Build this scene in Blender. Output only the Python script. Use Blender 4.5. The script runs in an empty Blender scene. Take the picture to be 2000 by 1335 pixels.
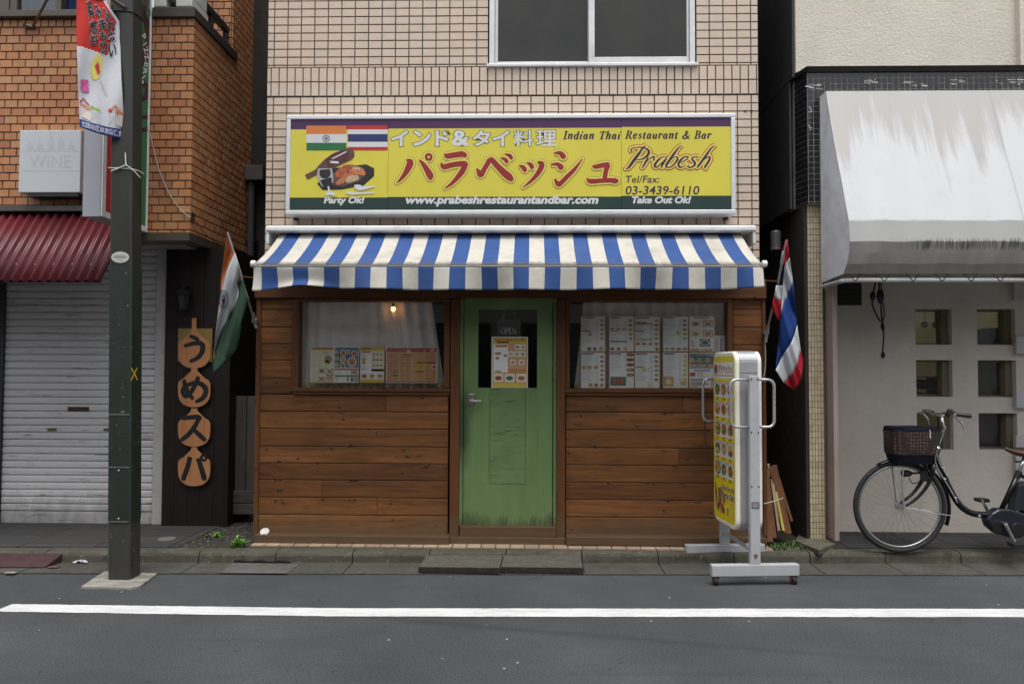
import bpy, bmesh, math, random
from mathutils import Vector
R = math.radians
S = bpy.context.scene
COL = S.collection
random.seed(7)

# ------------------------------------------------------------------ camera
FPX, CX, CY = 1530.0, 1000.0, 667.5
CAM = Vector((0.0, -6.65, 1.52))
PSI, PIT, ROLL = R(1.45), R(2.1), R(0.22)
Fv = Vector((-math.sin(PSI) * math.cos(PIT), math.cos(PSI) * math.cos(PIT), math.sin(PIT)))
R0 = Vector((math.cos(PSI), math.sin(PSI), 0))
U0 = R0.cross(Fv)
Rv = R0 * math.cos(ROLL) + U0 * math.sin(ROLL)
Uv = U0 * math.cos(ROLL) - R0 * math.sin(ROLL)
cd = bpy.data.cameras.new('camera')
cam = bpy.data.objects.new('camera', cd); COL.objects.link(cam)
cd.sensor_width = 36.0; cd.lens = FPX * 36.0 / 2000.0
cd.clip_start = 0.05; cd.clip_end = 600
from mathutils import Matrix
cam.matrix_world = Matrix(((Rv.x, Uv.x, -Fv.x, CAM.x), (Rv.y, Uv.y, -Fv.y, CAM.y), (Rv.z, Uv.z, -Fv.z, CAM.z), (0, 0, 0, 1)))
S.camera = cam
# ------------------------------------------------------------------ light
SUN_EL, SUN_AZ = 70.0, 172.0          # azimuth of the sun, degrees clockwise from +Y
w = bpy.data.worlds.new('World'); S.world = w; w.use_nodes = True
nt = w.node_tree; bg = nt.nodes['Background']
sky = nt.nodes.new('ShaderNodeTexSky'); sky.sky_type = 'NISHITA'; sky.sun_disc = False
sky.sun_elevation = R(SUN_EL); sky.sun_rotation = R(SUN_AZ)
sky.air_density = 1.0; sky.dust_density = 3.0; sky.ozone_density = 1.0
hsv = nt.nodes.new('ShaderNodeHueSaturation'); hsv.inputs['Saturation'].default_value = 0.22   # overcast: a grey sky
nt.links.new(sky.outputs[0], hsv.inputs['Color']); nt.links.new(hsv.outputs[0], bg.inputs['Color'])
bg.inputs['Strength'].default_value = 0.15
sd = bpy.data.lights.new('sun', 'SUN'); sd.energy = 1.4; sd.angle = R(36); sd.color = (1.0, 0.97, 0.93)
so = bpy.data.objects.new('sun', sd); COL.objects.link(so)
sdir = Vector((math.sin(R(SUN_AZ)) * math.cos(R(SUN_EL)), math.cos(R(SUN_AZ)) * math.cos(R(SUN_EL)), math.sin(R(SUN_EL))))
so.rotation_euler = sdir.to_track_quat('Z', 'Y').to_euler()
S.view_settings.view_transform = 'Standard'; S.view_settings.look = 'None'
S.view_settings.exposure = 0.58; S.view_settings.gamma = 1.0
S.render.engine = 'CYCLES'
try:
    S.cycles.use_denoising = True; S.cycles.denoiser = 'OPENIMAGEDENOISE'
except Exception: pass
S.cycles.max_bounces = 8; S.cycles.transparent_max_bounces = 16
S.cycles.sample_clamp_indirect = 4.0

# ------------------------------------------------------------------ measuring
def ray(px, py): return Fv + Rv * ((px - CX) / FPX) - Uv * ((py - CY) / FPX)
def W(px, py, Y):
    d = ray(px, py); return CAM + d * ((Y - CAM.y) / d.y)
def G(px, py, z=0.0):
    d = ray(px, py); return CAM + d * ((z - CAM.z) / d.z)
def X(px, py, Y): return W(px, py, Y).x
def Z(px, py, Y): return W(px, py, Y).z

# ------------------------------------------------------------------ objects
ORG = {}
def tag(o, label, cat, group=None):
    o['label'] = label; o['category'] = cat
    if group: o['group'] = group
    return o
def thing(name, label, cat, loc, group=None, rz=0.0):
    o = bpy.data.objects.new(name, None); COL.objects.link(o)
    o.empty_display_size = 0.1
    o.location = loc; o.rotation_euler = (0, 0, rz); ORG[o] = Vector(loc)
    return tag(o, label, cat, group)

class MB:
    def __init__(s): s.v = []; s.f = []; s.m = []
    def add(s, vs, fs, m=0):
        b = len(s.v); s.v.extend([tuple(v) for v in vs])
        for f in fs: s.f.append([i + b for i in f]); s.m.append(m)
    def box(s, x0, x1, y0, y1, z0, z1, m=0):
        x0, x1 = min(x0, x1), max(x0, x1); y0, y1 = min(y0, y1), max(y0, y1); z0, z1 = min(z0, z1), max(z0, z1)
        s.add([(x0,y0,z0),(x1,y0,z0),(x1,y1,z0),(x0,y1,z0),(x0,y0,z1),(x1,y0,z1),(x1,y1,z1),(x0,y1,z1)],
              [(3,2,1,0),(4,5,6,7),(0,1,5,4),(1,2,6,5),(2,3,7,6),(3,0,4,7)], m)
    def pb(s, a, b, c, d, yf, yb, m=0):
        """box whose front at depth yf covers the photo rectangle a,b - c,d"""
        x0 = (X(a, b, yf) + X(a, d, yf)) / 2; x1 = (X(c, b, yf) + X(c, d, yf)) / 2
        z1 = (Z(a, b, yf) + Z(c, b, yf)) / 2; z0 = (Z(a, d, yf) + Z(c, d, yf)) / 2
        s.box(x0, x1, yf, yb, z0, z1, m); return x0, x1, z0, z1
    def quad(s, x0, x1, z0, z1, y, m=0):
        s.add([(x0,y,z0),(x1,y,z0),(x1,y,z1),(x0,y,z1)], [(0,1,2,3)], m)
    def prism(s, poly, y0, y1, m=0):
        """poly (x,z) counter-clockwise seen from -Y"""
        n = len(poly)
        s.add([(x, y0, z) for x, z in poly] + [(x, y1, z) for x, z in poly],
              [tuple(range(n)), tuple(range(2*n-1, n-1, -1))] + [(i, i+n, (i+1) % n + n, (i+1) % n) for i in range(n)], m)
    def extrude_x(s, prof, x0, x1, m=0, cap=True):
        """prof (y,z) closed loop"""
        n = len(prof)
        fs = [(i, (i+1) % n, (i+1) % n + n, i + n) for i in range(n)]
        if cap: fs += [tuple(range(n-1, -1, -1)), tuple(range(n, 2*n))]
        s.add([(x0, y, z) for y, z in prof] + [(x1, y, z) for y, z in prof], fs, m)
    def tube(s, pts, r, n=8, m=0, closed=False):
        pts = [Vector(p) for p in pts]; k = len(pts)
        rs = r if isinstance(r, (list, tuple)) else [r] * k
        vs, fs = [], []; side = None
        for i, p in enumerate(pts):
            if closed: t = pts[(i+1) % k] - pts[i-1]
            else: t = pts[min(i+1, k-1)] - pts[max(i-1, 0)]
            if t.length < 1e-9: t = Vector((0, 0, 1))
            t.normalize()
            if side is None:
                side = t.cross(Vector((0, 0, 1)))
                if side.length < 0.1: side = t.cross(Vector((0, 1, 0)))
            side = side - t * side.dot(t); side.normalize(); up = t.cross(side)
            for j in range(n):
                a = 2 * math.pi * j / n
                vs.append(p + (side * math.cos(a) + up * math.sin(a)) * rs[i])
        for i in range(k if closed else k - 1):
            for j in range(n):
                a, b = i * n, ((i + 1) % k) * n
                fs.append((a + j, a + (j+1) % n, b + (j+1) % n, b + j))
        if not closed: fs += [tuple(range(n-1, -1, -1)), tuple(range((k-1)*n, k*n))]
        s.add(vs, fs, m)
    def sphere(s, c, r, n=12, m=0, sc=(1, 1, 1)):
        vs = [(c[0], c[1], c[2] - r*sc[2])]; h = n // 2
        for i in range(1, h):
            ph = -math.pi/2 + math.pi * i / h
            for j in range(n):
                a = 2*math.pi*j/n
                vs.append((c[0]+r*sc[0]*math.cos(ph)*math.cos(a), c[1]+r*sc[1]*math.cos(ph)*math.sin(a), c[2]+r*sc[2]*math.sin(ph)))
        vs.append((c[0], c[1], c[2] + r*sc[2])); t = len(vs) - 1
        fs = [(0, 1+(j+1) % n, 1+j) for j in range(n)]
        for i in range(h-2):
            for j in range(n): fs.append((1+i*n+j, 1+i*n+(j+1) % n, 1+(i+1)*n+(j+1) % n, 1+(i+1)*n+j))
        b = 1+(h-2)*n
        fs += [(b+j, b+(j+1) % n, t) for j in range(n)]
        s.add(vs, fs, m)
    def grid(s, rows, m=0, mf=None):
        nr, nc = len(rows), len(rows[0])
        b = len(s.v)
        for r in rows: s.v.extend([tuple(p) for p in r])
        for i in range(nr-1):
            for j in range(nc-1):
                s.f.append([b+i*nc+j, b+i*nc+j+1, b+(i+1)*nc+j+1, b+(i+1)*nc+j]); s.m.append(mf(i, j) if mf else m)
    def build(s, name, mats, parent=None, bevel=0.0, smooth=False, solid=0.0, local=False, org=None, seg=2):
        me = bpy.data.meshes.new(name)
        o0 = Vector((0, 0, 0)) if local else (ORG[parent] if parent is not None else (Vector(org) if org else Vector((0, 0, 0))))
        me.from_pydata([(v[0]-o0.x, v[1]-o0.y, v[2]-o0.z) for v in s.v], [], s.f)
        if not isinstance(mats, (list, tuple)): mats = [mats]
        for q in mats: me.materials.append(q)
        me.polygons.foreach_set('material_index', [min(i, len(mats)-1) for i in s.m])
        if smooth: me.polygons.foreach_set('use_smooth', [True] * len(s.f))
        me.update()
        o = bpy.data.objects.new(name, me); COL.objects.link(o)
        if parent is not None: o.parent = parent; ORG[o] = ORG[parent]
        else: o.location = o0; ORG[o] = o0
        if solid:
            q = o.modifiers.new('thickness', 'SOLIDIFY'); q.thickness = solid; q.offset = 0
        if bevel:
            q = o.modifiers.new('bevel', 'BEVEL'); q.width = bevel; q.segments = seg; q.limit_method = 'ANGLE'; q.angle_limit = R(40)
        return o
def struct(o): o['kind'] = 'structure'; return o

def spline(pts, n=6):
    """Catmull-Rom through points of any dimension"""
    out = []; k = len(pts)
    for i in range(k - 1):
        p0, p1, p2, p3 = pts[max(i-1, 0)], pts[i], pts[i+1], pts[min(i+2, k-1)]
        for j in range(n):
            t = j / n
            out.append(tuple(0.5*((2*b) + (c-a)*t + (2*a-5*b+4*c-d)*t*t + (3*b-a-3*c+d)*t**3) for a, b, c, d in zip(p0, p1, p2, p3)))
    out.append(tuple(pts[-1])); return out

# ------------------------------------------------------------------ 2-D lettering
def ribbon(pts, grow=0.0, n=6, smooth=True):
    """a brush stroke: points (x,y,r) -> flat outline strip with round ends"""
    p = spline(pts, n) if smooth and len(pts) > 2 else [tuple(q) for q in pts]
    p = [(x, y, max(r, 0.0) + grow) for x, y, r in p]
    L, Rr = [], []
    for i in range(len(p)):
        a, b = p[max(i-1, 0)], p[min(i+1, len(p)-1)]
        dx, dy = b[0]-a[0], b[1]-a[1]; d = math.hypot(dx, dy) or 1.0
        nx, ny = -dy/d, dx/d
        x, y, r = p[i]; L.append((x+nx*r, y+ny*r, i)); Rr.append((x-nx*r, y-ny*r, i))
    vs = L + Rr; k = len(p); fs = [(i, i+1, k+i+1, k+i) for i in range(k-1)]
    for idx, sg in ((0, -1), (k-1, 1)):
        x, y, r = p[idx]
        a, b = p[max(idx-1, 0)], p[min(idx+1, k-1)]
        th = math.atan2(b[1]-a[1], b[0]-a[0])
        ring = []
        for q in range(1, 8):
            ang = th + sg*(math.pi/2 - math.pi*q/8)
            ring.append((x + r*math.cos(ang), y + r*math.sin(ang), idx))
        b0 = len(vs); vs.extend(ring)
        fs.append(tuple([idx] + list(range(b0, b0+7)) + [k+idx]))
    return vs, fs
def put2d(mb, vs, fs, mp, m=0):
    """place flat faces through mp(x,y,i)->3-D point; wind them to face -Y"""
    P3 = [(lambda p, d: (p[0], p[1]-d, p[2]))(mp(v[0], v[1]), 3e-6*v[2] if len(v) > 2 else 0.0) for v in vs]
    out = []
    for f in fs:
        a = 0.0
        for i in range(len(f)):
            p, q = P3[f[i]], P3[f[(i+1) % len(f)]]
            a += p[0]*q[2] - q[0]*p[2]
        out.append(tuple(f) if a > 0 else tuple(reversed(f)))
    mb.add(P3, out, m)
def strokes(mb, sts, mp, grow=0.0, m=0, step=0.00006):
    for k, st in enumerate(sts):
        vs, fs = ribbon(st, grow)
        put2d(mb, vs, fs, lambda x, y, k=k: (lambda p: (p[0], p[1]-k*step, p[2]))(mp(x, y)), m)
TC = {}
def glyphs(txt, bold=0.0, shear=0.0, space=1.0):
    key = (txt, bold, shear, space)
    if key not in TC:
        c = bpy.data.curves.new('t', 'FONT'); c.body = txt; c.size = 1.0; c.offset = bold; c.resolution_u = 3
        c.shear = shear; c.space_character = space; c.fill_mode = 'FRONT'
        o = bpy.data.objects.new('t', c); COL.objects.link(o)
        dg = bpy.context.evaluated_depsgraph_get()
        me = bpy.data.meshes.new_from_object(o.evaluated_get(dg))
        TC[key] = ([(v.co.x, v.co.y) for v in me.vertices], [tuple(p.vertices) for p in me.polygons])
        bpy.data.objects.remove(o); bpy.data.curves.remove(c); bpy.data.meshes.remove(me)
    return TC[key]
def text(mb, txt, rect, mp, bold=0.0, shear=0.0, space=1.0, m=0, ref=None):
    """letters fitted into rect (x0,y0,x1,y1) of the map's own coordinates, y downward"""
    vs, fs = glyphs(txt, bold, shear, space)
    rv = vs if ref is None else glyphs(txt, ref, shear, space)[0]
    if not vs: return
    a0, a1 = min(v[0] for v in rv), max(v[0] for v in rv); b0, b1 = min(v[1] for v in rv), max(v[1] for v in rv)
    x0, y0, x1, y1 = rect
    put2d(mb, [(x0+(x-a0)/(a1-a0)*(x1-x0), y1+(y-b0)/(b1-b0)*(y0-y1)) for x, y in vs], fs, mp, m)

# ------------------------------------------------------------------ materials
def newmat(name):
    m = bpy.data.materials.new(name); m.use_nodes = True
    nt = m.node_tree; return m, nt, nt.nodes['Principled BSDF']
class NT:
    """short hand for wiring nodes"""
    def __init__(s, nt): s.nt = nt
    def n(s, t, **k):
        o = s.nt.nodes.new(t)
        for a, b in k.items():
            if a.startswith('i_'): o.inputs[a[2:].replace('_', ' ')].default_value = b
            else: setattr(o, a, b)
        return o
    def l(s, a, b): s.nt.links.new(a, b)
    def coord(s, scale=(1, 1, 1), isl=0.0):
        t = s.n('ShaderNodeTexCoord'); mp = s.n('ShaderNodeMapping'); mp.inputs['Scale'].default_value = scale
        s.l(t.outputs['Object'], mp.inputs['Vector'])
        if isl:
            g = s.n('ShaderNodeNewGeometry'); v = s.n('ShaderNodeVectorMath', operation='SCALE'); v.inputs[0].default_value = (isl, isl*.7, isl*1.3)
            s.l(g.outputs['Random Per Island'], v.inputs['Scale']); s.l(v.outputs[0], mp.inputs['Location'])
        return mp.outputs[0]
    def noise(s, vec, scale=5, detail=4, rough=.55, dist=0.0):
        q = s.n('ShaderNodeTexNoise'); q.inputs['Scale'].default_value = scale; q.inputs['Detail'].default_value = detail
        q.inputs['Roughness'].default_value = rough; q.inputs['Distortion'].default_value = dist
        s.l(vec, q.inputs['Vector']); return q.outputs['Fac']
    def ramp(s, fac, stops, interp='LINEAR'):
        q = s.n('ShaderNodeValToRGB'); cr = q.color_ramp; cr.interpolation = interp
        while len(cr.elements) < len(stops): cr.elements.new(0.5)
        for e, (p, c) in zip(cr.elements, stops):
            e.position = p; e.color = (c, c, c, 1) if isinstance(c, (int, float)) else (*c, 1)
        s.l(fac, q.inputs['Fac']); return q.outputs['Color']
    def mix(s, fac, a, b, blend='MIX'):
        q = s.n('ShaderNodeMix', data_type='RGBA', blend_type=blend)
        for sock, val in ((q.inputs[0], fac), (q.inputs[6], a), (q.inputs[7], b)):
            if isinstance(val, (int, float)): sock.default_value = val
            elif isinstance(val, (tuple, list)): sock.default_value = (*val[:3], 1)
            else: s.l(val, sock)
        return q.outputs[2]
    def math(s, op, a, b=0.0, c=0.0):
        q = s.n('ShaderNodeMath', operation=op)
        for i, v in enumerate((a, b, c)):
            if isinstance(v, (int, float)): q.inputs[i].default_value = v
            else: s.l(v, q.inputs[i])
        return q.outputs[0]
    def xyz(s):
        t = s.n('ShaderNodeTexCoord'); q = s.n('ShaderNodeSeparateXYZ'); s.l(t.outputs['Object'], q.inputs[0]); return q.outputs
    def bump(s, h, bsdf, strength=.3, dist=.01):
        q = s.n('ShaderNodeBump'); q.inputs['Strength'].default_value = strength; q.inputs['Distance'].default_value = dist
        s.l(h, q.inputs['Height']); s.l(q.outputs[0], bsdf.inputs['Normal'])
    def island(s): return s.n('ShaderNodeNewGeometry').outputs['Random Per Island']
def sc(c, k): return tuple(min(1, a*k) for a in c)
def M(name, col, rough=.6, metal=0.0, var=.12, vs=5.0, bump=0.0, bs=80.0, isl=0.0, stretch=(1, 1, 1), spec=.5, dirt=0.0, dcol=(.05, .045, .04), ds=3.0, coat=0.0):
    m, nt, b = newmat(name); t = NT(nt)
    v = t.coord(stretch)
    n1 = t.noise(v, vs, 5, .6); c = t.ramp(n1, [(.3, sc(col, 1-var)), (.7, sc(col, 1+var))])
    if isl:
        k = t.ramp(t.island(), [(0, 1-isl), (1, 1+isl*.6)]); c = t.mix(1.0, c, k, 'MULTIPLY')
    if dirt:
        n2 = t.noise(v, ds, 6, .65, .3); f = t.ramp(n2, [(.52, 0), (.78, dirt)]); c = t.mix(f, c, dcol)
    t.l(c, b.inputs['Base Color'])
    b.inputs['Roughness'].default_value = rough; b.inputs['Metallic'].default_value = metal
    b.inputs['Specular IOR Level'].default_value = spec
    if coat: b.inputs['Coat Weight'].default_value = coat
    if rough > .15:
        rr = t.ramp(t.noise(v, vs*3, 4), [(.3, max(.02, rough-.1)), (.7, min(1, rough+.1))]); t.l(rr, b.inputs['Roughness'])
    if bump: t.bump(t.noise(v, bs, 4, .6), b, bump, .004)
    return m
def woodmat(name, light, dark, axis='x', rough=.55, isl=.35, weather=0.0, knots=True, ws=1.0, stain=0.0):
    m, nt, b = newmat(name); t = NT(nt)
    s = {'x': (1.1, 9, 16), 'z': (14, 9, 1.0), 'y': (14, 1.0, 14)}[axis]
    s = tuple(a*ws for a in s)
    v = t.coord(s, 37.0)
    n1 = t.noise(v, 1.6, 6, .62, 1.1)
    n2 = t.noise(v, 9.0, 3, .6, .2)
    c = t.ramp(n1, [(.28, dark), (.5, tuple((a+b2)/2 for a, b2 in zip(light, dark))), (.72, light)])
    c = t.mix(t.ramp(n2, [(.45, 0.0), (.75, .35)]), c, sc(dark, .6))
    k = t.ramp(t.island(), [(0, 1-isl), (.5, 1.0), (1, 1+isl*.55)]); c = t.mix(1.0, c, k, 'MULTIPLY')
    if knots:
        vo = t.n('ShaderNodeTexVoronoi', voronoi_dimensions='2D'); vo.inputs['Scale'].default_value = 2.6
        sp = t.n('ShaderNodeSeparateXYZ'); t.l(t.coord((1.0, 1.0, 1.7) if axis == 'x' else (1.7, 1, 1.0), 9.0), sp.inputs[0]); cb = t.n('ShaderNodeCombineXYZ'); t.l(sp.outputs['X'], cb.inputs[0]); t.l(sp.outputs['Z'], cb.inputs[1]); t.l(cb.outputs[0], vo.inputs['Vector'])
        gs = t.n('ShaderNodeSeparateColor'); t.l(vo.outputs['Color'], gs.inputs[0])
        f = t.math('MULTIPLY', t.ramp(t.math('ADD', vo.outputs['Distance'], t.math('MULTIPLY', t.noise(t.coord((9, 9, 9), 5.0), 4, 4), .03)), [(.035, .95), (.065, 0.0)]), t.math('GREATER_THAN', gs.outputs[0], .62)); c = t.mix(f, c, (.012, .008, .006))
    if stain:
        n4 = t.noise(t.coord((2.4, 6, 13), 21.0), 1.7, 7, .72); c = t.mix(t.ramp(n4, [(.60, 0), (.70, stain)]), c, (.014, .010, .008))
        n5 = t.noise(t.coord((.9, 3, 2.0), 5.0), 1.1, 4, .6); c = t.mix(t.ramp(n5, [(.45, 0), (.75, .55)]), c, sc(dark, .55))
    if weather:
        q = t.xyz(); zz = t.math('ADD', q['Z'], t.math('MULTIPLY', t.noise(t.coord((2.5, 2, 2)), 2.0, 5), .30))
        f = t.ramp(zz, [(.30, weather), (.52, 0.0)]); c = t.mix(f, c, (.10, .075, .045))
    t.l(c, b.inputs['Base Color']); b.inputs['Roughness'].default_value = rough; b.inputs['Specular IOR Level'].default_value = .35
    t.bump(t.math('ADD', n1, t.math('MULTIPLY', n2, .5)), b, .35, .003)
    return m
def palette(name, cols, rough=.5, bump=.2, bs=60, var=.12, vs=25, spec=.5, grime=0.0):
    m, nt, b = newmat(name); t = NT(nt); n = len(cols)
    c = t.ramp(t.island(), [(i/(n-1) if n > 1 else 0, q) for i, q in enumerate(cols)])
    v = t.coord(); k = t.ramp(t.noise(v, vs, 4), [(.3, 1-var), (.7, 1+var)]); c = t.mix(1.0, c, k, 'MULTIPLY')
    if grime:
        f = t.ramp(t.noise(t.coord((3, 3, .7)), 1.2, 6, .65), [(.5, 0), (.8, grime)]); c = t.mix(f, c, (.07, .055, .045))
    t.l(c, b.inputs['Base Color']); b.inputs['Roughness'].default_value = rough; b.inputs['Specular IOR Level'].default_value = spec
    if bump: t.bump(t.noise(v, bs, 3), b, bump, .002)
    return m
def glassmat(name, tint=(.9, .93, .92), refl=1.0, rough=.01, haze=0.0):
    m, nt, b = newmat(name); t = NT(nt); out = nt.nodes['Material Output']; nt.nodes.remove(b)
    tr = t.n('ShaderNodeBsdfTransparent'); tr.inputs[0].default_value = (*tint, 1)
    gl = t.n('ShaderNodeBsdfGlossy'); gl.inputs['Roughness'].default_value = rough
    lw = t.n('ShaderNodeLayerWeight'); lw.inputs['Blend'].default_value = .5
    f = t.math('MULTIPLY', t.math('ADD', t.math('MULTIPLY', t.math('POWER', lw.outputs['Facing'], 5.0), .93), .07), refl)
    mx = t.n('ShaderNodeMixShader'); t.l(f, mx.inputs[0]); t.l(tr.outputs[0], mx.inputs[1]); t.l(gl.outputs[0], mx.inputs[2])
    last = mx
    if haze:
        df = t.n('ShaderNodeBsdfDiffuse'); df.inputs[0].default_value = (.6, .6, .58, 1)
        f2 = t.ramp(t.noise(t.coord((1, 1, .6)), 2.0, 5), [(.35, haze*.3), (.75, haze)])
        mx2 = t.n('ShaderNodeMixShader'); t.l(f2, mx2.inputs[0]); t.l(mx.outputs[0], mx2.inputs[1]); t.l(df.outputs[0], mx2.inputs[2]); last = mx2
    t.l(last.outputs[0], out.inputs['Surface']); return m
def emitmat(name, col, st):
    m, nt, b = newmat(name); b.inputs['Base Color'].default_value = (*col, 1)
    b.inputs['Emission Color'].default_value = (*col, 1); b.inputs['Emission Strength'].default_value = st; return m
def clothmat(name, col, trans=.3, rough=.9, bump=.25, bs=14, dirt=0.0, sheer=0.0, grime=None):
    m, nt, b = newmat(name); t = NT(nt); out = nt.nodes['Material Output']
    v = t.coord(); c = t.ramp(t.noise(v, 7, 5), [(.3, sc(col, .9)), (.7, sc(col, 1.06))])
    if dirt: c = t.mix(t.ramp(t.noise(v, 4, 6, .65), [(.5, 0), (.8, dirt)]), c, (.25, .22, .18))
    if grime:
        zz = t.math('ABSOLUTE', t.math('SUBTRACT', t.xyz()['Z'], grime)); zz = t.math('ADD', zz, t.math('MULTIPLY', t.math('SUBTRACT', t.noise(t.coord((14, 3, 6)), 2.0, 6, .75), .5), .06))
        c = t.mix(t.ramp(zz, [(.004, .75), (.034, 0)]), c, (.11, .10, .08))
    t.l(c, b.inputs['Base Color']); b.inputs['Roughness'].default_value = rough; b.inputs['Specular IOR Level'].default_value = .2
    t.bump(t.noise(t.coord((1, 1, .5)), bs, 3), b, bump, .01)
    tl = t.n('ShaderNodeBsdfTranslucent'); t.l(c, tl.inputs[0])
    mx = t.n('ShaderNodeMixShader'); mx.inputs[0].default_value = trans; t.l(b.outputs[0], mx.inputs[1]); t.l(tl.outputs[0], mx.inputs[2])
    last = mx
    if sheer:
        tp = t.n('ShaderNodeBsdfTransparent'); m2 = t.n('ShaderNodeMixShader'); m2.inputs[0].default_value = sheer
        t.l(mx.outputs[0], m2.inputs[1]); t.l(tp.outputs[0], m2.inputs[2]); last = m2
    t.l(last.outputs[0], out.inputs['Surface']); return m
# ------------------------------------------------------------------ shared materials
def asphaltmat():
    m, nt, b = newmat('asphalt'); t = NT(nt); v = t.coord()
    c = t.ramp(t.noise(v, .8, 6, .6), [(.3, (.044, .047, .051)), (.5, (.058, .061, .065)), (.72, (.076, .080, .084))])
    c = t.mix(t.ramp(t.noise(v, 110, 3, .8), [(.36, 0), (.64, 1)]), sc2(t, c, .42), sc2(t, c, 1.62))
    vo = t.n('ShaderNodeTexVoronoi'); vo.inputs['Scale'].default_value = 15; t.l(v, vo.inputs['Vector'])
    g = t.n('ShaderNodeSeparateColor'); t.l(vo.outputs['Color'], g.inputs[0])
    f = t.math('MULTIPLY', t.ramp(vo.outputs['Distance'], [(.07, 1), (.10, 0)], 'CONSTANT'), t.math('GREATER_THAN', g.outputs[0], .95))
    c = t.mix(f, c, (.5, .5, .48))
    f2 = t.math('MULTIPLY', t.ramp(vo.outputs['Distance'], [(.12, .75), (.22, 0)]), t.math('LESS_THAN', g.outputs[0], .05))
    c = t.mix(f2, c, (.02, .02, .02))
    # worn tyre streaks and faint oil along the road
    f3 = t.ramp(t.noise(t.coord((.35, 4.0, 1)), 1.3, 5, .6, .4), [(.56, 0), (.72, .30)]); c = t.mix(f3, c, (.035, .036, .038))
    f4 = t.ramp(t.noise(t.coord((.9, 1.6, 1)), .9, 4, .6), [(.6, 0), (.75, .16)]); c = t.mix(f4, c, (.13, .13, .13))
    q = t.xyz(); p0, p1 = G(800, 1211), G(1500, 1268); sl = (p1.y-p0.y)/(p1.x-p0.x)
    dd = t.math('ABSOLUTE', t.math('SUBTRACT', t.math('SUBTRACT', q['Y'], p0.y), t.math('MULTIPLY', t.math('SUBTRACT', q['X'], p0.x), sl)))
    dd = t.math('ADD', dd, t.math('MULTIPLY', t.math('SUBTRACT', t.noise(t.coord((2.5, 12, 1)), 2.0, 6, .7), .5), .16))
    along = t.ramp(t.math('MULTIPLY', t.math('ADD', q['X'], 1.5), .25), [(.0, 0), (.2, 1), (.7, .8), (1.0, 0)])
    c = t.mix(t.math('MULTIPLY', t.ramp(dd, [(.0, .55), (.06, 0)]), along), c, (.030, .031, .033))
    vc = t.n('ShaderNodeTexVoronoi', feature='DISTANCE_TO_EDGE'); vc.inputs['Scale'].default_value = .55
    wv = t.n('ShaderNodeVectorMath', operation='ADD'); nn = t.n('ShaderNodeTexNoise'); nn.inputs['Scale'].default_value = 2.0; nn.inputs['Detail'].default_value = 5
    t.l(v, nn.inputs['Vector']); sc_ = t.n('ShaderNodeVectorMath', operation='SCALE'); sc_.inputs['Scale'].default_value = .5; t.l(nn.outputs['Color'], sc_.inputs[0]); t.l(v, wv.inputs[0]); t.l(sc_.outputs[0], wv.inputs[1]); t.l(wv.outputs[0], vc.inputs['Vector'])
    ck = t.math('MULTIPLY', t.ramp(vc.outputs['Distance'], [(.0015, .7), (.005, 0)]), t.ramp(t.noise(v, .7, 3), [(.52, 0), (.60, 1)])); c = t.mix(ck, c, (.018, .018, .018))
    t.l(c, b.inputs['Base Color']); b.inputs['Roughness'].default_value = .82; b.inputs['Specular IOR Level'].default_value = .3
    t.bump(t.math('ADD', t.noise(v, 240, 2, .7), t.math('MULTIPLY', t.noise(v, 90, 2), .8)), b, .5, .004); return m
def sc2(t, c, k): return t.mix(1.0, c, (k, k, k), 'MULTIPLY')
def concretemat(name, col, moss=0.0, zt=None, stain=.5):
    m, nt, b = newmat(name); t = NT(nt); v = t.coord()
    c = t.ramp(t.noise(v, 3, 6, .65), [(.3, sc(col, .72)), (.7, sc(col, 1.2))])
    c = t.mix(t.ramp(t.noise(v, 110, 2), [(.35, 0), (.7, .5)]), c, sc(col, .5))
    c = t.mix(t.ramp(t.noise(v, 7, 5, .6, .5), [(.55, 0), (.72, stain)]), c, (.03, .03, .025))
    if moss:
        f = t.ramp(t.noise(t.coord((1.6, 5, 9)), 2.2, 6, .7), [(.40, 0), (.62, moss)]); c = t.mix(f, c, (.050, .052, .026))
        f = t.ramp(t.noise(v, 30, 4, .6), [(.58, 0), (.68, moss*.7)]); c = t.mix(f, c, (.24, .22, .16))
    t.l(c, b.inputs['Base Color']); b.inputs['Roughness'].default_value = .9; b.inputs['Specular IOR Level'].default_value = .25
    t.bump(t.math('ADD', t.noise(v, 130, 3), t.math('MULTIPLY', t.noise(v, 18, 5), 1.5)), b, .5, .006); return m
ASPH = asphaltmat()
KERBM = concretemat('kerb_concrete', (.105, .097, .080), .5, stain=.85)
GUTM = concretemat('gutter_concrete', (.085, .083, .076), .35, stain=.7)
def paintline():
    m, nt, b = newmat('line_paint'); t = NT(nt); v = t.coord()
    c = t.ramp(t.noise(t.coord((1, 5, 1)), 2.5, 7, .7), [(.30, (.48, .48, .47)), (.55, (.66, .66, .655))])
    c = t.mix(t.ramp(t.noise(v, 60, 5, .75), [(.57, 0), (.68, .6)]), c, (.22, .22, .22))
    c = t.mix(t.ramp(t.noise(t.coord((.8, 6, 1)), 7, 5, .7), [(.58, 0), (.70, .5)]), c, (.20, .20, .20))
    t.l(c, b.inputs['Base Color']); b.inputs['Roughness'].default_value = .7
    t.bump(t.noise(v, 200, 2), b, .25, .002); return m
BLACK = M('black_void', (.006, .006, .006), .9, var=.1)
STEEL = M('brushed_steel', (.55, .56, .57), .35, metal=.9, var=.08, vs=30)
DARKMETAL = M('dark_metal', (.03, .03, .032), .45, metal=.3)
RUST = M('rusty_iron', (.16, .07, .035), .85, var=.4, vs=30, bump=.3)
RUBBER = M('black_rubber', (.018, .018, .018), .75)

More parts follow.
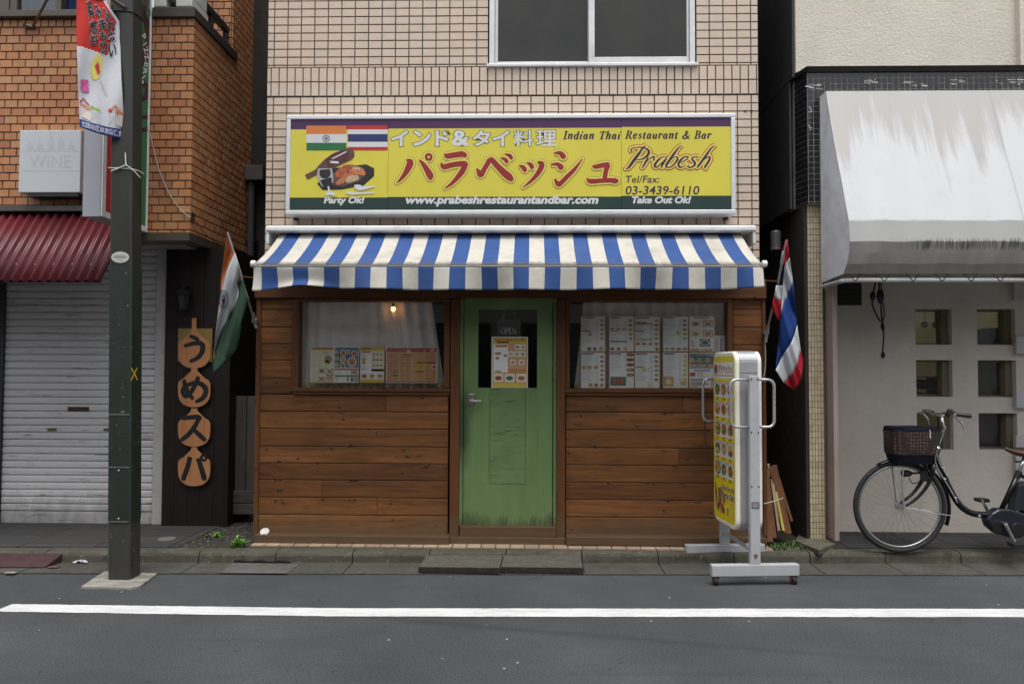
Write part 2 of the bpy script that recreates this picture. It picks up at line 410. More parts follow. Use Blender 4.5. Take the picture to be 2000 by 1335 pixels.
# ------------------------------------------------------------------ ground
mb = MB(); mb.add([(-150, -150, 0), (150, -150, 0), (150, 150, 0), (-150, 150, 0)], [(0, 1, 2, 3)])
struct(mb.build('road', ASPH))
ka, kb = G(0, 1099, .008), G(2000, 1101, .008)            # foot of the kerb
def KY(x): return ka.y + (kb.y - ka.y) * (x - ka.x) / (kb.x - ka.x)
ra, rb = G(300, 1120, .004), G(1300, 1122, .004)          # where the asphalt begins
def RY(x): return ra.y + (rb.y - ra.y) * (x - ra.x) / (rb.x - ra.x)
SWZ = 0.092
XL, XR = -14.0, 14.0
# gutter slabs
mb = MB(); x = XL; i = 0
while x < XR:
    x2 = min(x + .6, XR); g = .004
    mb.add([(x+g, RY(x), .002), (x2-g, RY(x2), .002), (x2-g, KY(x2)+.02, .002), (x+g, KY(x)+.02, .002),
            (x+g, RY(x), .010), (x2-g, RY(x2), .010), (x2-g, KY(x2)+.02, .014), (x+g, KY(x)+.02, .014)],
           [(4, 5, 6, 7), (0, 1, 5, 4), (1, 2, 6, 5), (3, 0, 4, 7)])
    x = x2
struct(mb.build('gutter', GUTM))
# kerb stones
def kerb_stone(mb, x0, x1, j=0.0):
    prof = [(0, 0), (.004+j, .065), (.014+j, .083), (.034+j, .093), (.14, .096), (.14, 0)]
    n = len(prof); k = 6; vs = []
    for a in range(k+1):
        xx = x0 + (x1-x0)*a/k
        for y, z in prof: vs.append((xx, KY(xx) + y + random.uniform(-.002, .002), z + random.uniform(-.0015, .0015)))
    fs = [(a*n+i, (a*n+i+1) if i+1 < n else a*n, (a+1)*n+(i+1) % n, (a+1)*n+i) for a in range(k) for i in range(n)]
    fs += [tuple(range(n-1, -1, -1)), tuple(range(k*n, k*n+n))]
    mb.add(vs, fs)
mb = MB(); x = XL
while x < XR:
    kerb_stone(mb, x + .004, x + .596, random.uniform(-.004, .004)); x += .6
o = struct(mb.build('kerb', KERBM, smooth=False))
# pavement behind the kerb (one sheet), then its paving
EARTH = concretemat('packed_earth', (.06, .052, .042), .3)
mb = MB(); mb.add([(XL, KY(XL)+.13, SWZ), (XR, KY(XR)+.13, SWZ), (XR, 12, SWZ), (XL, 12, SWZ)], [(0, 1, 2, 3)])
struct(mb.build('ground', EARTH))
PAVE = palette('dark_paving_tile', [(.030, .029, .028), (.045, .043, .042), (.036, .036, .037)], .8, .3, 90, grime=.3)
def paving(x0, x1, y1, sx, sy, skew=0.0, z=SWZ):
    mb = MB(); y = y1
    while y > min(KY(x0), KY(x1)) + .14:
        x = x0 - .5
        while x < x1:
            a, b = max(x, x0), min(x + sx, x1)
            yb = max(y - sy, KY((a+b)/2) + .146)
            if b - a > .03 and y - yb > .02:
                g = .004; mb.box(a+g, b-g, yb+g, y-g, z+.001, z+.010)
            x += sx
        y -= sy
    return mb
pl1 = G(398, 1045, SWZ).x
struct(paving(-6, pl1, 1.2, .60, .30).build('paving', PAVE))
struct(paving(G(1640, 1075, SWZ).x, 6.5, .9, .30, .30).build('paving', PAVE))
# painted line along the road edge
la, lb = G(30, 1178, .004), G(0, 1193, .004)
mb = MB()
pts_up = [G(a, b, .004) for a, b in ((24, 1178.6), (640, 1186.5), (1000, 1187.2), (2000, 1188))]
pts_dn = [G(a, b, .004) for a, b in ((-12, 1193), (640, 1202.5), (1000, 1203.3), (2000, 1204))]
ex = lambda a, b, t: a + (b - a) * t
pts_up.append(ex(pts_up[1], pts_up[3], 3)); pts_dn.append(ex(pts_dn[1], pts_dn[3], 3))
def dense(P):
    out = []
    for a, b in zip(P, P[1:]):
        n = max(1, int((b-a).length/.035))
        out += [a+(b-a)*i/n for i in range(n)]
    out.append(P[-1]); return out
up_, dn_ = dense(pts_up), dense(pts_dn); nl = 320
rs = lambda P: [P[min(int(i/(nl-1)*(len(P)-1)), len(P)-1)] for i in range(nl)]
up_, dn_ = rs(up_), rs(dn_); rj = random.Random(2)
jit = lambda P: [Vector((p.x, p.y+rj.uniform(-.0035, .0035), p.z)) for p in P]
mb.grid([jit(dn_), jit(up_)]); struct(mb.build('road_marking', paintline()))

# loose earth and gravel by the wall corner
GRAV = palette('gravel_grey', [(.03, .028, .025), (.09, .085, .08), (.05, .045, .04), (.14, .13, .12)], .9, .3)
e0, e1 = G(385, 1066, SWZ), G(497, 1010, SWZ)
mb = MB(); rnd = random.Random(3)
for i in range(1500):
    x = rnd.uniform(pl1+.0, X(497, 1060, -.16)-.01) ; y = rnd.uniform(KY(x)+.16, 1.1)
    r = rnd.uniform(.004, .013); b = len(mb.v)
    vs = [(x+r*rnd.uniform(.6, 1.2)*a, y+r*rnd.uniform(.6, 1.2)*bb, SWZ+.001+r*.7*(cc+.7)*rnd.uniform(.6, 1.1)) for a, bb, cc in ((1, 0, 0), (0, 1, 0), (-1, 0, 0), (0, -1, 0), (0, 0, 1), (0, 0, -.7))]
    mb.add(vs, [(0, 1, 4), (1, 2, 4), (2, 3, 4), (3, 0, 4), (1, 0, 5), (2, 1, 5), (3, 2, 5), (0, 3, 5)])
o = mb.build('gravel', GRAV); o['kind'] = 'stuff'
# ------------------------------------------------------------------ tile and brick facing
def tiles_front(mb, x0, x1, z0, z1, y, px, pz, gap, th=.010, m=0, bond=False, xph=0.0, holes=(), inset=0.0015):
    """rows of facing tiles on a wall looking to -Y; every tile is its own island"""
    z = z1; row = 0
    while z - .01 > z0:
        zb = max(z - pz, z0); off = (px/2 if bond and row % 2 else 0.0) + xph
        k = math.floor((x0 - off) / px); x = off + k*px
        while x < x1:
            a, b = max(x, x0) + gap/2, min(x+px, x1) - gap/2
            zz0, zz1 = zb + gap/2, z - gap/2
            hit = any(a < h[1] and b > h[0] and zz0 < h[3] and zz1 > h[2] for h in holes)
            if hit:
                for h in holes:
                    if a < h[1] and b > h[0] and zz0 < h[3] and zz1 > h[2]:
                        if a < h[0] - .01: b = h[0]
                        elif b > h[1] + .01: a = h[1]
                        elif zz0 < h[2] - .01: zz1 = h[2]
                        elif zz1 > h[3] + .01: zz0 = h[3]
                        else: b = a
            if b - a > .006 and zz1 - zz0 > .006:
                j = random.uniform(-.0012, .0012); e = inset
                mb.add([(a, y, zz0), (b, y, zz0), (b, y, zz1), (a, y, zz1), (a+e, y-th+j, zz0+e), (b-e, y-th+j, zz0+e), (b-e, y-th+j, zz1-e), (a+e, y-th+j, zz1-e)],
                       [(4, 5, 6, 7), (0, 1, 5, 4), (1, 2, 6, 5), (2, 3, 7, 6), (3, 0, 4, 7)], m)
            x += px
        z = zb if zb == z0 else z - pz; row += 1
def tiles_side(mb, y0, y1, z0, z1, x, sx, py, pz, gap, th=.010, m=0, bond=True, zph=0, inset=.0015):
    """the same on a wall looking to +X (sx=1) or -X (sx=-1)"""
    z = z1; row = zph
    while z - .01 > z0:
        zb = max(z - pz, z0); yy = y0 + ((-py/2) if bond and row % 2 else 0)
        while yy < y1:
            a, b = max(yy, y0) + gap/2, min(yy+py, y1) - gap/2
            zz0, zz1 = zb + gap/2, z - gap/2
            if b - a > .006 and zz1 - zz0 > .006:
                e = inset; X1 = x + sx*(th + random.uniform(-.001, .001))
                q = [(x, a, zz0), (x, b, zz0), (x, b, zz1), (x, a, zz1), (X1, a+e, zz0+e), (X1, b-e, zz0+e), (X1, b-e, zz1-e), (X1, a+e, zz1-e)]
                fs = [(4, 5, 6, 7), (0, 1, 5, 4), (1, 2, 6, 5), (2, 3, 7, 6), (3, 0, 4, 7)]
                if sx < 0: fs = [tuple(reversed(f)) for f in fs]
                mb.add(q, fs, m)
            yy += py
        z = zb if zb == z0 else z - pz; row += 1
# ================================================================== RESTAURANT BUILDING
TILE = palette('pink_beige_tile', [(.565, .455, .36), (.59, .475, .38), (.575, .46, .365), (.595, .475, .38), (.56, .45, .355)], .38, .12, 30, .05, 12, grime=.08)
MORTAR = M('dark_mortar', (.09, .082, .07), .95, var=.3, vs=20)
ALU = M('pale_aluminium', (.60, .60, .60), .45, metal=.35, var=.06, vs=12, dirt=.25)
SIDING = woodmat('stained_siding', (.275, .112, .034), (.105, .040, .012), 'x', isl=.46, weather=.75, stain=.9)
WOODZ = woodmat('stained_post', (.17, .064, .020), (.085, .028, .009), 'z', isl=.2, weather=.8)
WOODX = woodmat('stained_beam', (.16, .064, .020), (.080, .030, .010), 'x', isl=.2, weather=.7)
DARKBOX = M('dark_interior', (.035, .025, .02), .9)
b0 = thing('restaurant_building', 'pink beige tiled building with brown timber shopfront and green door under the striped awning', 'building', (0, 0, 0))
TX0, TX1 = X(518, 430, 0), X(1483, 430, 0)
ZT = 6.2
zb1 = Z(1000, 131, 0); zb2 = Z(1000, 187, 0); zlow = Z(1000, 590, 0)
wx0, wx1 = X(953, 80, 0), X(1360, 80, 0); wz0 = Z(1150, 131, 0)
mb = MB()
P1 = .1172; ph = X(559.5, 300, 0)
tiles_front(mb, TX0, TX1, zb1, ZT, 0, P1, .0706, .008, xph=ph, holes=[(wx0, wx1, wz0, ZT+1)])
tiles_front(mb, TX0, TX1, zb2, zb1, -.004, .0695, (zb1-zb2)/2, .008, xph=ph)
tiles_front(mb, TX0, TX1, zlow, zb2-.006, 0, P1, .0698, .008, xph=ph)
# mortar bed and the shell of the building
for a, b, c, d in ((TX0, wx0, wz0, ZT), (wx1, TX1, wz0, ZT), (TX0, TX1, zlow, wz0)): mb.box(a, b, 0, .2, c, d, 1)
mb.box(TX0, TX1, .2, .3, zlow, zlow+.1, 1)
mb.box(TX0, TX0+.12, -.10, 5, 0, zlow, 1); mb.box(TX1-.12, TX1, -.10, 5, 0, zlow, 1)
mb.box(TX0, TX0+.12, .2, 5, zlow+.1, ZT, 1); mb.box(TX1-.12, TX1, .2, 5, zlow+.1, ZT, 1)
mb.box(TX0+.12, TX1-.12, 3.0, 3.1, 0, zlow, 1); mb.box(TX0+.12, TX1-.12, .3, 3.0, zlow, zlow+.1, 1)
mb.box(TX0, TX1, .2, 5, ZT, ZT+.1, 1); mb.box(TX0+.12, TX1-.12, .0, 3.0, .02, .10, 1)
mb.build('wall', [TILE, MORTAR], b0)
# holes drilled in the tiles by the sign
for a, b in ((1450, 176), (1467, 175), (1456, 217), (1468, 217)):
    mb = MB(); p = W(a, b, -.013); mb.tube([p, (p.x, -.006, p.z)], .010, 8); mb.build('anchor_hole', DARKMETAL, b0)
# upper window
mb = MB(); f0, f1 = wx0+.012, wx1-.012; zt = ZT-.6
mb.box(f0, f0+.045, -.01, .10, wz0+.03, zt); mb.box(f1-.045, f1, -.01, .10, wz0+.03, zt)
mb.box(f0-.02, f1+.02, -.045, .10, wz0-.006, wz0+.018); mb.box(f0, f1, -.012, .10, wz0+.0185, wz0+.032)
xm = X(1155, 80, .02)
uw = mb.build('upper_window', ALU, b0, bevel=.003)
mb = MB(); mb.box(f0+.046, xm+.02, .055, .075, wz0+.033, wz0+.072); mb.box(f0+.046, f0+.072, .055, .075, wz0+.0725, zt); mb.box(xm-.028, xm+.02, .055, .075, wz0+.0725, zt)
mb.build('sash', ALU, uw, bevel=.002)
mb = MB(); mb.box(xm-.022, f1-.046, .02, .042, wz0+.033, wz0+.094); mb.box(xm-.022, xm+.028, .02, .042, wz0+.0945, zt); mb.box(f1-.066, f1-.046, .02, .042, wz0+.0945, zt)
mb.build('sash', ALU, uw, bevel=.002)
def frosted():
    m, nt, b = newmat('frosted_wired_glass'); t = NT(nt); v = t.coord()
    n = t.noise(t.coord((1.2, 1, .9)), 1.3, 3)
    c = t.ramp(n, [(.3, (.022, .023, .023)), (.7, (.046, .044, .040))])
    q = t.xyz()
    f = t.ramp(t.math('ADD', q['X'], t.math('MULTIPLY', n, .5)), [(.0, 0), (1.0, 0)])
    a = t.math('ADD', q['X'], q['Z']); d = t.math('SUBTRACT', q['X'], q['Z'])
    la = t.ramp(t.math('ABSOLUTE', t.math('SINE', t.math('MULTIPLY', a, 120))), [(.0, 1), (.25, 0)])
    lb = t.ramp(t.math('ABSOLUTE', t.math('SINE', t.math('MULTIPLY', d, 120))), [(.0, 1), (.16, 0)])
    wv = t.math('MAXIMUM', la, lb)
    c = t.mix(t.math('MULTIPLY', wv, .6), c, (.11, .11, .105))
    t.l(c, b.inputs['Base Color']); b.inputs['Roughness'].default_value = .3; b.inputs['Specular IOR Level'].default_value = .25
    vo = t.n('ShaderNodeTexVoronoi'); t.bump(t.noise(v, 90, 2), b, .12, .003); return m
FROST = frosted()
mb = MB(); mb.box(f0+.07, xm-.02, .062, .068, wz0+.07, zt); mb.build('pane', FROST, uw)
mb = MB(); mb.box(xm+.02, f1-.06, .028, .034, wz0+.09, zt); mb.build('pane', FROST, uw)
# ---- timber front
YW = -.12
def siding(px0, px1, lines):
    mb = MB(); x0, x1 = X(px0, 800, YW), X(px1, 800, YW)
    zs = [Z((px0+px1)/2, l, YW) for l in lines]
    for a, b in zip(zs, zs[1:]):
        parts = [x0, x1]
        if x1 - x0 > 1.0 and random.random() < .14: parts = [x0, x0 + (x1-x0)*random.uniform(.3, .7), x1]
        for c, d in zip(parts, parts[1:]):
            mb.box(c+.0008, d-.0008, YW + random.uniform(0, .0025), -.101, b+.0055, a)
    mb.box(x0, x1, -.1005, -.02, zs[-1], zs[0], 1)
    return mb.build('siding', [SIDING, BLACK], b0, bevel=.004)
siding(507, 876, [771, 804, 837.6, 872, 905, 938, 972, 1006, 1045])
siding(1105, 1490, [773, 806, 840, 875, 909, 943, 977, 1011, 1047])
siding(507, 569, [583, 605, 639, 672, 704, 738, 769])
siding(1433, 1490, [583, 605, 640, 674, 706, 740, 771])
STN = [(686.6, 870.8, 18), (545, 901, 16), (793, 878.6, 12), (795, 890, 8), (783.5, 925, 6), (688, 977.5, 12), (544, 936, 15), (689, 938.7, 18), (830.6, 911, 16), (545, 958, 14), (545, 977, 16), (825, 776.6, 9), (520, 879, 7), (1305, 806.5, 18), (1272, 943, 16), (1307, 977, 14), (1320, 910, 10), (1160, 872, 9), (1190, 944, 7), (1365, 980, 12), (620, 905, 5), (735, 845, 4), (872, 915, 7), (1385, 842, 8)]
mb = MB(); rs_ = random.Random(12)
for a, b, w_ in STN:
    for k in range(6):
        x_, y_ = a+rs_.uniform(-w_, w_)*.5, b+rs_.uniform(-2.2, 2.2); r1, r2 = rs_.uniform(.8, w_*.28), rs_.uniform(.5, 1.6); n = 9
        put2d(mb, [(x_+r1*math.cos(i*6.283/n)*rs_.uniform(.6, 1.2), y_+r2*math.sin(i*6.283/n)*rs_.uniform(.6, 1.2)) for i in range(n)], [tuple(range(n))], lambda x, y, k=k: tuple(W(x, y, -.1206-.00012*k)))
mb.build('dark_stain', M('old_stain', (.014, .010, .008), .8), b0)
def zpost(name, a, b, c, d, yf, yb=-.03, mat=WOODZ):
    mb = MB(); mb.pb(a, b, c, d, yf, yb); return mb.build(name, mat, b0, bevel=.004)
zpost('corner_post', 497.5, 583, 506.5, 1045, -.135); zpost('corner_post', 1490.5, 583, 1497, 1047, -.135)
zpost('door_post', 879, 584, 897, 1047, -.155); zpost('door_post', 1087, 584, 1104, 1049, -.155)
mb = MB(); mb.pb(497, 545, 1497, 582, -.158, -.02); mb.build('lintel', WOODX, b0, bevel=.004)
mb = MB(); mb.pb(496, 1046, 877, 1062, -.225, -.02); mb.build('plinth', WOODX, b0, bevel=.005)
mb = MB(); mb.pb(878, 1049, 1105, 1064, -.185, -.02); mb.pb(897.5, 1028, 1086.5, 1048.5, -.165, -.02); mb.build('door_sill', WOODX, b0, bevel=.005)
mb = MB(); mb.pb(1106, 1049, 1498, 1066, -.225, -.02); mb.build('plinth', WOODX, b0, bevel=.005)
mb = MB(); tx = X(497, 1066, -.2)
tiles_front(MB(), 0, 1, 0, 1, 0, 1, 1, .1)
zt0 = SWZ+.001; x = tx
while x < X(1500, 1066, -.2):
    mb.box(x+.004, x+.117-.004, -.305, -.15, SWZ+.001, SWZ+.010); x += .117
mb.build('threshold_tile', palette('threshold_tile', [(.38, .27, .18), (.46, .34, .24), (.33, .24, .17)], .6, .2, grime=.4), b0)
# ---- shop windows
GLASS = glassmat('shop_glass', (.90, .91, .90), 1.0, .015, .035)
def shopwin(a, b, c, d, ga, gc):
    """outer frame a,b-c,d; glass from ga to gc across"""
    mb = MB(); yf = -.135
    mb.pb(a, b, ga, d-12, yf, -.02); mb.pb(gc, b, c, d-12, yf, -.02)
    mb.pb(ga, b, gc, b+5, yf+.004, -.02)
    w = mb.build('shop_window', WOODZ, b0, bevel=.003)
    mb = MB(); mb.pb(a-1, d-11.6, c, d-4.4, -.16, -.02); mb.pb(a+1, d-4, c, d+1.5, -.145, -.02); mb.build('sill', WOODX, w, bevel=.003)
    mb = MB(); x0_, x1_ = X(ga-2, 680, -.07), X(gc+2, 680, -.07); mb.quad(x0_, x1_, Z(990, d-8, -.07), Z(990, b+3, -.07), -.07); mb.build('pane', GLASS, w)
    return w
shopwin(570, 583, 878.4, 769, 583, 867); shopwin(1104.6, 583, 1432, 771, 1113, 1421)
# ---- door
def doorpaint():
    m, nt, b = newmat('green_door_paint'); t = NT(nt); v = t.coord((10, 8, 1.2)); q = t.xyz()
    c = t.ramp(t.noise(t.coord((3, 3, 1)), 2, 5), [(.3, (.122, .200, .074)), (.7, (.160, .255, .098))])
    gr = t.noise(t.coord((22, 8, 1.0)), 3, 5, .65, .4)
    c = t.mix(t.ramp(gr, [(.60, 0), (.74, .45)]), c, (.035, .07, .02))
    zb = Z(990, 1025, -.1)
    zz = t.math('SUBTRACT', q['Z'], zb)
    # bare weathered wood eaten upward from the bottom rail, in vertical tongues
    edge = t.math('SUBTRACT', t.math('ADD', t.math('MULTIPLY', t.noise(t.coord((9, 8, .8)), 1.0, 4, .6), .30), t.math('MULTIPLY', t.noise(t.coord((110, 8, 3.0)), 1.0, 5, .75), .34)), .245)
    f = t.ramp(t.math('SUBTRACT', edge, zz), [(.0, 0), (.03, .5), (.10, .9)]); f = t.math('MULTIPLY', f, t.ramp(t.noise(t.coord((130, 9, 7)), 1.0, 4, .7), [(.36, .25), (.56, 1)])); c = t.mix(f, c, (.045, .035, .018))
    # hand grime round the handle side
    xl = X(905, 800, -.1)
    dx = t.math('SUBTRACT', q['X'], xl)
    zc = t.math('ABSOLUTE', t.math('SUBTRACT', q['Z'], Z(915, 830, -.1)))
    g1 = t.math('MULTIPLY', t.ramp(t.math('ADD', dx, t.math('MULTIPLY', t.noise(t.coord((5, 5, 3)), 4, 4), .06)), [(.045, .85), (.12, 0)]), t.ramp(zc, [(.15, 1), (.42, 0)]))
    c = t.mix(g1, c, (.03, .045, .02))
    t.l(c, b.inputs['Base Color']); b.inputs['Roughness'].default_value = .42
    t.bump(gr, b, .25, .003); return m
DOORM = doorpaint()
PANELM = M('green_panel_paint', (.085, .20, .05), .5, var=.12, vs=3)
def panelpaint():
    m, nt, b = newmat('green_plywood_paint'); t = NT(nt)
    c = t.ramp(t.noise(t.coord((3, 3, 3)), 2, 5), [(.3, (.112, .185, .068)), (.7, (.148, .236, .090))])
    gr = t.noise(t.coord((1.6, 5, 16)), 2.4, 6, .65, 1.4)
    c = t.mix(t.ramp(gr, [(.56, 0), (.68, .8)]), c, (.03, .062, .02))
    t.l(c, b.inputs['Base Color']); b.inputs['Roughness'].default_value = .5; t.bump(gr, b, .3, .003); return m
mb = MB(); mb.pb(897.5, 582.5, 904, 1027.5, -.135, -.03); mb.pb(1081, 582.5, 1086.6, 1027.5, -.135, -.03); mb.pb(904.3, 577, 1080.7, 581.5, -.132, -.03)
mb.build('door_frame', DOORM, b0, bevel=.003)
yd = -.118; dx0, dx1 = X(905.5, 800, yd), X(1079, 800, yd); dz0, dz1 = Z(990, 1026, yd), Z(990, 582, yd)
gx0, gx1, gz0, gz1 = X(934, 680, yd), X(1049, 680, yd), Z(990, 757, yd), Z(990, 604, yd)
ex0, ex1, ez0 = X(956, 850, yd), X(1026, 850, yd), Z(990, 945, yd)
mb = MB(); g = .0015
mb.box(dx0, gx0, yd, -.08, dz0, dz1); mb.box(gx1, dx1, yd, -.08, dz0, dz1); mb.box(gx0+.0004, gx1-.0004, yd, -.08, gz1, dz1)
mb.box(gx0+.0004, ex0-g, yd, -.08, ez0, gz0); mb.box(ex1+g, gx1-.0004, yd, -.08, ez0, gz0); mb.box(gx0+.0004, gx1-.0004, yd, -.08, dz0, ez0-.0004)
door = mb.build('door', DOORM, b0)
mb = MB(); mb.box(ex0, ex1, yd+.002, -.082, ez0+g, gz0); mb.build('inset_panel', panelpaint(), door, bevel=.002)
mb = MB(); mb.quad(gx0+.001, gx1-.001, gz0+.001, gz1-.001, -.092); mb.build('pane', glassmat('door_glass', (.75, .76, .75), 1.0, .015, .0), door)
mb = MB(); p = W(921, 781, yd)
mb.box(p.x-.024, p.x+.024, yd-.016, yd, p.z-.040, p.z+.052); 
mb.tube([(p.x-.004, yd-.016, p.z-.002), (p.x-.004, yd-.055, p.z-.002), (p.x+.03, yd-.058, p.z-.004), (p.x+.085, yd-.052, p.z-.004)], [.014, .012, .010, .006], 10)
mb.build('handle', M('worn_chrome', (.62, .58, .55), .22, metal=.95), door, bevel=.004)
for zz in (618, 731, 888, 987):
    mb = MB(); p = W(1080.5, zz, yd-.002)
    mb.tube([(p.x, p.y-.004, p.z-.055), (p.x, p.y-.004, p.z+.055)], .0075, 8); mb.sphere((p.x, p.y-.004, p.z+.058), .008, 8); mb.sphere((p.x, p.y-.004, p.z-.058), .008, 8)
    mb.box(p.x+.002, p.x+.022, p.y-.0035, p.y+.003, p.z-.045, p.z+.045)
    mb.build('hinge', M('oily_brass', (.07, .055, .03), .5, metal=.6), door)
# ---- inside, seen through the glass
CURT = clothmat('sheer_curtain', (.93, .89, .85), .06, .95, .05, sheer=.03)
LACE = M('yellow_lace', (.62, .56, .33), .95, var=.45, vs=40)
def curtain(pts, label, folds, y0=.03, hem=None):
    """pts = (top left, top right, bottom right, bottom left) in the photo at depth y0"""
    tl, tr, br, bl = [W(a, b, y0) for a, b in pts]; mb = MB(); rows = []; n = 90
    for i in range(13):
        t = i/12; r = []
        for j in range(n+1):
            s = j/n; p = (tl*(1-s)+tr*s)*(1-t) + (bl*(1-s)+br*s)*t
            amp = .018*(.5+.9*s)*(.5+.5*t)
            r.append((p.x, y0 + amp*math.sin(s*folds*2*math.pi + .6*math.sin(s*9)+t*.5) + .006*math.sin(s*61), p.z))
        rows.append(r)
    mb.grid(rows)
    t = thing('curtain', label, 'curtain', (bl.x, y0, bl.z))
    mb.build('sheer_cloth', CURT, t, smooth=True)
    mb = MB(); rr = []
    for k in range(3):
        rr.append([(p[0], p[1]-.004, rows[-1][j][2] - .012 + .018*k - (.010*abs(math.sin(j*.7)) if k == 0 else 0)) for j, p in enumerate(rows[-1])])
    mb.grid(rr); mb.build('lace_hem', LACE, t, smooth=True)
    return t
curtain([(587, 583), (843, 583), (868, 752), (583, 752)], 'sheer white curtain spread across the shop window beside the hanging flag with orange band', 11)
curtain([(1141, 583), (1424, 583), (1424, 755), (1122, 755)], 'sheer white curtain behind the ten menu sheets', 10)
BULB = emitmat('warm_bulb', (1.0, .46, .16), 3.2)
def pendant(px, py, y, label, r):
    p = W(px, py, y); t = thing('pendant_lamp', label, 'lamp', (p.x, y, p.z+.25))
    mb = MB(); mb.tube([(p.x, y, p.z+r*1.6), (p.x, y, p.z+.30)], .004, 6); mb.tube([(p.x, y, p.z+r*.7), (p.x, y, p.z+r*2.2)], .013, 8); mb.build('cord', DARKMETAL, t)
    mb = MB(); mb.sphere((p.x, y, p.z), r, 12, sc=(1, 1, 1.2)); mb.build('bulb', BULB, t, smooth=True)
pendant(768, 603, -.028, 'glowing bulb behind the curtain of the wider spread window', .020)
pendant(1137, 590, .25, 'small glowing bulb in the dark gap beside the ten menu sheets', .02)
# a rail and bottles glimpsed in the dark room
mb = MB(); p0, p1 = W(1113, 742, .5), W(1140, 742, .5); mb.box(p0.x-.3, p1.x+.3, .5, .9, .75, .78)
for xx in (-.2, .3): mb.box(p0.x+xx-.02, p0.x+xx+.02, .6, .64, .1, .75)
tag(mb.build('dining_table', M('table_wood', (.2, .12, .07), .4), org=(p0.x, .7, .1)), 'table edge glimpsed in the dark room behind the menu window', 'table')
# ================================================================== RESTAURANT SIGN
def flat(name, col, rough=.45, var=.05, dirt=.06): return M(name, col, rough, var=var, vs=2, dirt=dirt, ds=1.4, dcol=(.12, .11, .08))
YEL = flat('sign_yellow', (.64, .56, .055)); PUR = flat('sign_purple', (.062, .010, .075)); GRN = flat('sign_dark_green', (.008, .034, .025))
WHT = flat('print_white', (.62, .62, .62)); REDP = flat('print_red', (.27, .010, .012)); INK = flat('print_ink', (.026, .008, .038)); CREAM = flat('print_cream', (.72, .58, .13))
OUTG = flat('print_outline_green', (.05, .09, .008)); REDO = flat('print_outline_red', (.47, .07, .01))
SAFF = flat('print_saffron', (.62, .18, .035)); FGRN = flat('print_flag_green', (.015, .13, .045)); FBLU = flat('print_navy', (.012, .022, .115)); FRED = flat('print_flag_red', (.45, .02, .025))
SALU = M('sign_frame_aluminium', (.66, .67, .68), .38, metal=.25, var=.06, vs=4, dirt=.2, ds=2)
YS = -.20
bs = thing('restaurant_sign', 'long yellow sign board with purple and green bands above the striped awning', 'sign', tuple(W(1000, 420, -.1)))
sx0, sx1, sz0, sz1 = X(558, 320, YS), X(1437, 320, YS), (Z(558, 418, YS)+Z(1437, 418, YS))/2, (Z(558, 224.5, YS)+Z(1437, 221, YS))/2
mb = MB(); fw = .036
mb.box(sx0, sx1, YS, -.012, sz1-fw, sz1); mb.box(sx0, sx1, YS, -.012, sz0, sz0+fw)
mb.box(sx0, sx0+fw, YS+.0005, -.012, sz0+fw, sz1-fw); mb.box(sx1-fw, sx1, YS+.0005, -.012, sz0+fw, sz1-fw)
mb.build('frame', SALU, bs, bevel=.006)
mb = MB(); yp = YS+.012
zpu, zgr = Z(1000, 249.5, YS), Z(1000, 383.5, YS)
s1, s2 = X(757.5, 300, YS), X(1214, 300, YS)
for a, b, dz in ((sx0+fw, s1-.0012, -.004), (s1+.0012, s2-.0012, 0), (s2+.0012, sx1-fw, .006)):
    mb.box(a, b, yp, yp+.01, zgr+dz, zpu+dz, 0); mb.box(a, b, yp, yp+.01, zpu+dz+.0002, sz1-fw, 1); mb.box(a, b, yp, yp+.01, sz0+fw, zgr+dz-.0002, 2)
mb.box(sx0+.01, sx1-.01, yp+.012, yp+.03, sz0+.01, sz1-.01, 3)
mb.build('face', [YEL, PUR, GRN, BLACK], bs)
mb = MB(); mb.box(sx0+.03, sx0+.06, -.06, -.0121, sz0-.018, sz0-.0005); mb.build('bracket', DARKMETAL, bs); mb = MB(); mb.box(sx1-.06, sx1-.03, -.06, -.0121, sz0-.018, sz0-.0005); mb.build('bracket', DARKMETAL, bs)
def smap(yoff, sx=1.0, ox=0.0, sy=1.0, oy=0.0):
    return lambda x, y: tuple(W(ox + x*sx, oy + y*sy, yp - yoff))
def lett(name, mats, fn):
    mb = MB(); fn(mb); return mb.build(name, mats, bs)
# flags printed on the board
def ind(mb):
    m = smap(.001)
    for k, (a, b) in enumerate(((245.5, 262), (262, 279), (279, 294))):
        put2d(mb, [(598.5, a), (676.5, a), (676.5, b), (598.5, b)], [(0, 1, 2, 3)], m, k)
    ring = [(637 + 6.6*math.cos(i*math.pi/9), 270.5 + 6.6*math.sin(i*math.pi/9), .55) for i in range(19)]
    strokes(mb, [ring], smap(.0016), m=3)
    strokes(mb, [[(637, 270.5, .25), (637 + 6*math.cos(i*math.pi/6), 270.5 + 6*math.sin(i*math.pi/6), .2)] for i in range(12)] + [[(636.4, 270.5, 1.3), (637.6, 270.5, 1.3)]], smap(.002), m=3)
lett('printed_tricolour', [SAFF, WHT, FGRN, FBLU], ind)
def thai(mb):
    m = smap(.001)
    for k, (a, b) in zip((0, 1, 2, 1, 0), ((245, 253), (253, 262), (262, 277), (277, 287), (287, 294))):
        put2d(mb, [(679.5, a), (757, a), (757, b), (679.5, b)], [(0, 1, 2, 3)], m, k)
lett('printed_stripes', [FRED, WHT, FBLU], thai)
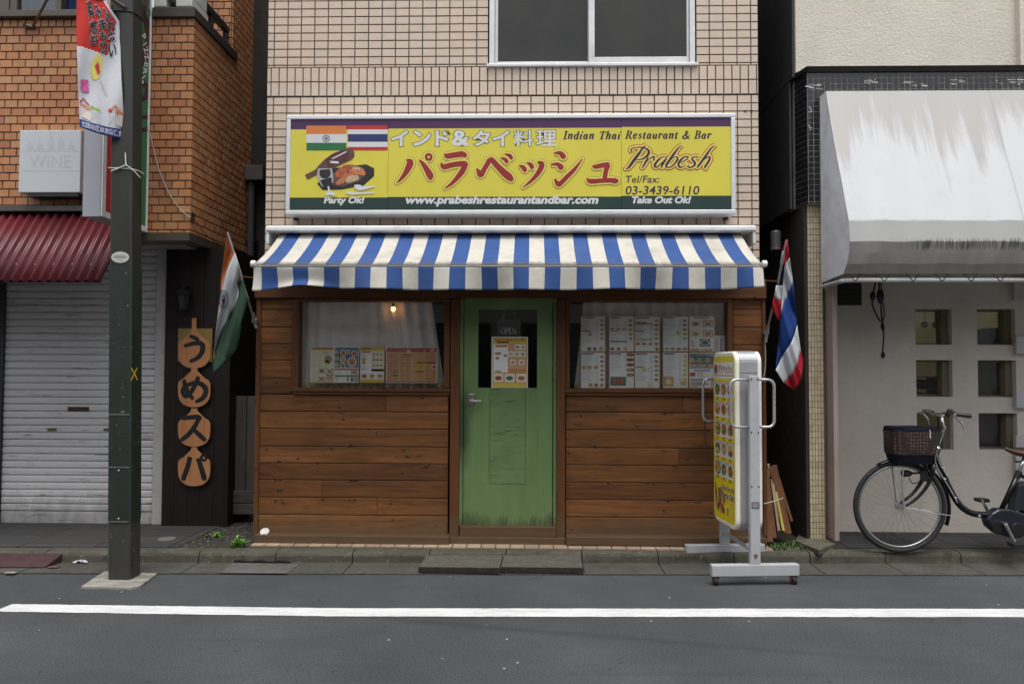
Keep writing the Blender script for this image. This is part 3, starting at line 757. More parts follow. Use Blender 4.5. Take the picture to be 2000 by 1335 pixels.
# headline
def head(mb):
    r = (763, 255, 1087, 285); t = 'インド&タイ料理'
    cells = [('イ', 763, 798), ('ン', 806, 842), ('ド', 850, 879), ('&', 882, 918), ('タ', 922, 958), ('イ', 961, 996), ('料', 1003, 1042), ('理', 1047, 1087)]
    for c, a, b in cells:
        rr = (a, 254.5, b, 285.5)
        b_ = .014 if c in '料理' else .034
        text(mb, c, rr, smap(.001), bold=b_+.03, m=1, ref=b_); text(mb, c, rr, smap(.002), bold=b_, m=0, ref=b_)
lett('headline', [WHT, OUTG], head)
ZK = [[(215,328,6),(245,345,24),(232,385,24),(205,435,18),(170,480,11),(140,508,3)], [(315,328,5),(345,360,16),(375,405,22),(400,450,26),(402,468,18)],
 [(389+21*math.cos(i*math.pi/8), 306+21*math.sin(i*math.pi/8), 9.5) for i in range(17)],
 [(512,282,6),(535,298,20),(590,290,21),(650,283,22),(672,292,18)], [(487,352,7),(505,382,20),(560,370,20),(620,360,20),(668,360,24)], [(680,352,20),(655,410,22),(610,470,17),(560,520,11),(515,550,3)],
 [(765,395,5),(785,430,22),(800,440,22),(825,398,18),(862,335,20)], [(868,328,20),(885,330,20),(925,375,22),(975,425,26),(1015,460,28),(1033,476,20)],
 [(952,310,4),(985,325,14),(1000,342,14)], [(985,283,4),(1020,295,14),(1035,312,14)],
 [(1095,372,4),(1125,385,16),(1140,405,18)], [(1155,350,4),(1185,365,16),(1197,385,16)], [(1240,345,8),(1272,360,20),(1262,400,20),(1225,455,16),(1175,505,10),(1125,543,3)],
 [(1370,275,5),(1415,275,16),(1440,300,22)], [(1345,365,6),(1395,362,14),(1422,385,22)], [(1375,478,8),(1395,512,18),(1415,515,18),(1470,460,17),(1530,400,13),(1590,320,3)],
 [(1670,372,5),(1690,382,16),(1740,372,18),(1785,367,20)], [(1790,372,20),(1775,410,18),(1765,470,18)], [(1625,472,5),(1650,495,18),(1720,492,17),(1790,488,17),(1850,492,20),(1860,492,14)]]
def name1(mb):
    for g, o, k in ((17, .001, 2), (14.2, .003, 1), (0, .005, 0)): strokes(mb, ZK, smap(o, .25, 740, .25, 230), g, k)
lett('name_lettering', [REDP, CREAM, OUTG], name1)
PRB = [[(530,350,3),(470,400,14),(400,500,24),(310,620,26),(235,720,20),(180,752,4)], [(290,475,8),(270,445,14),(300,410,10),(400,395,9),(500,410,14),(560,460,22),(545,520,22),(470,580,14),(380,600,8),(320,600,5)],
 [(555,550,8),(530,600,18),(490,670,18),(455,725,12)], [(500,660,5),(570,590,8),(630,550,14),(660,550,8)], [(655,555,10),(645,595,16),(630,622,6)],
 [(850,555,5),(780,555,10),(710,610,18),(660,680,22),(662,712,18),(700,715,12),(770,650,10),(850,575,8)], [(860,552,10),(820,620,18),(772,695,18),(775,730,8)],
 [(1105,365,4),(1040,410,14),(960,520,22),(890,620,22),(845,690,20),(860,725,12),(930,710,12),(1000,640,16),(1030,580,18),(1010,550,10),(960,570,6),(920,600,5)],
 [(1060,650,5),(1150,610,10),(1200,570,12),(1190,548,10),(1130,560,14),(1060,630,20),(1045,690,20),(1080,722,14),(1140,700,8),(1175,670,4)],
 [(1365,560,12),(1330,552,10),(1280,560,12),(1265,590,16),(1300,630,20),(1315,665,20),(1285,705,16),(1225,728,12),(1195,705,12),(1225,690,6)],
 [(1650,360,4),(1580,410,14),(1500,520,20),(1420,630,20),(1360,710,18),(1345,725,8)], [(1400,670,5),(1470,590,8),(1535,552,12),(1558,575,18),(1520,650,20),(1477,715,18),(1490,742,5)]]
def name2(mb):
    q = 1/8.345
    for g, o, k in ((38, .001, 2), (24, .003, 1), (-2.5, .005, 0)): strokes(mb, PRB, smap(o, q, 1200, q, 240), g, k)
lett('script_lettering', [INK, CREAM, REDO], name2)
# serif italic line, drawn as pen strokes: units cap height 1
K, H = .085, .032
def ser(x, y, wd=.12): return [(x-wd, y, H), (x+wd, y, H)]
SERIF = {
 'I': (.42, [[(.21, 0, K), (.21, 1, K)], ser(.21, 0, .18), ser(.21, 1, .18)]),
 'T': (.68, [[(.34, 0, K), (.34, 1, K)], ser(.34, 0, .18), [(.0, .97, H), (.68, .97, H)], [(.02, .97, H), (.02, .75, H)], [(.66, .97, H), (.66, .75, H)]]),
 'R': (.74, [[(.15, 0, K), (.15, 1, K)], ser(.15, 0, .15), ser(.13, 1, .13), [(.15, .97, H), (.4, .97, H), (.52, .85, K), (.52, .68, K), (.4, .52, H), (.15, .5, H)], [(.36, .5, .06), (.6, .03, K), (.74, .0, H)]]),
 'B': (.68, [[(.15, 0, K), (.15, 1, K)], [(0, 0, H), (.4, .01, H), (.55, .15, K), (.55, .33, K), (.4, .5, H), (.15, .51, H)], [(0, 1, H), (.36, .99, H), (.49, .86, K), (.49, .68, K), (.36, .53, H)]]),
 'n': (.58, [[(.12, 0, K), (.12, .62, K)], ser(.04, .62, .08), [(.14, .42, H), (.3, .64, .05), (.42, .58, K), (.43, .3, K), (.42, .06, K), (.52, 0, H)]]),
 'd': (.56, [[(.42, 1, K), (.42, .05, K), (.52, 0, H)], ser(.36, 1, .08), [(.40, .6, H), (.22, .64, .05), (.09, .4, K), (.09, .2, K), (.2, 0, .05), (.40, .12, H)]]),
 'i': (.32, [[(.14, .62, K), (.14, .05, K), (.25, 0, H)], ser(.07, .62, .08), [(.15, .9, .1), (.17, .9, .1)]]),
 'a': (.56, [[(.40, .62, K), (.40, .06, K), (.52, 0, H)], [(.38, .6, H), (.22, .64, .05), (.09, .4, K), (.09, .2, K), (.2, 0, .05), (.38, .12, H)]]),
 'h': (.58, [[(.12, 0, K), (.12, 1, K)], ser(.06, 1, .08), [(.14, .42, H), (.3, .64, .05), (.42, .58, K), (.43, .3, K), (.42, .06, K), (.52, 0, H)]]),
 'e': (.48, [[(.1, .33, H), (.38, .36, H), (.37, .54, .06), (.26, .64, .05), (.1, .45, K), (.09, .2, K), (.22, 0, .06), (.42, .14, H)]]),
 's': (.44, [[(.36, .48, H), (.28, .63, .04), (.13, .55, .06), (.14, .42, .07), (.32, .25, .08), (.32, .1, .06), (.18, 0, .04), (.05, .14, H)]]),
 't': (.36, [[(.16, .84, .04), (.14, .62, K), (.14, .1, K), (.22, 0, .05), (.33, .08, H)], [(.0, .62, H), (.32, .62, H)]]),
 'u': (.58, [[(.12, .62, K), (.12, .15, K), (.2, .01, .05), (.4, .2, H)], [(.42, .62, K), (.42, .06, K), (.52, 0, H)]]),
 'r': (.44, [[(.12, 0, K), (.12, .62, K)], ser(.04, .62, .08), [(.14, .42, H), (.26, .62, .04), (.36, .58, .08), (.37, .56, .08)]]),
 '&': (.86, [[(.8, .5, H), (.6, .12, .05), (.38, 0, .06), (.14, .05, K), (.08, .22, K), (.2, .42, .06), (.46, .66, .05), (.48, .88, .05), (.36, .98, .05), (.26, .84, K), (.36, .5, K), (.62, .1, K), (.84, .02, H)]]),
 'O': (.78, [[(.39, .99, H), (.17, .85, .06), (.1, .5, K), (.17, .15, .06), (.39, .01, H), (.61, .15, .06), (.68, .5, K), (.61, .85, .06), (.39, .99, H)]]),
 'P': (.6, [[(.15, 0, K), (.15, 1, K)], ser(.15, 0, .13), [(.02, .98, H), (.36, .98, H), (.5, .84, K), (.5, .66, K), (.36, .5, H), (.15, .49, H)]]),
 'E': (.6, [[(.15, 0, K), (.15, 1, K)], [(.02, .98, H), (.54, .98, H)], [(.54, .98, H), (.54, .8, H)], [(.02, .02, H), (.56, .02, H)], [(.56, .02, H), (.57, .22, H)], [(.15, .5, H), (.4, .5, H)]]),
 'N': (.78, [[(.13, 0, H), (.13, .98, H)], [(.1, .96, K), (.62, .06, K)], [(.65, .0, H), (.65, 1, H)], ser(.13, 0, .1), ser(.65, 1, .1)]),
 ' ': (.34, [])}
def serif(mb, txt, x0, x1, ytop, ybase, mp, slant=.22, m=0, grow=0.0, gap=.1):
    tot = sum(SERIF[c][0] + gap for c in txt) - gap; h = ybase - ytop; kx = (x1-x0)/(tot+slant*.6); x = 0.0
    for c in txt:
        adv, st = SERIF[c]
        for i, s in enumerate(st):
            P2 = [(x0 + (x+px+slant*py)*kx, ybase - py*h, r*1.25*(h*.55+kx*.45) + grow) for px, py, r in s]
            vs, fs = ribbon(P2, 0, 5)
            put2d(mb, vs, fs, lambda a, b, i=i: (lambda p: (p[0], p[1]-i*.00008, p[2]))(mp(a, b)), m)
        x += adv + gap
lett('serif_lettering', [INK], lambda mb: (serif(mb, 'Indian Thai', 1099, 1213, 257, 271.5, smap(.001)), serif(mb, 'Restaurant & Bar', 1221, 1390, 256, 270.5, smap(.001))))
lett('telephone_lettering', [INK], lambda mb: (text(mb, 'Tel/Fax:', (1222, 343, 1288, 357), smap(.001), bold=.008, shear=.14), text(mb, '03-3439-6110', (1222, 363, 1366, 380), smap(.001), bold=.01, shear=.14)))
lett('band_lettering', [WHT], lambda mb: (text(mb, 'Party Ok!', (632, 384, 712, 401), smap(.001), bold=.042, shear=.22),
     text(mb, 'www.prabeshrestaurantandbar.com', (792, 381.5, 1169, 403), smap(.001), bold=.042, shear=.22), text(mb, 'Take Out Ok!', (1234, 383, 1350, 397.5), smap(.001), bold=.045, shear=.22)))
# printed picture of wine and a sizzling plate
FOODO = palette('print_food_orange', [(.40, .10, .035), (.48, .16, .06), (.34, .07, .03)], .5, 0, var=.35, vs=60)
FOODB = palette('print_food_pale', [(.50, .36, .22), (.56, .42, .28)], .5, 0, var=.3, vs=60)
PDARK = flat('print_black', (.016, .013, .014)); PWINE = flat('print_wine', (.09, .015, .025)); PGREY = flat('print_grey', (.36, .36, .36)); PBRN = flat('print_brown', (.10, .05, .035))
def pic(mb):
    z = 1/4.348; mp = lambda o: smap(o, z, 540, z, 200)
    S1 = lambda st, o, m, g=0: strokes(mb, st, mp(o), g, m)
    put2d(mb, [(390, 745), (345, 690), (480, 560), (760, 525), (830, 560), (830, 625), (740, 705), (560, 740)], [tuple(range(8))], mp(.001), 0)
    put2d(mb, [(480, 700), (470, 640), (520, 570), (640, 535), (740, 555), (760, 610), (700, 670), (560, 715)], [tuple(range(8))], mp(.0014), 7)
    S1([[(500, 620, 18), (540, 600, 34), (590, 560, 30), (650, 550, 22)], [(510, 690, 14), (560, 660, 24), (620, 610, 30), (690, 580, 34), (735, 600, 22)], [(600, 590, 20), (660, 620, 22)]], .0018, 1)
    S1([[(590, 670, 16), (630, 650, 28), (680, 640, 22)], [(640, 560, 10), (700, 560, 12)]], .0024, 2)
    S1([[(252, 635, 22), (340, 590, 24), (380, 560, 34), (420, 540, 50), (500, 490, 56), (610, 440, 54)]], .003, 3)
    S1([[(430, 520, 40), (500, 480, 50), (570, 455, 50)]], .0036, 4)
    S1([[(470, 480, 5), (590, 420, 5)], [(450, 505, 9), (520, 510, 9)]], .004, 6)
    S1([[(412, 560, 58), (414, 620, 68), (430, 690, 52), (440, 715, 20)]], .0046, 5); S1([[(410, 570, 42), (412, 600, 48)]], .005, 0); S1([[(418, 650, 50), (430, 690, 42)]], .0054, 0)
    S1([[(440, 710, 7), (450, 770, 7)], [(415, 785, 10), (455, 772, 16), (495, 785, 10)]], .0058, 6)
    S1([[(660, 710, 10), (700, 722, 24), (730, 728, 16), (828, 712, 6)], [(590, 765, 8), (640, 772, 12), (690, 772, 8), (828, 766, 6)]], .0062, 6)
lett('printed_meal', [PDARK, FOODO, FOODB, PBRN, PWINE, PGREY, WHT, PBRN], pic)

# ================================================================== STRIPED AWNING
GRZ = Z(1000, 515, -.72) - Z(1000, 456, -.10)
AWW = clothmat('awning_cream_cloth', (.60, .575, .51), .12, .9, .15, 9, dirt=.5, grime=GRZ); AWB = clothmat('awning_blue_cloth', (.045, .100, .285), .12, .9, .15, 9, dirt=.15, grime=GRZ)
WMET = M('white_painted_metal', (.74, .74, .73), .4, var=.06, vs=6, dirt=.35, ds=5)
YR, YF = -.10, -.72
xa0, xa1 = X(495.5, 517, YF), X(1490, 517, YF)
zr, zf = Z(1000, 456, YR), Z(1000, 518, YF)
aw = thing('striped_awning', 'blue and cream striped awning with a hanging valance over the green door', 'awning', ((xa0+xa1)/2, -.1, zr))
edges = [xa0, xa0 + .060]; bw = (xa1 - xa0 - .060 - .075) / 31
while edges[-1] < xa1 - .08: edges.append(edges[-1] + bw)
edges = edges[:-1] + [edges[-1], xa1] if edges[-1] < xa1 - .01 else edges
rows_x = []; bid = []
for i in range(len(edges) - 1):
    for k in range(4): rows_x.append(edges[i] + (edges[i+1]-edges[i])*k/4); bid.append(i % 2)
rows_x.append(edges[-1])
seams = [xa0 + (xa1-xa0)*k/6 for k in range(1, 6)]
mb = MB(); rows = []
for i in range(15):
    t = i/14; r = []
    for xx in rows_x:
        sag = -.022*math.sin(math.pi*t) + .004*math.sin(xx*3.1+2*t) - .003*math.sin(xx*9)*t
        sag += sum(-.004*math.exp(-((xx-q)/.02)**2) for q in seams) * .7
        y = YR + (YF-YR)*t; z = zr + (zf-zr)*t + sag
        if i == 14: z = zf + .004
        r.append((xx, y, z))
    rows.append(r)
mb.grid(rows[::-1], mf=lambda i, j: bid[j])
mb.build('canopy', [AWW, AWB], aw, smooth=True, solid=.002)
mb = MB(); rows = []; zv0 = zf - .012
for i in range(13):
    t = i/12; r = []
    for xx in rows_x:
        u = (xx - xa0)/(xa1-xa0)
        drop = .170 + .018*math.exp(-(u/.03)**2) - .030*math.exp(-((u-.10)/.055)**2) + .004*math.sin(u*23) - .012*max(0, u-.86)/.14 + .006*math.exp(-((u-.45)/.2)**2)
        wy = t*(.030*math.sin(u*41+1) + .020*math.sin(u*17) + .035*math.exp(-((u-.085)/.05)**2)*math.sin(t*3.0) - .05*math.exp(-(u/.025)**2)*t)
        curl = -.05*math.exp(-((u-.10)/.05)**2)*max(0, t-.72)*2
        r.append((xx + .006*t*math.sin(u*29), YF - .004 + wy + curl, zv0 - drop*t))
    rows.append(r)
mb.grid(rows[::-1], mf=lambda i, j: bid[j])
mb.build('valance', [AWW, AWB], aw, smooth=True, solid=.002)
mb = MB(); n = 10; prof = [(YF+.004+.012*math.cos(a), zf-.008+.010*math.sin(a)) for a in [2*math.pi*i/n for i in range(n)]]
mb.extrude_x(prof[::-1], X(489, 517, YF), X(1497, 517, YF)); mb.build('front_bar', M('shadow_grey_bar', (.20, .195, .18), .5, dirt=.5), aw, smooth=False, bevel=.003)  # dirty bar, its grey darkened to draw the shadow line below the fabric
def capm(a, b):
    mb = MB(); p = W(a, b, YF); mb.tube([(p.x-.018, YF, p.z), (p.x+.018, YF, p.z)], .026, 12); mb.build('end_cap', WMET, aw, bevel=.006)
capm(495, 515); capm(1493, 515)
mb = MB(); zc1, zc0 = Z(1000, 440, -.2), Z(1000, 452, -.2); c0, c1 = X(520, 446, -.2), X(1476, 446, -.2)
prof = [(-.012, zc0), (-.20, zc0), (-.215, zc0+.008), (-.215, zc1-.012), (-.195, zc1), (-.012, zc1)]
mb.extrude_x(prof, c0, c1); mb.build('hood', WMET, aw, bevel=.005)
for a in (c0, c1-.022):
    mb = MB(); mb.box(a, a+.022, -.20, -.012, Z(1000, 476, -.2), zc0-.001); mb.build('hood_end', WMET, aw, bevel=.004)
mb = MB(); mb.tube([(xa0+.05, YR+.02, zr-.012), (xa1-.05, YR+.02, zr-.012)], .028, 12); mb.build('roller', DARKMETAL, aw)
for s, q in ((1, xa0+.25), (-1, xa1-.25)):
    mb = MB(); mb.tube([(q, YR+.02, zr-.10), (q+s*.62, YR-.22, (zr+zf)/2-.06), (q+s*.08, YF+.02, zf-.02)], .016, 8); mb.build('folding_arm', WMET, aw)

# ================================================================== FLAGS
def flagcloth(name, col): return clothmat(name, col, .25, .85, .35, 16)
FLS, FLW, FLG, FLR, FLB = flagcloth('flag_saffron', (.55, .17, .06)), flagcloth('flag_white', (.58, .60, .62)), flagcloth('flag_green', (.050, .095, .062)), flagcloth('flag_red', (.42, .022, .035)), flagcloth('flag_blue', (.022, .065, .25))
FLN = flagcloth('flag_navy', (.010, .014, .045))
def band(mb, A, B, yf, m, n=6, nj=7):
    a, b = spline(A, n), spline(B, n); rows = []
    for j in range(nj):
        s = j/(nj-1); r = []
        for p, q in zip(a, b):
            x, y = p[0]*(1-s)+q[0]*s, p[1]*(1-s)+q[1]*s
            dz = (p[2]*(1-s)+q[2]*s) if len(p) > 2 else 0.0
            r.append(tuple(W(x, y, yf(x, y)+dz)))
        rows.append(r)
    mb.grid(rows, m)
def pole(name_, t, pts, r, mat):
    mb = MB(); mb.tube(pts, r, 10); return mb.build(name_, mat, t)
POLEM = M('flag_pole_metal', (.42, .41, .38), .35, metal=.6, dirt=.3)
yfI = lambda x, y: -.50 + .040*math.sin((x*.9+y*.32)*.16) + .020*math.sin((x*1.1+y*.25)*.36) + (y-455)*.0002
base = W(499, 640, -.15)
fi = thing('orange_white_green_flag', 'limp orange, white and green flag with a blue wheel, hung at the awning corner', 'flag', tuple(base))
e0 = [(444, 455, 0), (439, 490, 0), (434, 530, 0), (431, 570, .01), (436, 600, .05), (448, 645, .09), (460, 684, .10)]
b1 = [(459, 493, 0), (448, 515, 0), (439, 540, 0), (430, 578, 0), (422, 640, 0), (418, 680, 0), (416, 700, 0)]
b2 = [(474, 540, 0), (466, 555, 0), (465, 580, 0), (450, 615, 0), (432, 645, 0), (421, 680, 0), (415, 704, 0)]
e1 = [(484, 583, 0), (481, 602, 0), (472, 625, 0), (470, 650, 0), (464, 676, 0), (446, 703, 0), (416, 728, 0)]
mb = MB(); band(mb, e0, b1, yfI, 0); band(mb, b1, b2, yfI, 1); band(mb, b2, e1, yfI, 2)
mb.build('cloth', [FLS, FLW, FLG], fi, smooth=True, solid=.0015)
mb = MB(); cx, cy, ra, rb = 436.5, 584, 9.0, 17.5
mp = lambda x, y: tuple(W(x, y, yfI(x, y)-.016))
strokes(mb, [[(cx+ra*math.cos(i*math.pi/12), cy+rb*math.sin(i*math.pi/12), .55) for i in range(25)]], mp)
strokes(mb, [[(cx+ra*.25*math.cos(i*math.pi/12), cy+rb*.25*math.sin(i*math.pi/12), .35), (cx+ra*.95*math.cos(i*math.pi/12), cy+rb*.95*math.sin(i*math.pi/12), .2)] for i in range(24)] + [[(cx-.3, cy-1, 2.6), (cx+.3, cy+1, 2.6)]], mp)
mb.build('wheel_emblem', FLN, fi)
pole('flag_pole', fi, [W(500, 634, -.16), W(484, 583, -.42), W(444, 453, -.53)], .009, POLEM)
mb = MB(); p = W(497, 625, -.16); mb.box(p.x-.01, p.x+.03, -.20, -.135, p.z-.02, p.z+.012); mb.tube([W(501, 640, -.15), W(494, 612, -.20)], .014, 8); mb.build('holder', STEEL, fi)
mb = MB(); mb.tube([W(470, 540, -.44), W(500, 543, -.30)], .007, 6); mb.build('cross_stick', WOODX, fi)
yfT = lambda x, y: -.48 + .040*math.sin((x*1.0-y*.30)*.13) + .018*math.sin((x*1.2-y*.35)*.34) - (y-455)*.0001
base = W(1494, 655, -.15)
ft = thing('red_white_blue_flag', 'limp red, white and blue striped flag beside the narrow dark alley', 'flag', tuple(base))
B0 = [(1538, 467), (1534, 485), (1532, 505), (1531, 515)]; B1 = [(1542, 503), (1537, 510), (1533, 517), (1532, 520)]
B2 = [(1549, 550), (1540, 572), (1530, 595), (1525, 615)]; B3 = [(1557, 634), (1547, 665), (1530, 692), (1515, 722)]
B4 = [(1564, 683), (1555, 715), (1543, 735), (1531, 748)]; B5 = [(1569, 702), (1567, 730), (1561, 748), (1551, 761)]
mb = MB()
for a, b, m in ((B0, B1, 0), (B1, B2, 1), (B2, B3, 2), (B3, B4, 1), (B4, B5, 0)): band(mb, a, b, yfT, m)
yfB = lambda x, y: yfT(x, y) + .05
pl = [(1533, 470), (1528, 490), (1523, 515), (1516, 557), (1511, 580), (1507, 602)]; fo = [(1538, 475), (1537, 490), (1536, 516), (1533, 557), (1530, 590), (1522, 628)]
for i, m in enumerate((0, 1, 3, 1, 0)): band(mb, [pl[i], fo[i]], [pl[i+1], fo[i+1]], yfB, m, n=5)  # folded-back blue stripe is navy here, the fold's shade put into its colour
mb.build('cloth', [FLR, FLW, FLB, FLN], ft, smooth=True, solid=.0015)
pole('flag_pole', ft, [W(1494, 660, -.15), W(1510, 597, -.38), W(1537, 468, -.50)], .009, POLEM)
mb = MB(); p = W(1497, 648, -.16); mb.box(p.x-.03, p.x+.01, -.20, -.135, p.z-.02, p.z+.012); mb.tube([W(1495, 668, -.15), W(1500, 636, -.20)], .014, 8); mb.build('holder', STEEL, ft)
mb = MB(); mb.tube([W(1488, 548, -.30), W(1516, 549, -.42)], .007, 6); mb.build('cross_stick', WOODX, ft)
# ================================================================== MENUS, DOOR SIGN
PM = [flat('paper_white', (.74, .74, .73)), flat('paper_blue_ink', (.05, .11, .27)), flat('paper_grey_ink', (.40, .39, .40)), flat('paper_orange', (.50, .21, .055)), flat('paper_yellow', (.60, .43, .06)),
      flat('paper_red_ink', (.33, .05, .035)), flat('paper_green_ink', (.05, .14, .06)), palette('printed_dish', [(.45, .16, .05), (.36, .10, .04), (.46, .30, .08), (.22, .24, .07), (.50, .32, .16), (.30, .12, .06)], .5, 0, var=.4, vs=120),
      flat('printed_plate', (.66, .65, .62)), flat('paper_tan', (.52, .31, .13)), flat('paper_cream', (.68, .63, .42)), flat('printed_table', (.10, .15, .17)), flat('paper_black_ink', (.03, .028, .03)), flat('paper_pale_orange', (.52, .33, .16))]
WH, BL, GY, ORG_, YE, RE, GR, DI, PL_, TA, CRM, TBL, BK, PO = range(14)
class Sheet:
    """a printed sheet with its own unit square, x right and y down"""
    def __init__(s, px0, py0, px1, py1, Y, border=ORG_, base=WH, bw=.03):
        s.mb = MB(); s.Y = Y
        s.x0, s.x1 = X(px0, (py0+py1)/2, Y), X(px1, (py0+py1)/2, Y); s.z1, s.z0 = Z((px0+px1)/2, py0, Y), Z((px0+px1)/2, py1, Y)
        s.mb.box(s.x0, s.x1, Y, Y+.0012, s.z0, s.z1, border); a = (s.x1-s.x0)/(s.z1-s.z0)
        s.asp = a; s.layer = 1
        s.r(bw, bw*a, 1-bw, 1-bw*a, base, 1)
    def p(s, u, v): return s.x0+(s.x1-s.x0)*u, s.z1+(s.z0-s.z1)*v
    def r(s, u0, v0, u1, v1, m, L=2):
        a, b = s.p(u0, v1), s.p(u1, v0); s.mb.quad(a[0], b[0], a[1], b[1], s.Y-.0005*L, m)
    def d(s, u, v, ru, rv=None, m=DI, plate=PL_, L=3):
        rv = ru*s.asp if rv is None else rv
        for k, mm, L2 in ((1.0, plate, L), (.74, m, L+1)):
            if mm is None: continue
            c = s.p(u, v); n = 12; rx, rz = ru*k*(s.x1-s.x0), rv*k*(s.z1-s.z0)
            s.mb.add([(c[0]+rx*math.cos(2*math.pi*i/n), s.Y-.0005*L2, c[1]+rz*math.sin(2*math.pi*i/n)) for i in range(n)], [tuple(range(n))], mm)
    def lines(s, u0, v0, u1, v1, n, m=GY, price=True, seed=0, th=.3):
        q = random.Random(seed)
        for i in range(n):
            v = v0+(v1-v0)*(i+.5)/n; h = (v1-v0)/n*th/2
            e = u0+(u1-u0)*q.uniform(.35, .7); s.r(u0, v-h, e, v+h, m)
            if price: s.r(u1-.1, v-h, u1, v+h, m)
    def done(s, label, group):
        o = s.mb.build('menu_sheet', PM, org=((s.x0+s.x1)/2, s.Y, s.z0)); return tag(o, label, 'menu', group)
YM = -.058
gm = 'printed menus in the shop windows'
# the left window: food, colour spread, takeout card, tan drink list
s = Sheet(606, 677, 652.5, 747, YM, WH, CRM, .02); s.r(.04, .02, .97, .065, RE); s.r(.04, .07, .97, .10, YE); s.lines(.06, .13, .45, .62, 14, GY, True, 1); s.lines(.55, .12, .95, .24, 4, GR, False, 2)
s.d(.75, .34, .22); s.d(.70, .43, .13, m=YE); s.r(.36, .60, .62, .74, TBL); s.d(.49, .67, .12); s.r(.68, .60, .97, .80, TBL); s.d(.82, .69, .14); s.r(.36, .83, .62, .95, TBL); s.d(.49, .89, .11); s.r(.68, .81, .97, .93, PO); s.lines(.06, .65, .34, .93, 6, GY, True, 3); s.r(.03, .95, .97, .985, YE)
s.done('cream menu page with a yolk coloured dish at the end of the low window row', gm)
s = Sheet(653.2, 677, 700.5, 747, YM, WH, WH, .02); s.r(.02, .02, .98, .075, BL); s.r(.02, .08, .98, .58, TBL)
for u, v, r in ((.36, .17, .13), (.56, .14, .09), (.82, .19, .13), (.35, .36, .13), (.72, .42, .20), (.35, .53, .12), (.1, .32, .08), (.1, .5, .08), (.09, .15, .07)): s.d(u, v, r)
s.r(.02, .61, .98, .65, RE); s.lines(.05, .67, .6, .77, 4, GY, True, 4); s.r(.70, .66, .95, .77, TBL); s.d(.83, .71, .09); s.r(.02, .79, .98, .835, GR); s.lines(.05, .85, .28, .96, 5, ORG_, False, 5); s.lines(.35, .85, .5, .96, 5, GY, False, 6); s.r(.53, .85, .6, .96, RE); s.r(.68, .85, .97, .97, TBL); s.d(.85, .90, .08)
s.done('menu page of dishes on a blue table with red and green bars beneath', gm)
s = Sheet(703, 676, 751, 747.5, YM, ORG_, WH, .02); s.r(.02, .02, .98, .12, YE); s.lines(.06, .03, .94, .10, 2, RE, False, 7, .5); s.r(.46, .12, .98, .68, CRM)
for i in range(3):
    for j in range(3): s.d(.57+.15*i, .22+.15*j, .07)
s.r(.06, .13, .42, .18, ORG_); s.lines(.05, .2, .42, .32, 3, BL, False, 8); s.d(.16, .36, .11); s.d(.15, .45, .09); s.lines(.05, .54, .42, .66, 4, BL, False, 9); s.r(.46, .62, .98, .68, ORG_)
for u in (.18, .5, .82): s.d(u, .81, .15, .08)
s.r(.02, .90, .98, .985, YE); s.done('orange edged takeout menu between the blue table page and the tan list', gm)
s = Sheet(754, 678, 854, 747.5, YM, WH, TA, .012); s.r(.012, .015, .988, .13, RE); s.d(.44, .12, .035, m=YE); s.d(.9, .07, .05, m=PO, plate=RE); s.d(.75, .09, .025, m=PO, plate=RE)
for k, u in enumerate((.03, .27, .52, .77)): s.lines(u, .17, u+.21, .95, 19, RE if k != 2 else ORG_, True, 20+k, .35)
for u, v in ((.13, .67), (.13, .77)): s.r(u, v, u+.11, v+.035, GR)
for u, v in ((.34, .20), (.60, .41), (.58, .66), (.80, .41)): s.r(u, v, u+.17, v+.035, RE)
s.r(.56, .45, .73, .63, YE); s.d(.94, .55, .05, m=RE); s.r(.02, .96, .98, .985, RE); s.done('tan drinks list under a red banner, widest sheet of the low row', gm)
# the right window: ten white sheets with orange edges
cols = [(1134, 1182.5), (1189.5, 1238.5), (1239, 1289), (1294.5, 1344.5), (1345.5, 1396)]
rws = [(617, 686.5), (687.5, 758)]
desc = {(0, 0): 'white menu sheet with two green salads along its bottom, in the upper row', (0, 1): 'upper white menu sheet with two red bowls and one yellow bowl along its bottom',
 (0, 2): 'white menu sheet with two blue bars and an orange bar, middle of the upper row', (0, 3): 'white menu sheet with four red dishes along its bottom, upper row beside the photo sheet', (0, 4): 'menu sheet of five big food photos above an orange bar, end of the upper row',
 (1, 0): 'lower white menu sheet with three small dishes across its middle and three along its bottom', (1, 1): 'white menu sheet with a large red dish on a dark oval plate', (1, 2): 'white menu sheet with a pale and a white bowl, middle of the lower row',
 (1, 3): 'white menu sheet with pale yellow drinks and a big bread at the bottom', (1, 4): 'menu sheet topped by a photo of a laid table with bottles, lower row end'}
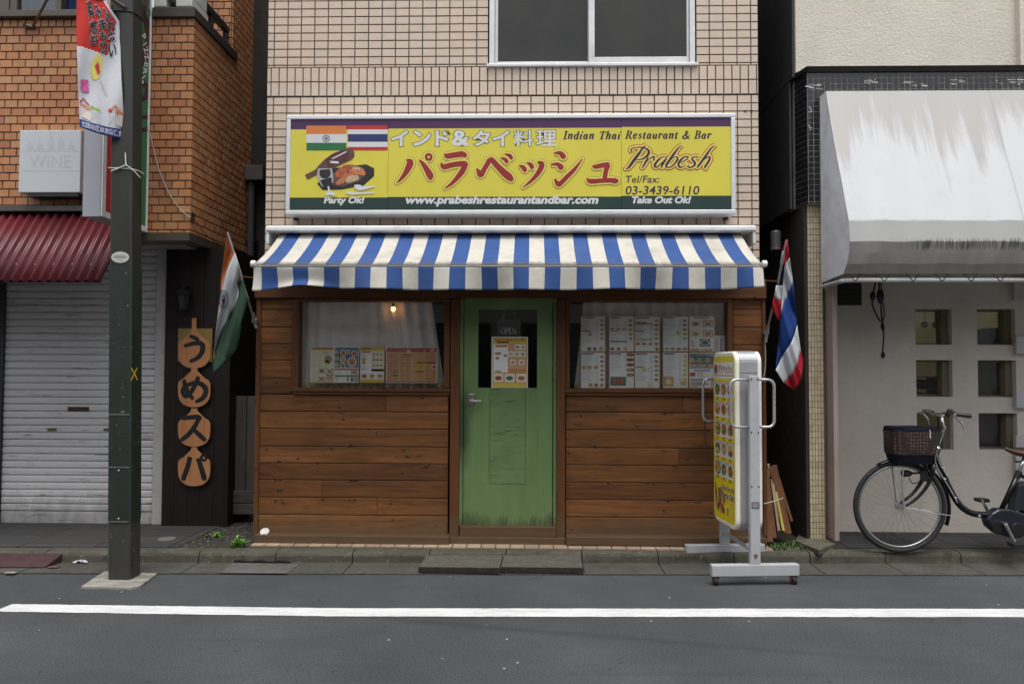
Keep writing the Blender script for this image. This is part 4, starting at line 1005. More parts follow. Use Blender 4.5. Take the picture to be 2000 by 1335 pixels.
for rr in (0, 1):
    for cc in range(5):
        (a, b), (c, d) = cols[cc], rws[rr]; s = Sheet(a, c, b, d, YM, ORG_, WH, .022); q = random.Random(rr*10+cc)
        if (rr, cc) == (0, 4):
            s.r(.2, .04, .8, .07, BL)
            for u, v in ((.26, .22), (.73, .22), (.26, .5), (.73, .5)): s.r(u-.21, v-.11, u+.21, v+.09, PO if u > .5 else CRM); s.d(u, v, .17, .07)
            s.r(.42, .64, .82, .86, TBL); s.d(.62, .75, .18, .09, m=GR); s.r(.05, .92, .4, .97, ORG_); s.r(.45, .92, .9, .97, PO); s.lines(.05, .66, .36, .88, 4, RE, False, 3)
        elif (rr, cc) == (1, 4):
            s.r(.03, .04, .97, .45, TBL)
            for k in range(5): s.d(.12+.19*k, .38, .10, .05)
            for k in range(6): s.d(.12+.15*k, .22+.04*(k % 2), .085, .06, plate=GR if k % 2 else WH)
            for k in range(5): s.r(.2+.14*k, .07, .23+.14*k, .2, BK)
            s.r(.2, .49, .82, .525, BL); s.r(.05, .56, .25, .67, RE); s.lines(.3, .55, .9, .68, 3, RE, False, 4); s.lines(.05, .72, .95, .97, 7, BK, True, 5, .4); s.r(.3, .86, .75, .89, ORG_)
        else:
            s.r(.05, .035, q.uniform(.4, .6), .07, BL); s.lines(.05, .1, .72, .8, 17, GY, True, q.random())
            if cc != 3: s.r(.05, .40, .38, .43, BL) if q.random() < .8 else None
            for k in range(5 if rr == 0 else 6):
                v = .1+.125*k
                if (rr, cc) == (1, 1): s.d(.84, .07+.14*k, .15, .05, plate=BK) if k < 5 else None
                elif (rr, cc) == (1, 3): s.r(.78, v-.03, .96, v+.07, CRM); s.d(.87, v+.02, .06, m=YE, plate=None)
                else: s.d(.86, v+.03, .105, .05)
            if (rr, cc) == (1, 1):
                s.r(.05, .5, .72, .68, WH, 3); s.r(.05, .68, .68, .93, TBL, 3); s.d(.36, .81, .30, .10, plate=GR, L=4); s.d(.36, .81, .20, .07, plate=None, m=RE, L=5)
            elif (rr, cc) == (1, 3): s.r(.03, .68, .42, .94, TA, 3); s.d(.22, .82, .15, .1, m=CRM, plate=YE, L=4); s.d(.8, .85, .16, .08, m=YE, plate=CRM, L=4)
            elif (rr, cc) == (0, 0): s.d(.35, .92, .1, m=GR); s.d(.57, .92, .09, m=GR); s.d(.82, .92, .11); s.d(.38, .51, .1)
            elif (rr, cc) == (1, 0):
                for u in (.13, .36, .62): s.d(u, .42, .11, L=4)
                for u in (.4, .63, .85): s.d(u, .91, .1, L=4)
            elif (rr, cc) == (0, 2): s.r(.03, .2, .72, .235, ORG_, 3); s.r(.03, .17, .5, .2, BL, 3); s.r(.05, .64, .72, .68, PO, 3); [s.d(u, .78, .1, .05, L=4) for u in (.14, .38, .62, .86)]; s.d(.88, .93, .09, L=4)
            elif (rr, cc) == (1, 2): s.d(.38, .49, .1, m=YE, L=4); s.d(.62, .49, .1, m=WH, plate=GY, L=4); s.d(.62, .90, .11, m=CRM, L=4)
            elif (rr, cc) == (0, 3): [s.d(u, .92, .12, .05, m=DI, L=4) for u in (.15, .38, .62, .86)]; s.d(.6, .48, .11, m=YE, L=4)
            elif (rr, cc) == (0, 1): [s.d(u, .37, .11, .05, L=4) for u in (.13, .37, .62)]; [s.d(u, .92, .11, .05, L=4, m=RE) for u in (.13, .38)]; s.d(.65, .92, .1, m=YE, L=4); s.r(.05, .70, .72, .73, BK, 3)
        s.done(desc[(rr, cc)], gm)
s = Sheet(1385, 655, 1416, 693, YM+.012, WH, WH, .01)
for u in (.45, .70): s.lines(u, .15, u+.16, .95, 6, RE, False, int(u*100), .7)
tag(s.mb.build('notice', PM, org=((s.x0+s.x1)/2, YM, s.z0)), 'plain white notice with red writing half behind the photo menu', 'notice')
# takeout poster taped over the door glass
s = Sheet(960, 657.5, 1031, 757, -.121, PL_, ORG_, .03); s.r(.04, .035, .96, .135, YE); s.r(.05, .14, .455, .70, WH, 3); s.r(.47, .14, .95, .70, PO, 3)
text(s.mb, 'Take Out Menu', (966, 661.5, 1001, 665.8), lambda x, y: tuple(W(x, y, -.121-.0022)), bold=.03, m=RE)
text(s.mb, 'お持ち帰り', (1003, 661.5, 1026, 665.8), lambda x, y: tuple(W(x, y, -.121-.0022)), bold=.02, m=RE)
s.lines(.15, .09, .9, .13, 1, BK, False, 4, .6); s.r(.1, .155, .43, .205, ORG_, 4); s.lines(.08, .22, .44, .29, 2, BK, True, 1, .5)
s.d(.18, .33, .12, .035, L=4); s.d(.38, .37, .07, .035, L=4); s.d(.16, .42, .07, .035, L=4); s.d(.36, .47, .08, .03, m=WH, L=4); s.lines(.06, .51, .44, .56, 2, BL, False, 2, .6); s.lines(.06, .58, .44, .64, 3, GY, True, 3, .5); s.d(.18, .68, .12, .03, L=4)
s.lines(.5, .155, .66, .26, 4, BK, False, 6, .5)
for u, v in ((.72, .2), (.87, .2), (.54, .34), (.70, .34), (.86, .34), (.59, .50), (.83, .50)): s.r(u-.075, v-.055, u+.075, v+.05, PL_, 4); s.d(u, v, .066, .04, L=5)
s.r(.47, .63, .95, .685, ORG_, 4); s.lines(.5, .637, .9, .68, 2, RE, False, 6, .4)
for u, m in ((.19, RE), (.5, GR), (.82, DI)): s.r(u-.14, .72, u+.14, .89, CRM, 4); s.d(u, .81, .135, .06, m=m, L=5)
s.r(.04, .9, .96, .985, YE, 4); s.lines(.3, .92, .9, .965, 1, RE, True, 8, .4)
tag(s.mb.build('takeout_poster', PM, org=((s.x0+s.x1)/2, -.12, s.z0)), 'orange and yellow takeout poster hung below the OPEN sign on the green door', 'poster')
yo = -.086
po = W(995, 655, yo)
ob = thing('open_sign', 'small dark plate reading OPEN hung by cords behind the door glass', 'sign', tuple(po))
mb = MB(); mb.pb(972, 624, 1015.5, 668, yo, yo+.004); mb.build('plate', M('slate_plate', (.022, .026, .034), .5), ob)
mb = MB()
for a, b, c, d in ((972, 624, 1015.5, 625.2), (972, 625.3, 973, 668), (1014.5, 625.3, 1015.5, 668)): mb.pb(a, b, c, d, yo-.002, yo-.0002)
mb.build('plate_border', flat('grey_line', (.14, .15, .16)), ob)
mb = MB(); K, H = .085, .035; serif(mb, 'OPEN', 977.5, 1009, 640, 652, lambda x, y: tuple(W(x, y, yo-.001)), slant=0, gap=.02); mb.build('lettering', flat('sign_lettering', (.45, .45, .45)), ob)
mb = MB(); mb.tube([W(982, 624, yo), W(986, 606, yo)], .0015, 5); mb.tube([W(1006, 624, yo), W(1002, 606, yo)], .0015, 5); mb.build('hanging_cord', STEEL, ob)

# ================================================================== STANDING LIGHT SIGN
sf = G(1474, 1141, 0); sf.z = 0
ss = thing('standing_sign', 'white and grey wheeled light box sign with a yellow food poster face', 'sign', tuple(sf), rz=R(5.0))
GREYM = M('grey_painted_metal', (.46, .475, .50), .45, metal=.15, var=.06, vs=6, dirt=.30, ds=4, dcol=(.25, .16, .09))
BODYM = M('silver_box_metal', (.46, .46, .48), .38, metal=.5, var=.05, vs=3)
ACR = M('white_acrylic', (.84, .84, .80), .25, var=.02)
ACR2 = M('cream_acrylic', (.86, .83, .68), .25, var=.02)
def L(mb, name, mats, **k): return mb.build(name, mats, ss, local=True, **k)
bz0, bz1, by0, by1, cr = .360, 1.672, .055, .565, .085
def rrect(y0, y1, z0, z1, r, n=6):
    out = []
    for cy, cz, a0 in ((y1-r, z1-r, 0), (y0+r, z1-r, 90), (y0+r, z0+r, 180), (y1-r, z0+r, 270)):
        for i in range(n+1): a = R(a0+90*i/n); out.append((cy+r*math.cos(a), cz+r*math.sin(a)))
    return out
ox = -.012
mb = MB(); mb.extrude_x(rrect(by0, by1, bz0, bz1, cr), ox-.068, ox+.068); L(mb, 'case', BODYM, bevel=.003, smooth=False)
mb = MB(); mb.box(ox-.066, ox+.066, by0-.0008, by0+.0002, 1.508, 1.511); L(mb, 'case_joint', DARKMETAL)
def facep(side):
    x0, x1 = ox+side*.0685, ox+side*.100; mb = MB()
    a = rrect(by0+.003, by1-.003, bz0+.003, bz1-.003, cr-.003); b = rrect(by0+.003, by1-.003, bz0+.003, bz1-.003, cr-.003); c = rrect(by0+.014, by1-.014, bz0+.014, bz1-.014, cr-.014)
    n = len(a); vs = [(x0, y, z) for y, z in a] + [(x0+side*.024, y, z) for y, z in b] + [(x1, y, z) for y, z in c]
    fs = [(i, (i+1) % n, (i+1) % n+n, i+n) for i in range(n)] + [(i+n, (i+1) % n+n, (i+1) % n+2*n, i+2*n) for i in range(n)] + [tuple(range(2*n, 3*n)), tuple(range(n-1, -1, -1))]
    if side < 0: fs = [tuple(reversed(f)) for f in fs]
    mb.add(vs, fs); return L(mb, 'acrylic_face', ACR2 if side < 0 else ACR, smooth=False)
fp = facep(-1); facep(1)
# the poster on the face towards the door: unit coordinates u 0..1 (far to near), v 0..1 downward
pyA, pyB, pzA, pzB = by1-.018, by0+.022, bz1-.038, bz0+.038
xf = ox-.100
def lp(u, v, k): return (xf-.0004-.0005*k, pyA+(pyB-pyA)*u, pzA+(pzB-pzA)*v)
PY = [flat('poster_yellow', (.74, .58, .012)), flat('poster_white', (.70, .70, .68)), flat('poster_red', (.42, .035, .03)), PM[DI], flat('poster_grey', (.42, .42, .44)), PM[GR], flat('poster_purple', (.10, .02, .09)), PM[BK], flat('poster_tan', (.55, .36, .16))]
def pface(mb, pts, k, m):
    P3 = [lp(u, v, k) for u, v in pts]
    a = sum(P3[i][1]*P3[(i+1) % len(P3)][2]-P3[(i+1) % len(P3)][1]*P3[i][2] for i in range(len(P3)))
    f = tuple(range(len(P3))); mb.add(P3, [f if a < 0 else tuple(reversed(f))], m)
def prect(mb, u0, v0, u1, v1, k, m): pface(mb, [(u0, v0), (u1, v0), (u1, v1), (u0, v1)], k, m)
def pdisc(mb, u, v, ru, rv, k, m): pface(mb, [(u+ru*math.cos(i*math.pi/8), v+rv*math.sin(i*math.pi/8)) for i in range(16)], k, m)
mb = MB(); c = rrect(pyB, pyA, pzB, pzA, .05); P3 = [(xf-.0004, y, z) for y, z in c]; mb.add(P3, [tuple(reversed(range(len(P3))))], 0)
prect(mb, .04, .035, .95, .135, 1, 1); prect(mb, .04, .115, .95, .119, 2, 2)
prect(mb, .05, .05, .2, .075, 2, 2); prect(mb, .05, .075, .2, .09, 2, 7); prect(mb, .05, .093, .2, .105, 2, 5)
rng = random.Random(5)
for r_ in range(5):
    v0 = .155+.122*r_
    for c_ in range(3):
        u0 = .05+.305*c_; prect(mb, u0, v0, u0+.295, v0+.096, 1, 1); prect(mb, u0, v0+.0, u0+.295, v0+.022, 2, 4)
        pdisc(mb, u0+.15, v0+.048, .142, .042, 3, 1 if (r_, c_) not in ((4, 0), (2, 0)) else 7); pdisc(mb, u0+.15, v0+.047, .125, .036, 4, 3 if (r_, c_) not in ((3, 0), (0, 0)) else 5)
        for q in range(5): pdisc(mb, u0+.15+rng.uniform(-.07, .07), v0+.048+rng.uniform(-.02, .02), .042, .013, 5+q, rng.choice((3, 3, 8, 5, 2)))
        prect(mb, u0+.08, v0+.099, u0+.08+rng.uniform(.08, .14), v0+.105, 1, 7); prect(mb, u0+.05, v0+.11, u0+.20, v0+.114, 1, 2)
prect(mb, .06, .79, .09, .86, 1, 7)
for k in range(9):
    u = .07+.045*k; prect(mb, u, .80+rng.uniform(0, .03), u+.03, .93+rng.uniform(-.02, .02), 1+k % 2, (7, 6, 4, 2, 7)[k % 5])
for k in range(8): pdisc(mb, .12+.05*k, .93+.012*math.sin(k*2), .05, .018, 3+k, (8, 3, 2, 6)[k % 4])
pface(mb, [(.47, .87), (.56, .865), (.53, .91)], 2, 2); prect(mb, .62, .91, .71, .96, 2, 3); prect(mb, .62, .90, .71, .912, 3, 1); prect(mb, .80, .875, .90, .97, 2, 8); prect(mb, .82, .885, .88, .965, 3, 0)
def ptext(mb, s, u0, v0, u1, v1, k, m, bold, shear=0):
    vs, fs = glyphs(s, bold, shear); a0, a1 = min(v[0] for v in vs), max(v[0] for v in vs); b0, b1 = min(v[1] for v in vs), max(v[1] for v in vs)
    P3 = [lp(u0+(x-a0)/(a1-a0)*(u1-u0), v1+(y-b0)/(b1-b0)*(v0-v1), k) for x, y in vs]
    # glyph faces run counter-clockwise with x right: here x runs to -Y, so they already look to -X
    mb.add(P3, fs, m)
ptext(mb, 'パラベッシュ', .22, .05, .93, .105, 3, 2, .03)
ptext(mb, 'Take Out Ok!', .40, .785, .97, .812, 3, 1, .09, .0); ptext(mb, 'Take Out Ok!', .40, .785, .97, .812, 4, 6, .02, .0)
ptext(mb, 'Party Ok!', .40, .826, .97, .872, 3, 1, .09, .0); ptext(mb, 'Party Ok!', .40, .826, .97, .872, 4, 6, .03, .0)
mb2 = mb.build('food_poster', PY, fp, local=True)
def post(y, s):
    mb = MB(); mb.box(-.036, .036, y-.025*s, y+.02*s, .1475, 1.49); L(mb, 'post', GREYM, bevel=.004)
    mb = MB(); mb.box(-.318, .318, y-.03*s, y+.03*s, .066, .147); L(mb, 'foot', GREYM, bevel=.005)
    for e in (-.285, .285):
        mb = MB(); mb.box(e-.022, e+.022, y-.018, y+.018, .045, .0655, 1); mb.box(e-.022, e-.018, y-.012, y+.012, .022, .045, 1); mb.box(e+.018, e+.022, y-.012, y+.012, .022, .045, 1)
        n = 16
        mb.tube([(e-.014, y, .0305), (e+.014, y, .0305)], .030, n, 0)
        o = L(mb, 'caster', [RUBBER, RUST])
    for sg in (-1, 1):
        e = .152 if sg > 0 else -.170; r = .045; yy = y-.004*s
        pts = [(sg*.030, yy, 1.462), (e-sg*r, yy, 1.462)] + [(e-sg*r+sg*r*math.sin(R(a)), yy, 1.462-r+r*math.cos(R(a))) for a in (22, 45, 68, 90)] + [(e-sg*r+sg*r*math.cos(R(a)), yy, 1.122+r-r*math.sin(R(a))) for a in (0, 22, 45, 68, 90)] + [(sg*.030, yy, 1.122)]
        mb = MB(); mb.tube(pts, .0105, 10); L(mb, 'handle', M('steel_tube', (.50, .50, .51), .3, metal=.7, var=.1, vs=10), smooth=True)
    for xx, zz in ((-.022, 1.465), (.022, 1.465), (-.026, 1.085), (.026, 1.085), (-.026, .70), (.026, .70)):
        mb = MB(); mb.tube([(xx, y-.025*s, zz), (xx, y-.029*s, zz)], .0055, 8); L(mb, 'screw', DARKMETAL)
post(.0, 1); post(.64, -1)
mb = MB(); mb.tube([(0, -.025, .212), (0, -.034, .212)], .013, 6); L(mb, 'bolt', RUST)
mb = MB(); mb.tube([(0, .615, .235), (0, .03, .235)], .016, 8); L(mb, 'brace', GREYM)
mb = MB(); mb.box(-.028, .028, -.0272, -.0252, .545, .590, 0)
for k in range(4): mb.box(-.022, random.uniform(.0, .02), -.0276, -.0273, .553+.008*k, .557+.008*k, 1)
L(mb, 'maker_plate', [M('plate_grey', (.10, .10, .10), .5), M('plate_silver', (.4, .4, .4), .4)])
# ================================================================== BRICK BUILDING
BRICK = palette('orange_facing_brick', [(.42, .175, .070), (.35, .135, .062), (.46, .235, .11), (.38, .15, .062), (.48, .21, .08), (.41, .20, .095)], .5, .25, 40, .10, 14, grime=.25)
BMORT = M('brick_mortar', (.115, .082, .058), .95, var=.3, vs=20)
BRONZE = M('bronze_sheet', (.095, .080, .062), .45, metal=.35, var=.12, vs=3, dirt=.3)
BROWNPL = woodmat('dark_board', (.017, .009, .007), (.007, .0045, .004), 'z', isl=.3, knots=False, rough=.5)
bx1 = X(374, 250, 0)                       # the corner of the building
lz0, lz1 = Z(300, 456, 0), Z(300, 37, 0)
bl = thing('brick_building', 'orange brick building with a closed grey shutter and dark boarded wall', 'building', (bx1-1.5, 0, 0))
PX, PZ_ = .1145, .0712
BLX = -7.0
mb = MB()
tiles_front(mb, BLX, bx1+.0145, lz0, lz1-.072, 0, PX, PZ_, .009, bond=True, xph=bx1+.0145)
tiles_front(mb, BLX, bx1+.0145, lz1-.070, lz1-.001, 0, .068, .069, .009, xph=bx1+.0145)
tiles_side(mb, -.0045, 3.4, lz0, lz1, bx1, 1, PX, PZ_, .009)
zsb = Z(400, 10, .86)
tiles_side(mb, .86, 3.4, lz1+.001, 6.2, bx1, 1, PX, PZ_, .009)
tiles_front(mb, X(300, 60, .86), bx1, lz1, 6.2, .86, PX, PZ_, .009, bond=True)
xs = X(300, 60, .86)
mb.box(BLX, bx1-.0, .0, .30, lz0, lz1, 1); mb.box(bx1-.3, bx1, .30, 3.4, lz0, lz1, 1)
mb.box(xs, bx1, .86, 3.4, lz1+.0005, 6.2, 1); mb.box(BLX, xs, .30, .5, lz1, 6.2, 1)
mb.box(BLX, bx1-.3, .30, .86, lz0+.02, lz0+.2, 1)
# lower brick on the passage side
lz_w = lz0-.06
tiles_side(mb, 1.25, 3.4, 0, lz0-.001, bx1-.02, 1, PX, PZ_, .009); mb.box(bx1-.3, bx1-.02, 1.25, 3.4, 0, lz0, 1)
mb.build('wall', [BRICK, BMORT], bl)
# window with blue curtain above the sill
mb = MB(); mb.box(BLX, X(296, 30, -.03), -.07, .30, lz1, Z(100, 18.5, -.07)); mb.build('sill', BRONZE, bl, bevel=.004)
zs1 = Z(100, 18.5, -.05)
wnd = MB(); wnd.box(BLX, X(22, 8, .05), .02, .1, zs1, 6.2); wnd.box(X(22, 8, .05)+.0, X(36, 8, .05), .03, .1, zs1, 6.2); wnd.box(X(112, 8, .05), X(122, 8, .05), .03, .1, zs1, 6.2); wnd.box(X(36, 8, .05), X(112, 8, .05), .04, .1, zs1, zs1+.012)
wo = wnd.build('upper_window', BRONZE, bl)
def wavy(x0, x1, z0, z1, y, folds, amp):
    m2 = MB(); n = 80; m2.grid([[(x0+(x1-x0)*j/n, y+amp*math.sin(j/n*folds*6.283), z) for j in range(n+1)] for z in (z0, z1)]); return m2
wavy(X(-40, 8, .16), X(150, 8, .16), zs1-.02, 6.1, .18, 17, .025).build('blue_curtain', clothmat('blue_curtain_cloth', (.030, .050, .115), .1), wo, smooth=True)
m2 = MB(); m2.box(X(36, 8, .05), X(112, 8, .05), .06, .064, zs1+.013, 6.1); m2.build('pane', glassmat('window_glass', (.8, .84, .85), 1.3), wo)
m2 = MB(); m2.box(X(122, 8, .05)+.001, xs+.1, .20, .29, zs1-.05, 6.2); m2.build('dark_opening', BLACK, wo)
# balcony parapet cap and rail
mb = MB(); zc_a, zc_b = Z(335, 32.5, -.05), Z(335, 14, -.05)
mb.box(X(297, 24, -.05), bx1+.03, -.05, .24, zc_a, zc_b); mb.box(bx1-.20, bx1+.03, .2405, .95, zc_a, zc_b); mb.build('parapet_cap', M('dark_brown_cap', (.055, .045, .040), .5, metal=.2, var=.2, vs=4), bl, bevel=.004)
mb = MB(); zr2 = zc_b + .16; mb.box(bx1-.07, bx1-.02, -.02, .95, zr2, zr2+.06); 
for yy in (.02, .45, .80): mb.box(bx1-.065, bx1-.025, yy, yy+.04, zc_b, zr2-.0005)
mb.build('balcony_rail', DARKMETAL, bl, bevel=.003)
# overhang edge, soffit and shop recess
mb = MB(); mb.box(X(268, 462, -.02), bx1+.012, -.03, .0, Z(300, 470, -.02), lz0-.001); mb.box(bx1-.02, bx1+.012, .0005, 1.6, Z(300, 470, -.02), lz0-.001); mb.build('overhang_trim', BRONZE, bl)
mb = MB(); mb.box(BLX, bx1-.021, .0005, 1.3, lz0-.05, lz0-.03); mb.build('soffit', M('soffit_grey', (.16, .155, .15), .7), bl)
YSH = .52
mb = MB(); zb = SWZ+.012; zt_ = lz0-.05; ps = .0655; x0, x1 = X(8, 800, YSH), X(304, 800, YSH)
prof = []; z = zb + .11
prof += [(YSH-.004, zb), (YSH-.004, zb+.10), (YSH+.006, zb+.104)]
while z < zt_:
    prof += [(YSH+.012, z+.001), (YSH-.003, z+.003), (YSH-.006, z+.010), (YSH-.007, z+.030), (YSH-.006, z+.052), (YSH-.002, z+.0605), (YSH+.012, z+.0625)]; z += ps
n = len(prof); mb.add([(x0, y, z) for y, z in prof] + [(x1, y, z) for y, z in prof], [(i, i+n, i+n+1, i+1) for i in range(n-1)])
def shuttermat():
    m, nt, b = newmat('old_shutter_paint'); t = NT(nt)
    c = t.ramp(t.noise(t.coord((.8, 1, .8)), 1.6, 5), [(.3, (.52, .51, .515)), (.7, (.62, .61, .61))])
    st = t.noise(t.coord((2.2, 3, 44)), 1.6, 6, .72)
    c = t.mix(t.ramp(st, [(.575, 0), (.66, .85)]), c, (.05, .048, .046))
    ru = t.noise(t.coord((1.1, 3, 2.2)), 1.4, 6, .7)
    c = t.mix(t.ramp(ru, [(.61, 0), (.73, .75)]), c, (.15, .085, .055))
    sp = t.noise(t.coord((6, 6, 6)), 9, 5, .75); c = t.mix(t.ramp(sp, [(.66, 0), (.74, .6)]), c, (.10, .09, .085))
    q = t.xyz(); zz = t.math('ADD', q['Z'], t.math('MULTIPLY', t.noise(t.coord((7, 7, 2)), 1.5, 6, .7), .5))
    c = t.mix(t.ramp(zz, [(.28, .75), (.62, 0)]), c, (.10, .092, .085))
    t.l(c, b.inputs['Base Color']); b.inputs['Roughness'].default_value = .55; b.inputs['Specular IOR Level'].default_value = .35
    t.bump(sp, b, .15, .003); return m
sh = mb.build('shutter', shuttermat(), bl, smooth=False)
mb = MB(); mb.pb(132, 794, 174, 803, YSH-.008, YSH-.002); mb.build('letter_slot', M('rusted_slot', (.05, .025, .012), .8, var=.4, vs=40), sh)
for a in (92, 202):
    mb = MB(); mb.pb(a, 836, a+18, 841, YSH-.012, YSH-.003); mb.build('handle', M('dull_brass', (.16, .11, .05), .5, metal=.6), sh)
mb = MB(); mb.box(BLX, x0-.001, YSH-.03, YSH+.05, SWZ, zt_); mb.build('door_edge', DARKMETAL, bl)
FRM = M('off_white_frame', (.42, .415, .40), .5, var=.08, vs=3, dirt=.5, ds=6, dcol=(.12, .07, .04))
mb = MB(); mb.box(x1+.001, X(322, 800, YSH-.03), YSH-.04, YSH+.05, SWZ+.012, zt_); mb.build('shutter_post', FRM, bl, bevel=.004)
xa = X(323.5, 800, YSH-.03); xb = X(440, 800, .44)
yb2 = .44
mb = MB(); x = xa; wds = (.10, .125, .125, .125, .125)
for k in range(8):
    x2 = min(x + .118, xb)
    if x2 - x > .02: mb.box(x+.001, x2-.001, yb2+random.uniform(0, .003), yb2+.06, SWZ, zt_)
    x = x2
mb.box(xb+.001, xb+.04, yb2-.01, yb2+.06, SWZ, zt_)
mb.box(xb+.002, xb+.03, yb2+.061, 1.25, SWZ, zt_)
mb.build('boarded_wall', BROWNPL, bl, bevel=.002)
mb = MB(); mb.box(x0, X(372, 465, YSH-.2), YSH-.28, YSH-.05, Z(300, 480, YSH-.28)-.0, lz0-.051); mb.build('shutter_box', M('shutter_box_paint', (.34, .335, .32), .55, dirt=.4), bl, bevel=.004)
# red corrugated canopy
REDC = M('faded_red_sheet', (.105, .012, .017), .40, var=.3, vs=2, dirt=.6, ds=2.5, dcol=(.055, .012, .018), stretch=(1, 1, .4))
ty, by = -.02, -.50
tz, bz = Z(100, 411, ty), Z(100, 549, by)
cx0, cx1 = -7.0, X(222, 500, -.3)
tc = thing('corrugated_canopy', 'faded red corrugated canopy sloping over the closed shutter', 'canopy', ((cx0+cx1)/2, 0, tz))
mb = MB(); rows = []; pw = .0765; n = int((cx1-cx0)/pw*8)
for t_ in (0, .5, 1):
    rows.append([(cx0+(cx1-cx0)*j/n, ty+(by-ty)*t_ - .017*.75*math.cos(2*math.pi*j/8), tz+(bz-tz)*t_ + .017*.66*math.cos(2*math.pi*j/8)) for j in range(n+1)])
mb.grid(rows[::-1]); mb.build('sheet', REDC, tc, smooth=True, solid=.002)
NAIL = M('pale_nail', (.5, .42, .42), .5)
for k in range(14):
    xx = cx1 - .12 - k*pw*2; t_ = .80; mb = MB(); mb.sphere((xx, ty+(by-ty)*t_-.016, tz+(bz-tz)*t_+.014), .006, 6); mb.build('nail', NAIL, tc)
mb = MB(); mb.box(cx0, X(270, 404, -.06), -.09, -.012, Z(100, 412, -.09), Z(100, 401, -.09)); mb.build('flashing', M('dark_flashing', (.085, .075, .068), .5, metal=.3, var=.25, vs=5), tc, bevel=.003)
mb = MB(); mb.tube([(cx0, by+.05, bz+.005), (cx1-.02, by+.05, bz+.005)], .014, 6); mb.build('rail', DARKMETAL, tc)
# ---- signs hung on the brick
wsg = thing('wine_sign', 'square pale wall sign with faint WINE lettering and bottle shapes', 'sign', tuple(W(97, 378, -.07)))
yw = -.16
mb = MB(); x0, x1, z0, z1 = mb.pb(37, 254, 157, 376, yw, -.02); mb.build('box', M('pale_sign_face', (.50, .53, .55), .45, var=.03, vs=2, dirt=.06), wsg, bevel=.006)
FAINT = M('faint_print', (.44, .47, .49), .5, var=.02); mb = MB(); wm = lambda x, y: tuple(W(x, y, yw-.001))
text(mb, 'WINE', (57, 303, 138, 327), wm, bold=.01)
text(mb, 'WINE', (57, 303, 138, 327), wm, bold=.01)
mb.v = mb.v[:len(mb.v)//2]; mb.f = mb.f[:len(mb.f)//2]; mb.m = mb.m[:len(mb.m)//2]
def bottle(cx, base, h, wd):
    put2d(mb, [(cx-wd, base), (cx+wd, base), (cx+wd, base-h*.55), (cx+wd*.35, base-h*.72), (cx+wd*.35, base-h), (cx-wd*.35, base-h), (cx-wd*.35, base-h*.72), (cx-wd, base-h*.55)], [tuple(range(8))], wm)
for cx, h in ((58, 17), (78, 17), (100, 33), (119, 27), (140, 17)): bottle(cx, 292, h, 6)
for yy in (295, 333.5): put2d(mb, [(38, yy), (156, yy), (156, yy+.6), (38, yy+.6)], [(0, 1, 2, 3)], wm)
mb.build('faint_lettering', FAINT, wsg)
mb = MB(); mb.box(x0+.08, x1-.02, -.15, -.02, z0-.03, z0-.001); mb.build('dark_underside', DARKMETAL, wsg)  # dark box added below the case as its dark underside
# projecting sign
yfr = -.75
psg = thing('projecting_sign', 'tall projecting box sign with red and green face lettered PIZZERIA', 'sign', tuple(W(178, 425, yfr)))
xl, xr = X(161, 400, yfr), X(196, 400, yfr); zbt = Z(178, 423, yfr); ztp = 5.6
mb = MB(); mb.box(xl, xr, yfr, -.03, zbt, ztp); mb.build('case', M('lavender_grey_case', (.36, .37, .41), .5, var=.05, vs=2, dirt=.2), psg, bevel=.004)
def sm(y, z, k=0): return (xr+.0025+.0006*k, y, z)
mb = MB()
fy0, fy1, fz0 = yfr+.06, -.05, zbt+.055
def sq(y0, y1, z0, z1, m, k=0): mb.add([sm(y0, z0, k), sm(y1, z0, k), sm(y1, z1, k), sm(y0, z1, k)], [(0, 1, 2, 3)], m)
third = (fy1-fy0)/3
sq(fy0, fy0+third, fz0, ztp-.05, 0); sq(fy0+third, fy0+2*third, fz0, ztp-.05, 1); sq(fy0+2*third, fy1, fz0, ztp-.05, 2)
# maroon ribbon winding over the green third
def yz(px, py):
    """photo point -> (y,z) on the sign face"""
    d = ray(px, py); p = CAM + d*((xr+.003-CAM.x)/d.x); return p.y, p.z
def rib(pts, m, k):
    vs, fs = ribbon(pts, 0, 6); P3 = [sm(*yz(x, y), k) for x, y, *_ in vs]
    out = []
    for f in fs:
        a = sum(P3[f[i]][1]*P3[f[(i+1) % len(f)]][2]-P3[f[(i+1) % len(f)]][1]*P3[f[i]][2] for i in range(len(f)))
        out.append(tuple(f) if a > 0 else tuple(reversed(f)))
    mb.add(P3, out, m)
rib([(291, -30, 4), (286, 0, 5), (280, 25, 6), (287, 48, 6), (289, 80, 6), (282, 115, 8), (276, 125, 5)], 3, 1)
rib([(274, 150, 4), (281, 163, 5), (289, 175, 6), (286, 188, 6), (275, 195, 5)], 3, 1)
rib([(274, 229, 4), (290, 229, 4)], 3, 1); rib([(274, 255, 4.5), (290, 252, 4.5)], 3, 1)
